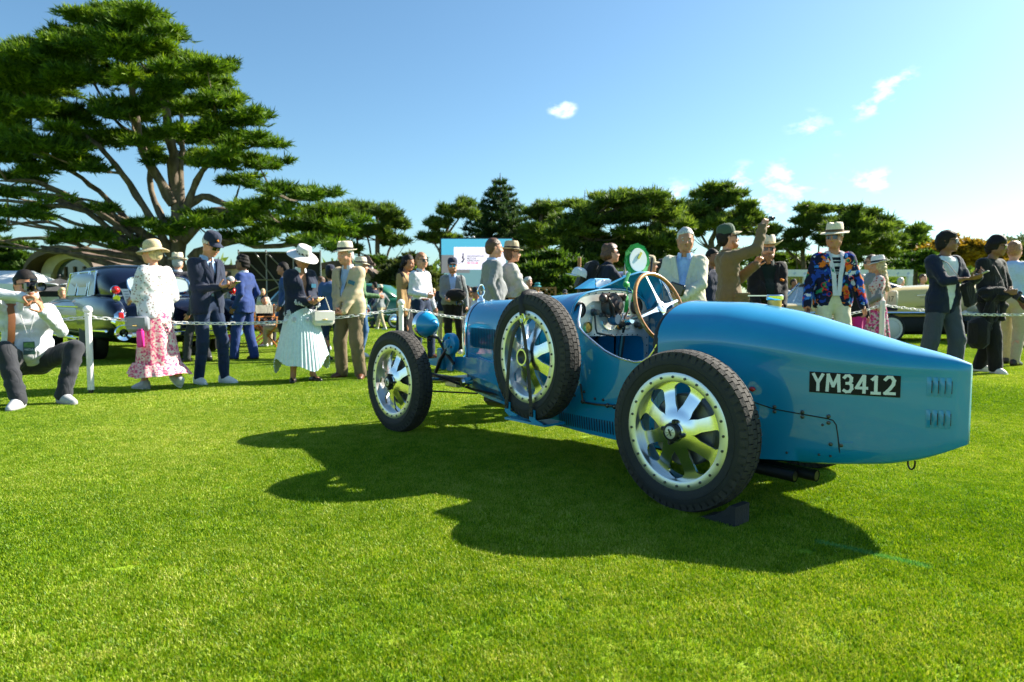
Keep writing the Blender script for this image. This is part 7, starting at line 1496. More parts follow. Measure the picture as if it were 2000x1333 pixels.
M_CYP = leaf_material('cypress_leaf', (.022, .058, .005), (.080, .155, .010), (.22, .32, .018)); M_CYPD = leaf_material('hazed_cypress_leaf', (.030, .062, .014), (.095, .155, .026), (.21, .28, .045)); M_PINE = leaf_material('norfolk_leaf', (.018, .048, .016), (.038, .082, .022), (.085, .13, .03))  # far cypress leaf colours are lightened to stand for distance haze
M_BUSH = leaf_material('bush_leaf', (.02, .05, .008), (.055, .11, .014), (.12, .19, .02)); M_AUT = leaf_material('golden_leaf', (.08, .06, .01), (.28, .17, .02), (.45, .27, .03)); M_OLVB = leaf_material('olive_leaf', (.025, .040, .012), (.055, .075, .022), (.10, .13, .04))
M_BARK = mat('grey_bark', (.20, .155, .105), .9, col2=(.08, .062, .045), vscale=6, bump=.9, bscale=14, stretch=(1, 1, .35)); M_BARKD = mat('brown_bark', (.13, .09, .06), .9, col2=(.06, .045, .032), vscale=5, bump=.8, bscale=12)
def foliage(pads, n, blen, bwid, seed, K=7, up=.45, droop=0.0, shell=.55):
    """pads: (centre, (rx, ry, rz)); tufts of small leaf blades spread through each pad's volume, thicker towards its upper skin"""
    rg = np.random.default_rng(seed); vol = np.array([(p[1][0] * p[1][1] * p[1][2]) ** (2 / 3) for p in pads]); cnt = np.maximum(3, (n * vol / vol.sum())).astype(int); VV, TT = [], []
    for (c, r), m in zip(pads, cnt):
        d = rg.normal(0, 1, (m, 3)); d /= np.linalg.norm(d, axis=1, keepdims=True); d[:, 2] = np.where(d[:, 2] < -.25, -d[:, 2] * .6, d[:, 2])
        q = rg.uniform(0, 1, m) ** shell; lump = .80 + .36 * np.sin(5 * d[:, 0] + 3 * c[0]) * np.sin(5 * d[:, 1] + 2 * c[1] + 1)
        pos = np.array(c) + d * np.array(r) * (q * lump)[:, None]
        tint = np.clip(rg.normal(.42, .19, m) + rg.normal(0, .13), 0, 1)
        dirs = d * np.array([.9, .9, .5]); dirs[:, 2] += (up - droop) * rg.uniform(.2, 1.8, m); dirs += rg.normal(0, .28, (m, 3)); dirs /= np.linalg.norm(dirs, axis=1, keepdims=True); size = rg.uniform(.6, 1.35, m)
        for k in range(K):
            dd = dirs + rg.normal(0, .42, (m, 3)); dd /= np.linalg.norm(dd, axis=1, keepdims=True); base = pos + dirs * (blen * (k / K - .4) * size)[:, None]
            L_ = (blen * size * rg.uniform(.45, 1.0, m))[:, None]; s_ = np.cross(dd, rg.normal(0, 1, (m, 3))); s_ /= np.linalg.norm(s_, axis=1, keepdims=True) + 1e-9; w = bwid * size[:, None] * .5
            VV.append(np.stack([base - s_ * w * 1.15, base + s_ * w * 1.15, base + dd * L_], 1).reshape(-1, 3)); TT.append(np.repeat(np.clip(tint + rg.normal(0, .10, m), 0, 1), 3))
    V = np.concatenate(VV); Q = np.arange(len(V)).reshape(-1, 3); me = np_mesh('crown', V, Q); a = me.attributes.new('tint', 'FLOAT', 'POINT'); a.data.foreach_set('value', np.concatenate(TT).astype(np.float32)); return me
def limb(mb, pts, r0, r1, seed=0, n=8, wob=.12):
    rg = np.random.default_rng(seed); P = [Vector(p) for p in pts]; out = []
    for i in range(len(P) - 1):
        p0, p1, p2, p3 = P[max(i - 1, 0)], P[i], P[i + 1], P[min(i + 2, len(P) - 1)]
        for u in np.linspace(0, 1, 5)[:-1]:
            out.append(.5 * ((2 * p1) + (p2 - p0) * u + (2 * p0 - 5 * p1 + 4 * p2 - p3) * u * u + (3 * p1 - p0 - 3 * p2 + p3) * u ** 3) + Vector(rg.normal(0, wob * r0, 3)))
    out.append(P[-1]); m = len(out); mb.tube(out, [(r0 + (r1 - r0) * (i / (m - 1)) ** .8) * (1 + .12 * math.sin(i * 2.3 + seed)) for i in range(m)], n)
def tree(label, px, d, pads_px, limbs_px, leafm, n, blen, bwid, seed, rt=.3, bark=None, cat='tree', name='cypress_tree', group=None, depth=1.0, K=7, up=.45, jit=1.0, base_y=None, twigs=True, shell=.55):
    """pads_px: (px, py, half width px, half height px); depth spread in metres; limbs_px: list of pixel polylines"""
    rg = np.random.default_rng(seed); b = Vector((gx(px, d), d, gz(d))); t = thing(name, label, cat, b, 0, group); k = d / F_PX; pads = []
    for (x, y, rx, ry) in pads_px:
        dd = d + rg.uniform(-1, 1) * depth; c = at(x, y, dd) - b; pads.append(((c.x, c.y, c.z), (rx * k, rx * k * .95, ry * k)))
    cm = foliage(pads, n, blen, bwid, seed, K, up, shell=shell); link('crown', cm, t, leafm)
    mb = MB(); ends = []
    for i, L_ in enumerate(limbs_px):
        P = []; dd = d; z = rg.uniform(-1, 1) * depth * .5
        for j, (x, y) in enumerate(L_): P.append(at(x, y, d + z * j / max(1, len(L_) - 1)) - b)
        if i == 0: P[0].z = -.3
        sc = 1.0 if i == 0 else rg.uniform(.36, .54) * (.55 if i > 13 else 1); limb(mb, P, rt * sc, rt * sc * .32, seed + i); ends.append(P)
    if twigs and ends:
        nodes = [p for P in ends for p in P[1:]]
        for (c, r) in pads[:twigs if twigs is not True else None]:
            c = Vector(c); q = min(nodes, key=lambda p: (p - c).length + max(0, p.z - c.z) * 2)
            if (q - c).length > .3: limb(mb, [q, q.lerp(c, .55) + Vector((0, 0, -.08 * (q - c).length)), c - Vector((0, 0, r[2] * .2))], rt * .15, rt * .05, seed + int(c.x * 7) % 97, 5)
    mb.build('trunk', bark or M_BARK, t, angle=70); return t
# --- the great cypress at the left
rg0 = np.random.default_rng(4)
BIG = [(220, 28, 60, 30), (300, 62, 42, 24), (150, 78, 75, 26), (250, 95, 95, 32), (362, 122, 62, 20), (60, 112, 75, 28), (-20, 130, 60, 30), (405, 135, 48, 13), (310, 152, 82, 28), (180, 152, 95, 32), (40, 172, 85, 34), (432, 188, 52, 17), (352, 205, 72, 26), (250, 215, 85, 30), (120, 222, 95, 35), (5, 245, 75, 40), (478, 238, 58, 19), (402, 262, 72, 24), (300, 268, 75, 24), (505, 282, 52, 17), (432, 312, 75, 22), (345, 318, 50, 15), (200, 276, 85, 28), (80, 292, 95, 33), (-10, 310, 60, 30), (150, 330, 60, 14), (40, 350, 60, 18),
       (508, 326, 52, 15), (470, 355, 45, 14), (548, 372, 55, 14), (602, 388, 50, 16), (520, 405, 62, 18), (440, 432, 70, 20), (645, 420, 62, 20), (565, 442, 80, 22), (668, 452, 42, 15), (385, 440, 50, 11), (330, 455, 42, 11), (490, 468, 55, 12), (612, 472, 55, 13), (40, 420, 65, 13), (15, 380, 50, 12), (110, 390, 32, 7), (188, 462, 48, 11), (240, 482, 38, 9), (282, 438, 38, 10), (-40, 440, 60, 16), (210, 410, 30, 8), (150, 470, 50, 10)]
extra = []
for (x, y, rx, ry) in BIG:
    for _ in range(6): extra.append((x + rg0.uniform(-1.05, 1.05) * rx, y + rg0.uniform(-1, .7) * ry, rx * rg0.uniform(.28, .5), ry * rg0.uniform(.16, .32)))
BIG = [(x, y, rx * .8, ry * .55) for x, y, rx, ry in BIG]
ENV_Y = [20, 60, 110, 190, 250, 320, 350]; ENV_R = [270, 330, 410, 470, 520, 525, 480]; ENV_L = [150, 60, -40, -80, -80, -80, -80]
for _ in range(72):                                   # dense upper crown between the named pads
    y = rg0.uniform(30, 345); xl, xr = np.interp(y, ENV_Y, ENV_L), np.interp(y, ENV_Y, ENV_R)
    if y > 290 and rg0.random() < .45: continue
    x = xl + (xr - xl) * rg0.random() ** .9; extra.append((x, y, rg0.uniform(22, 46), rg0.uniform(8, 17)))
LIMBS = [[(345, 660), (345, 560), (348, 470), (345, 400), (338, 320), (330, 250), (318, 170)], [(330, 545), (255, 482), (170, 415), (90, 402), (-10, 392)], [(335, 525), (275, 458), (212, 392), (140, 335), (60, 300)], [(325, 555), (262, 505), (190, 492), (100, 466), (-10, 472)], [(340, 505), (292, 425), (240, 340), (190, 285), (120, 220)], [(345, 475), (300, 392), (288, 310), (230, 240)], [(350, 440), (380, 370), (402, 322), (440, 290)], [(355, 430), (352, 330), (357, 262), (350, 190)], [(360, 472), (420, 412), (480, 424), (560, 440)], [(370, 505), (450, 472), (520, 482), (625, 468)], [(340, 400), (282, 300), (262, 200), (250, 110)], [(330, 560), (240, 525), (160, 502), (80, 482)], [(352, 420), (395, 385), (455, 400), (540, 380)], [(310, 480), (230, 425), (120, 395), (0, 360)]]
for k in range(11):                                    # thinner boughs sprawling low to the left
    y0 = rg0.uniform(470, 560); y1 = rg0.uniform(340, 500); LIMBS.append([(335 - 4 * k % 20, y0), (260 + rg0.uniform(-15, 15), y0 - (y0 - y1) * .38 + rg0.uniform(-8, 8)), (180 + rg0.uniform(-20, 20), y0 - (y0 - y1) * .72 + rg0.uniform(-10, 10)), (90 + rg0.uniform(-20, 20), y1 + rg0.uniform(-8, 8)), (10 + rg0.uniform(-40, 20), y1 + rg0.uniform(-18, 6))])
tree('huge spreading cypress with wide layered crown and pale leaning limbs at the left', 345, 27.0, BIG + extra, LIMBS, M_CYP, 72000, .27, .040, 21, .42, M_BARK, depth=3.2, K=8, up=.30, twigs=len(BIG))
def pads_rand(boxes, seed, n=5, fy=.5):
    rg = np.random.default_rng(seed); out = []
    for (x, y, rx, ry) in boxes:
        out.append((x, y, rx * .55, ry * .42))
        for _ in range(n + 2): a = rg.uniform(0, 6.28); q = rg.uniform(.5, 1.05); out.append((x + rx * q * math.cos(a), y + ry * q * .95 * math.sin(a), rx * rg.uniform(.25, .5), ry * rg.uniform(.14, .30)))
    return out
G = 'cypresses and pines standing behind the show lawn'
tree('slender cypress group with flat clustered crowns right of the great cypress', 735, 60, pads_rand([(690, 412, 42, 14), (740, 418, 40, 14), (650, 420, 35, 14), (770, 440, 30, 12), (700, 450, 45, 14), (775, 470, 28, 10), (640, 455, 40, 16), (735, 455, 30, 10), (680, 485, 30, 10)], 1), [[(735, 640), (738, 540), (738, 470), (735, 420)], [(700, 620), (704, 530), (698, 470), (692, 420)], [(672, 620), (690, 540), (676, 470), (655, 425)], [(755, 620), (752, 520), (768, 470), (775, 440)], [(720, 620), (724, 500), (712, 440)], [(690, 540), (650, 470)]], M_CYPD, 11000, .55, .085, 22, .36, M_BARK, group=G, depth=2.5)
tree('sparse leaning cypress left of the big screen', 868, 58, pads_rand([(880, 412, 22, 9), (858, 440, 22, 8), (842, 465, 20, 7), (905, 400, 18, 7), (870, 470, 26, 8), (912, 420, 22, 9)], 2, 4), [[(872, 640), (870, 540), (862, 490), (875, 440), (890, 410)], [(864, 500), (845, 470)], [(868, 470), (900, 420)]], M_CYPD, 4500, .5, .08, 23, .30, M_BARK, group=G, depth=1.5)
tree('cypress with ragged crown right of the tall conical pine', 1062, 62, pads_rand([(1058, 412, 30, 16), (1070, 440, 36, 16), (1050, 460, 35, 16), (1075, 475, 40, 18)], 3), [[(1060, 640), (1060, 520), (1058, 440), (1056, 410)]], M_CYPD, 6500, .55, .085, 24, .34, M_BARKD, group=G, depth=2.5)
tree('broad dark cypress with domed crown behind the racing car cockpit', 1205, 48, pads_rand([(1240, 388, 55, 12), (1190, 402, 70, 18), (1280, 410, 50, 16), (1140, 430, 55, 22), (1215, 432, 90, 24), (1300, 440, 45, 20), (1125, 470, 50, 24), (1190, 475, 80, 26), (1270, 478, 70, 24), (1315, 480, 30, 18), (1120, 510, 50, 20), (1185, 515, 70, 22), (1265, 515, 70, 20)], 4, 6), [[(1205, 660), (1210, 560), (1215, 480), (1220, 420)], [(1212, 520), (1260, 470), (1290, 430)], [(1208, 530), (1160, 470), (1140, 430)]], M_CYPD, 20000, .46, .08, 25, .45, M_BARK, group=G, depth=3.0)
tree('umbrella crowned cypress with bare forked trunk behind the cream blazer', 1400, 55, pads_rand([(1405, 378, 40, 12), (1400, 402, 60, 16), (1365, 420, 38, 13), (1440, 425, 40, 14), (1400, 440, 50, 13), (1470, 432, 22, 8), (1350, 450, 28, 9), (1455, 455, 28, 8)], 5), [[(1395, 660), (1393, 560), (1390, 490), (1400, 420), (1405, 385)], [(1392, 500), (1360, 440)], [(1392, 495), (1440, 430)], [(1390, 520), (1420, 450)]], M_CYPD, 10500, .52, .08, 26, .40, M_BARK, group=G, depth=2.5)
tree('thin tall cypress with small clustered crown behind the cowboy hat', 1572, 56, pads_rand([(1585, 412, 30, 10), (1575, 430, 24, 9), (1555, 460, 20, 8), (1600, 445, 26, 9), (1540, 480, 26, 8), (1500, 455, 22, 8), (1515, 480, 24, 8)], 6, 4), [[(1575, 660), (1572, 560), (1568, 480), (1580, 425)], [(1560, 640), (1558, 540), (1552, 470)], [(1570, 520), (1505, 460)], [(1600, 640), (1596, 540), (1602, 450)]], M_CYPD, 6000, .5, .08, 27, .34, M_BARK, group=G, depth=1.8)
tree('wind swept cypress reaching right behind the multicoloured blazer', 1660, 54, pads_rand([(1665, 418, 40, 11), (1695, 430, 45, 13), (1650, 440, 45, 14), (1720, 448, 38, 12), (1680, 465, 60, 16), (1640, 470, 40, 14), (1735, 475, 30, 12), (1690, 495, 60, 16), (1650, 505, 40, 14)], 7), [[(1655, 660), (1652, 560), (1655, 490), (1670, 430)], [(1655, 510), (1710, 450)], [(1654, 520), (1640, 460)]], M_CYPD, 11500, .5, .08, 28, .40, M_BARKD, group=G, depth=2.5)
tree('small dark cypress between the wind swept cypress and the golden tree', 1790, 66, pads_rand([(1788, 452, 22, 9), (1780, 470, 24, 10), (1800, 480, 24, 10), (1785, 495, 26, 12)], 8), [[(1785, 640), (1786, 540), (1788, 455)]], M_CYPD, 2200, .6, .17, 29, .3, M_BARKD, group=G, depth=1.5)
# tall conical Norfolk pines: whorls of drooping then upturned branches
def norfolk(label, px, d, top, base, hw, seed, n=17, leaf=M_PINE, dens=1.0):
    rg = np.random.default_rng(seed); b = Vector((gx(px, d), d, gz(d))); t = thing('norfolk_pine', label, 'tree', b, 0, G); k = d / F_PX; zt = (at(px, top, d) - b).z; z0 = (at(px, base, d) - b).z; pads = []; mb = MB(); limb(mb, [(0, 0, -.2), (0, 0, zt * .5), (0, 0, zt)], .38, .03, seed)
    for i in range(n):
        u = (i / (n - 1)) ** .9; z = zt - (zt - z0) * u - .3; L_ = (.02 + hw * u ** .82) * k * rg.uniform(.86, 1.1)
        m = 6 if u < .3 else 8
        for j in range(m):
            a = 6.283 * j / m + rg.uniform(-.3, .3); dr = Vector((math.cos(a), math.sin(a), 0)); e = dr * L_ * rg.uniform(.8, 1.1) + Vector((0, 0, z + L_ * .06)); mb.tube([Vector((0, 0, z)), dr * L_ * .5 + Vector((0, 0, z - L_ * .05)), e], [.06, .045, .02], 5)
            for q in (.35, .6, .82, 1.0): 
                if q * L_ < .25: continue
                c = dr * L_ * q + Vector((0, 0, z - L_ * .05 + L_ * .11 * q * q)); pads.append((tuple(c), (.08 * L_ + .16, .08 * L_ + .16, .13 + .02 * L_)))
    link('crown', foliage(pads, int(12000 * dens), .42, .07, seed, 6, .8), t, leaf); mb.build('trunk', M_BARKD, t); return t
norfolk('tall conical pine with tiered branches behind the big screen', 977, 66, 338, 520, 96, 31, 17)
norfolk('thin conical pine with bare cross shaped tip above the broad dark cypress', 1141, 75, 372, 560, 66, 32, 11, dens=.45)
# bushes and small trees
def bush(label, px, d, boxes, leafm, n, seed, blen=.3, bwid=.12, name='bush', cat='bush', trunk=True):
    return tree(label, px, d, pads_rand(boxes, seed, 5), [[(px, 600), (px, 560), (px, boxes[0][1])]], leafm, n, blen, bwid, seed, .18, M_BARKD, cat, name, None, 1.5, 6, .3, twigs=False, shell=.4)
bush('dark rounded bush beside the chimney of the far pavilion', 785, 40, [(785, 520, 42, 28), (760, 540, 40, 24), (815, 545, 36, 22)], M_OLVB, 4200, 41)
bush('bright green shrub between the chimney and the dark bush', 742, 46, [(742, 525, 22, 24), (728, 545, 20, 18)], M_BUSH, 1500, 42)
bush('yellow green tree at the left edge behind the white tent', 30, 40, [(25, 485, 55, 26), (60, 510, 40, 24), (-20, 510, 50, 28), (30, 540, 60, 24)], M_BUSH, 5000, 43, .32, .13, 'broadleaf_tree', 'tree')
bush('green hedge tree right of the big screen', 1050, 38, [(1040, 530, 50, 28), (1090, 520, 45, 30), (1010, 555, 40, 20), (1120, 545, 40, 24), (1060, 560, 60, 18)], M_BUSH, 5200, 44)
bush('low green shrubs behind the racing car windscreen', 1180, 36, [(1170, 548, 50, 18), (1230, 552, 50, 16), (1120, 560, 40, 14)], M_BUSH, 2600, 45)
bush('golden leaved tree behind the man in the navy cardigan', 1865, 50, [(1850, 492, 40, 22), (1885, 478, 38, 18), (1920, 488, 40, 20), (1830, 512, 36, 18), (1900, 512, 50, 18), (1950, 505, 30, 18)], M_AUT, 4600, 46, .36, .16, 'golden_tree', 'tree')
bush('yellow green shrub behind the blond woman', 1790, 44, [(1775, 520, 36, 16), (1812, 512, 34, 18), (1840, 530, 40, 14)], M_BUSH, 2200, 47)
bush('olive tree on the slope at the right edge', 1985, 55, [(1985, 505, 40, 20), (1960, 525, 36, 16), (2020, 500, 50, 26)], M_OLVB, 2600, 48, .36, .15, 'olive_tree', 'tree')
bush('dark green trees low behind the cowboy hat', 1480, 62, [(1450, 505, 50, 18), (1510, 512, 50, 16), (1560, 520, 40, 14), (1400, 515, 40, 14)], M_CYPD, 3600, 49, .5, .17, 'far_tree', 'tree')
# the far wood closing the view, one mass; the wooded hill at the right
def far_wood():
    rg = np.random.default_rng(9); pads = []
    for x in np.linspace(-500, 2500, 150):
        d = rg.uniform(80, 110); y = 535 + rg.uniform(-12, 10); c = at(x, y, d); pads.append(((c.x, c.y, c.z - 1.2), (3.6, 3.0, rg.uniform(1.8, 3.2))))
    o = link('far_wood', foliage(pads, 10000, 1.1, .42, 9, 5, .3, shell=.35), None, M_CYPD); tag(o, 'mass of dark trees closing the view behind the lawn', 'wood', kind='stuff')
    X = np.linspace(60, 700, 40); Y = np.linspace(150, 420, 16); V = []
    for y in Y:
        for x in X: u = max(0, min(1, (x - 70) / 160)); V.append((x, y, -1.5 + 26 * u * u * (3 - 2 * u) * math.sin(math.pi * min(1, (y - 150) / 230)) + 1.2 * math.sin(x * .07) * u))
    I = np.arange(len(V)).reshape(len(Y), len(X)); o = link('hill', np_mesh('hill', V, np.stack([I[:-1, :-1].ravel(), I[:-1, 1:].ravel(), I[1:, 1:].ravel(), I[1:, :-1].ravel()], 1), True), None, mat('hill_scrub', (.05, .075, .035), .9, col2=(.10, .11, .05), vscale=.06)); tag(o, kind='structure')
    pads = []
    for _ in range(170):
        x = rg.uniform(95, 420); y = rg.uniform(175, 300); u = max(0, min(1, (x - 70) / 160)); z = -1.5 + 26 * u * u * (3 - 2 * u) * math.sin(math.pi * min(1, (y - 150) / 230)); pads.append(((x, y, z + 1.5), (rg.uniform(3, 5), 3.5, rg.uniform(2.5, 4.2))))
    o = link('hill_wood', foliage(pads, 7000, 1.3, .6, 19, 4, .4, shell=.4), None, leaf_material('haze_tinted_leaf', (.05, .075, .055), (.075, .10, .065), (.12, .14, .075))); tag(o, 'pale hazy wood on the hill at the right', 'wood', kind='stuff')  # distance haze is mixed into these pale leaf colours
far_wood()
# ================================================================ BUILDINGS, SCREEN, TENTS
M_STUCCO = mat('beige_stucco', (.52, .44, .31), .85, var=.08, vscale=3); M_CREAMW = mat('cream_wall', (.62, .57, .46), .85, var=.06); M_ROOF = mat('brown_roof', (.10, .065, .045), .7, var=.25, vscale=4); M_DKGLASS = mat('dark_window', (.05, .075, .085), .06, coat=1.0); M_TENT = mat('white_canvas', (.74, .75, .76), .7, var=.03); M_MESH = mat('black_scrim', (.022, .020, .022), .8, var=.3, vscale=2); M_ALUT = mat('truss_metal', (.35, .35, .36), .4, .8)
MXZ = Matrix(((1, 0, 0, 0), (0, 0, 1, 0), (0, 1, 0, 0), (0, 0, 0, 1)))
def arch_pts(w, h, rise, n=14, x0=0): return [(x0 - w / 2, 0), (x0 + w / 2, 0), (x0 + w / 2, h)] + [(x0 + w / 2 * math.cos(a), h + rise * math.sin(a)) for a in np.linspace(0, math.pi, n)[1:-1]] + [(x0 - w / 2, h)]
def arc_roof(mb, x0, w, h, rise, y0, y1, th=.22, over=.35):
    out = []; inn = []
    for a in np.linspace(0, math.pi, 17): out.append((x0 + (w / 2 + over) * math.cos(a), h + (rise + th) * math.sin(a))); inn.append((x0 + (w / 2 + over - .05) * math.cos(a), h - .12 + rise * math.sin(a)))
    mb.prism(out + inn[::-1], y0, y1, MXZ)
def pavilion(label, px, d, w, h, rise, rz=0, wall=M_STUCCO, depth=6.0, mull=3, name='pavilion'):
    t = thing(name, label, 'building', (gx(px, d), d, gz(d)), rz); mb = MB(); fr = [(-w / 2, 0), (-w / 2 + .7, 0)]
    inner = [(w / 2 - .7, 0), (w / 2 - .7, h * .98)] + [((w / 2 - .7) * math.cos(a), h * .98 + rise * .72 * math.sin(a)) for a in np.linspace(0, math.pi, 15)[1:-1]] + [(-w / 2 + .7, h * .98), (-w / 2 + .7, 0)]
    outer = [(-w / 2, 0), (-w / 2, h)] + [(w / 2 * math.cos(a), h + rise * math.sin(a)) for a in np.linspace(math.pi, 0, 17)] + [(w / 2, 0)]
    mb.prism(outer + inner, 0, .5, MXZ); mb.build('wall', wall, t, smooth=False)
    MB().box((0, depth / 2 + .5, h / 2), (w - .1, depth - .4, h)).build('rear_block', wall, t, smooth=False)
    mb = MB(); arc_roof(mb, 0, w, h, rise, -.7, depth); mb.build('roof', M_ROOF, t, angle=40)
    mb = MB(); mb.prism([(p[0] * .999, p[1]) for p in inner], .28, .32, MXZ); gl = mb.build('window', M_DKGLASS, t, smooth=False)
    for k in range(1, mull + 1): x = -w / 2 + .7 + (w - 1.4) * k / (mull + 1); MB().box((x, .24, h * .6), (.10, .08, h * 1.2)).build('mullion', M_ROOF, gl, smooth=False)
    for z in (h * .45, h * .95): MB().box((0, .235, z), (w - 1.5, .07, .14)).build('transom', M_ROOF, gl, smooth=False)
    for s_ in (-1, 1): MB().box((s_ * (w / 2 - .35), -.06, h), (.9, .2, .22)).build('capital', M_CREAMW, t, smooth=False)
    return t
pavilion('beige arched pavilion with brown curved roof behind the limousine', 140, 34, 3.7, 2.35, 1.25, R(-14), depth=5)
def block(label, px, d, w, h, dep, wall=M_STUCCO, rz=0, wins=0, name='building'):
    t = thing(name, label, 'building', (gx(px, d), d, gz(d)), rz); MB().box((0, dep / 2, h / 2), (w, dep, h)).build('wall', wall, t, smooth=False); MB().box((0, dep / 2, h + .12), (w + .5, dep + .5, .24)).build('roof', M_ROOF, t, smooth=False)
    for k in range(wins):
        x = -w / 2 + w * (k + .5) / wins; f = MB().box((x, -.03, h * .55), (w / wins * .62, .06, h * .5)).build('window', M_ROOF, t, smooth=False); MB().box((x, -.065, h * .55), (w / wins * .54, .02, h * .43)).build('pane', M_DKGLASS, f, smooth=False)
    return t
block('low beige wing with dark windows joined behind the limousine', 262, 36, 6.5, 2.55, 5, wins=4)
block('low beige building behind the man in the royal blue suit', 440, 40, 5.5, 3.0, 5, M_CREAMW, wins=3)
pavilion('small arched pavilion with curved brown roof behind the woman in the white hat', 598, 42, 2.6, 2.6, .75, R(5), M_CREAMW, 5, 1)
pavilion('wide arched pavilion with curved brown roof left of the chimney', 668, 41, 3.6, 2.35, .95, R(3), M_CREAMW, 5, 2)
ct = thing('chimney_tower', 'white square chimney with brown hipped cap behind the beige blazer', 'chimney', (gx(712, 43), 43, gz(43)), R(8))
MB().box((0, 0, 1.7), (1.05, 1.05, 3.4)).build('shaft', M_TENT, ct, smooth=False); MB().box((0, 0, 3.45), (1.35, 1.35, .14)).build('ledge', M_ROOF, ct, smooth=False); mb = MB(); mb.box((0, 0, 3.75), (1.15, 1.15, .45), taper=.55); mb.build('cap', M_ROOF, ct, smooth=False)
block('small ochre house with brown roof left of the big screen', 840, 52, 4.0, 2.3, 4, mat('ochre_wall', (.40, .30, .13), .85, var=.1), R(-10), 2)
# black scrimmed scaffold
sc = thing('scaffold_screen', 'black scrim on a metal scaffold behind the man in the royal blue suit', 'scaffold', (gx(548, 30), 30, gz(30)), R(4)); hw, hh = 1.75, 3.2
MB().box((0, .06, hh / 2), (hw * 2, .03, hh)).build('scrim', M_MESH, sc, smooth=False)
for x in (-hw, -hw * .33, hw * .33, hw): mb = MB(); mb.tube([(x, 0, 0), (x, 0, hh + .1)], .035, 8); mb.build('upright', M_ALUT, sc)
for z in (.9, 2.0, hh): mb = MB(); mb.tube([(-hw, -.03, z), (hw, -.03, z)], .028, 8); mb.build('crossbar', M_ALUT, sc)
for a, b in (((-hw, hh), (-hw * .33, 2.0)), ((-hw * .33, hh), (hw, .9)), ((-hw, .9), (hw * .33, 2.0)), ((-hw * .6, hh), (hw * .2, 1.2))): mb = MB(); mb.tube([(a[0], -.06, a[1]), (b[0], -.06, b[1])], .03, 8); mb.build('brace', M_ALUT, sc)
# big screen with its slide
dS = 46.0; s0, s1 = at(862, 467, dS), at(1000, 565, dS); wS, hS = s1.x - s0.x, s0.z - s1.z
bs = thing('big_screen', 'large outdoor screen showing a museum slide in front of the tall conical pine', 'screen', ((s0.x + s1.x) / 2, dS, s1.z), 0)
MB().box((0, .35, hS / 2), (wS + .15, .6, hS + .15), bev=.03).build('housing', M_BLACK, bs, smooth=False)
def glow(name, col, e): return mat(name, col, .6, emit=e, var=0)
MB().box((0, .030, hS / 2), (wS, .02, hS)).build('screen_panel', glow('slide_teal', (.16, .30, .32), .35), bs, smooth=False)
MB().box((0, .016, hS * .84), (wS, .01, hS * .32)).build('slide_sky', glow('slide_sky', (.08, .36, .50), .45), bs, smooth=False)
MB().box((-wS * .30, .014, hS * .50), (wS * .40, .008, hS * .36)).build('slide_grey', glow('slide_grey', (.22, .22, .22), .3), bs, smooth=False)
wx0, wx1, wz0, wz1 = gx(887, dS) - bs.location.x, gx(988, dS) - bs.location.x, at(900, 527, dS).z - s1.z, at(900, 483, dS).z - s1.z
MB().box(((wx0 + wx1) / 2, .006, (wz0 + wz1) / 2), (wx1 - wx0, .008, wz1 - wz0)).build('slide_card', glow('slide_white', (.78, .72, .82), .45), bs, smooth=False)
M_SLT = mat('slide_text', (.10, .09, .13), .6); M_SLR = glow('slide_red', (.75, .03, .12), .3)
for i, wd in enumerate(('INDIANAPOLIS', 'MOTOR', 'SPEEDWAY', 'MUSEUM')):
    tm = text_mesh(wd, 'slide_word', .012); z = at(900, 502.5 + 4.5 * i, dS).z - s1.z; x0 = gx(913, dS) - bs.location.x; wpx = (32, 17, 25, 21)[i]; wm = wpx / F_PX * dS; hm = 3.5 / F_PX * dS
    for v in tm.vertices: v.co = (x0 + wm * v.co.x, -.001, z + hm * v.co.y)
    link('slide_word', tm, bs, M_SLR if i == 3 else M_SLT)
x0 = gx(905, dS) - bs.location.x; z0 = at(905, 508, dS).z - s1.z; kk = dS / F_PX
mb = MB(); mb.tube([(x0, 0, z0 + 9 * kk), (x0 - 1.5 * kk, 0, z0 + 4 * kk), (x0 + 1 * kk, 0, z0), (x0 - 2 * kk, 0, z0 - 5 * kk)], .045, 6); mb.tube([(x0 - .5 * kk, 0, z0 + 6 * kk), (x0 + 3 * kk, 0, z0 + 2 * kk), (x0 - 5 * kk, 0, z0 - 5 * kk)], .025, 6); mb.ball((x0, 0, z0 + 11 * kk), .06, 8, 6); mb.ball((x0 - 8 * kk, 0, z0 - 7 * kk), .035, 6, 5); mb.build('slide_golfer', M_SLT, bs)
for x in (-wS / 2 + .3, wS / 2 - .3): mb = MB(); mb.tube([(x, .35, 0), (x, .35, -(s1.z - gz(dS)))], .09, 8); mb.build('support_leg', M_ALUT, bs)
mb = MB(); mb.box((-wS * .05, .3, hS + .14), (.22, .2, .12), bev=.04); mb.build('top_lug', M_TENT, bs)
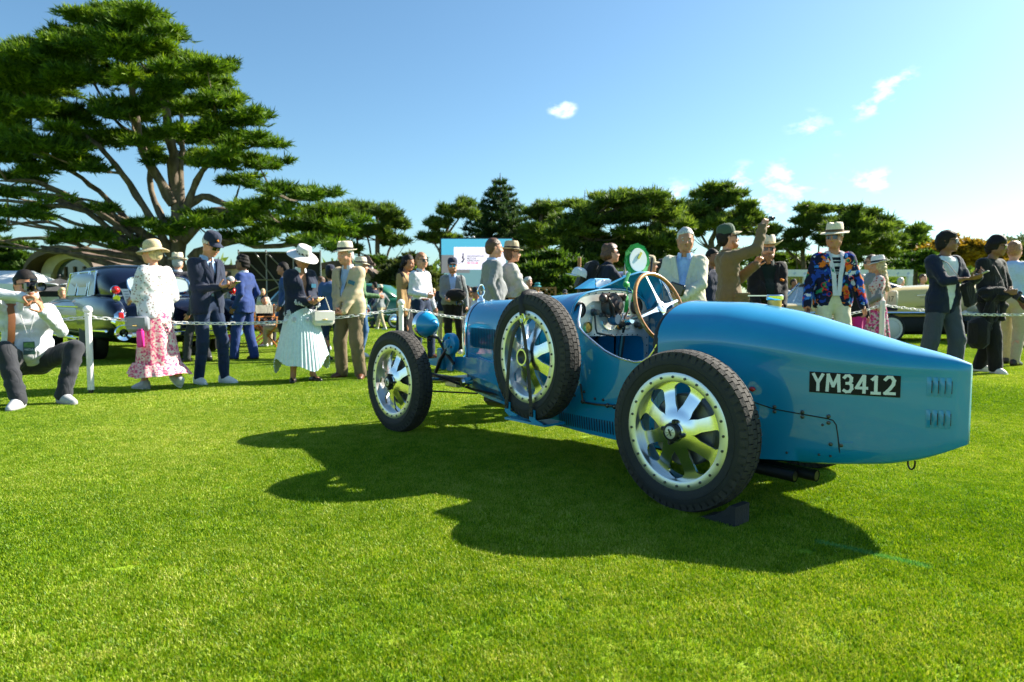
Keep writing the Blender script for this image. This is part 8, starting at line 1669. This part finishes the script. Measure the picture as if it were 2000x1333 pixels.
# brown lattice fence below the screen
lf = thing('lattice_fence', 'brown wooden lattice fence below the big screen', 'fence', (gx(975, 34), 34, gz(34)), 0); wL, hL = 5.6, 1.75; M_LAT = mat('lattice_wood', (.33, .15, .06), .7, var=.2)
for x in np.linspace(-wL / 2, wL / 2, 5): MB().box((x, 0, hL / 2), (.10, .10, hL + .1)).build('post', M_LAT, lf, smooth=False)
for z in (.15, hL): MB().box((0, 0, z), (wL, .06, .08)).build('rail', M_LAT, lf, smooth=False)
for s_ in (-1, 1):
    for k in range(34):
        x = -wL / 2 - hL + (wL + 2 * hL) * k / 33; xa, za, xb, zb = x, .18, x + s_ * (hL - .2), hL - .02
        if s_ < 0: pass
        lo, hi = -wL / 2, wL / 2
        def clip(xa, za, xb, zb):
            P = []
            for t_ in np.linspace(0, 1, 41):
                xx = xa + (xb - xa) * t_
                if lo <= xx <= hi: P.append((xx, za + (zb - za) * t_))
            return (P[0], P[-1]) if len(P) > 3 else None
        c = clip(xa, za, xb, zb)
        if c: mb = MB(); mb.tube([(c[0][0], .02 * s_, c[0][1]), (c[1][0], .02 * s_, c[1][1])], .022, 4); mb.build('slat', M_LAT, lf, smooth=False)
wp = thing('wooden_post', 'short brown wooden post behind the red and white cap', 'post', (gx(1131, 12), 12, gz(12)), 0); mb = MB(); zt = at(1131, 502, 12).z - gz(12); mb.tube([(0, 0, 0), (0, 0, zt)], .032, 12); mb.build('pole', M_LAT, wp); mb = MB(); mb.lathe([(.033, zt - .02), (.034, zt), (.0001, zt + .004)], 12); mb.build('post_cap', M_KHAKI, wp)
# white marquee at the left, white awning at the right
mq = thing('marquee', 'white ridge tent at the left edge behind the photographer', 'tent', (gx(20, 22), 22, gz(22)), R(6)); zr = at(40, 529, 22).z - gz(22); ze = at(40, 556, 22).z - gz(22); mb = MB()
mb.add([(-3.2, -1.2, ze), (1.0, -1.2, ze), (1.0, 1.6, ze), (-3.2, 1.6, ze), (-3.2, .2, zr), (.62, .2, zr)], [(0, 1, 5, 4), (2, 3, 4, 5), (1, 2, 5), (0, 4, 3)]); mb.build('roof', M_TENT, mq, smooth=False)
MB().box((-1.1, -1.2, ze - .14), (4.2, .03, .28)).build('valance', M_TENT, mq, smooth=False); MB().box((-1.1, 1.0, ze / 2), (4.1, .03, ze - .05)).build('rear_wall', M_TENT, mq, smooth=False)
for x in (-3.1, -1.1, .95): mb = MB(); mb.tube([(x, -1.18, 0), (x, -1.18, ze)], .04, 8); mb.build('pole', M_ALUT, mq)
aw = thing('awning', 'long white flat awning on posts behind the yellow car', 'awning', (gx(1645, 26), 26, gz(26)), R(0)); zt = at(1645, 527, 26).z - gz(26); x0, x1 = gx(1500, 26) - aw.location.x, gx(1782, 26) - aw.location.x
MB().box(((x0 + x1) / 2, 1.2, zt - .13), (x1 - x0, 2.4, .26)).build('canopy', M_TENT, aw, smooth=False)
for x in np.linspace(x0 + .1, x1 - .16, 5): MB().box((x, -.02, (zt - .26) / 2), (.18, .16, zt - .26)).build('post', M_TENT, aw, smooth=False)
MB().box(((x0 + x1) / 2, 2.4, (zt - .3) / 2), (x1 - x0 - .2, .05, zt - .3)).build('rear_wall', mat('tan_wall', (.45, .36, .26), .8), aw, smooth=False)
for k in range(14): MB().box((x0 + (x1 - x0) * (k + .5) / 14, -.012, zt - .15), (.07, .012, .10), Euler((0, R(45), 0))).build('trim_mark', mat('blue_grey_trim', (.45, .52, .66), .6), aw, smooth=False)
um = thing('parasol', 'black parasol with white oval panels behind the photographer', 'parasol', (gx(118, 20), 20, gz(20)), R(10)); zt = at(118, 544, 20).z - gz(20); mb = MB(); n = 8
P0 = (0, 0, zt); ring = [(1.05 * math.cos(6.283 * (k + .5) / n), 1.05 * math.sin(6.283 * (k + .5) / n), zt - .38) for k in range(n)]; low = [(x, y, z - .16) for x, y, z in ring]
mb.add([P0] + ring + low, [(0, 1 + k, 1 + (k + 1) % n) for k in range(n)] + [(1 + k, 1 + n + k, 1 + n + (k + 1) % n, 1 + (k + 1) % n) for k in range(n)]); mb.build('canopy', M_BLK, um, smooth=False)
mb = MB(); mb.tube([(0, 0, 0), (0, 0, zt + .08)], .025, 8); mb.ball((0, 0, zt + .08), .04, 8, 6); mb.build('pole', M_BLACK, um)
for k in (4, 5, 6):
    a = 6.283 * (k + 1) / n; M = Matrix.Translation((.60 * math.cos(a), .60 * math.sin(a), zt - .205)) @ Matrix.Rotation(a + math.pi / 2, 4, 'Z') @ Matrix.Rotation(R(-22), 4, 'X'); mb = MB(); mb.add([M @ Vector((.22 * math.cos(q), .11 * math.sin(q), .012)) for q in np.linspace(0, 6.283, 21)[:-1]] + [M @ Vector((.22 * math.cos(q), .11 * math.sin(q), -.008)) for q in np.linspace(0, 6.283, 21)[:-1]], [tuple(range(20)), tuple(range(39, 19, -1))] + [(i, (i + 1) % 20, 20 + (i + 1) % 20, 20 + i) for i in range(20)]); mb.build('logo_oval', M_TENT, um, smooth=False)
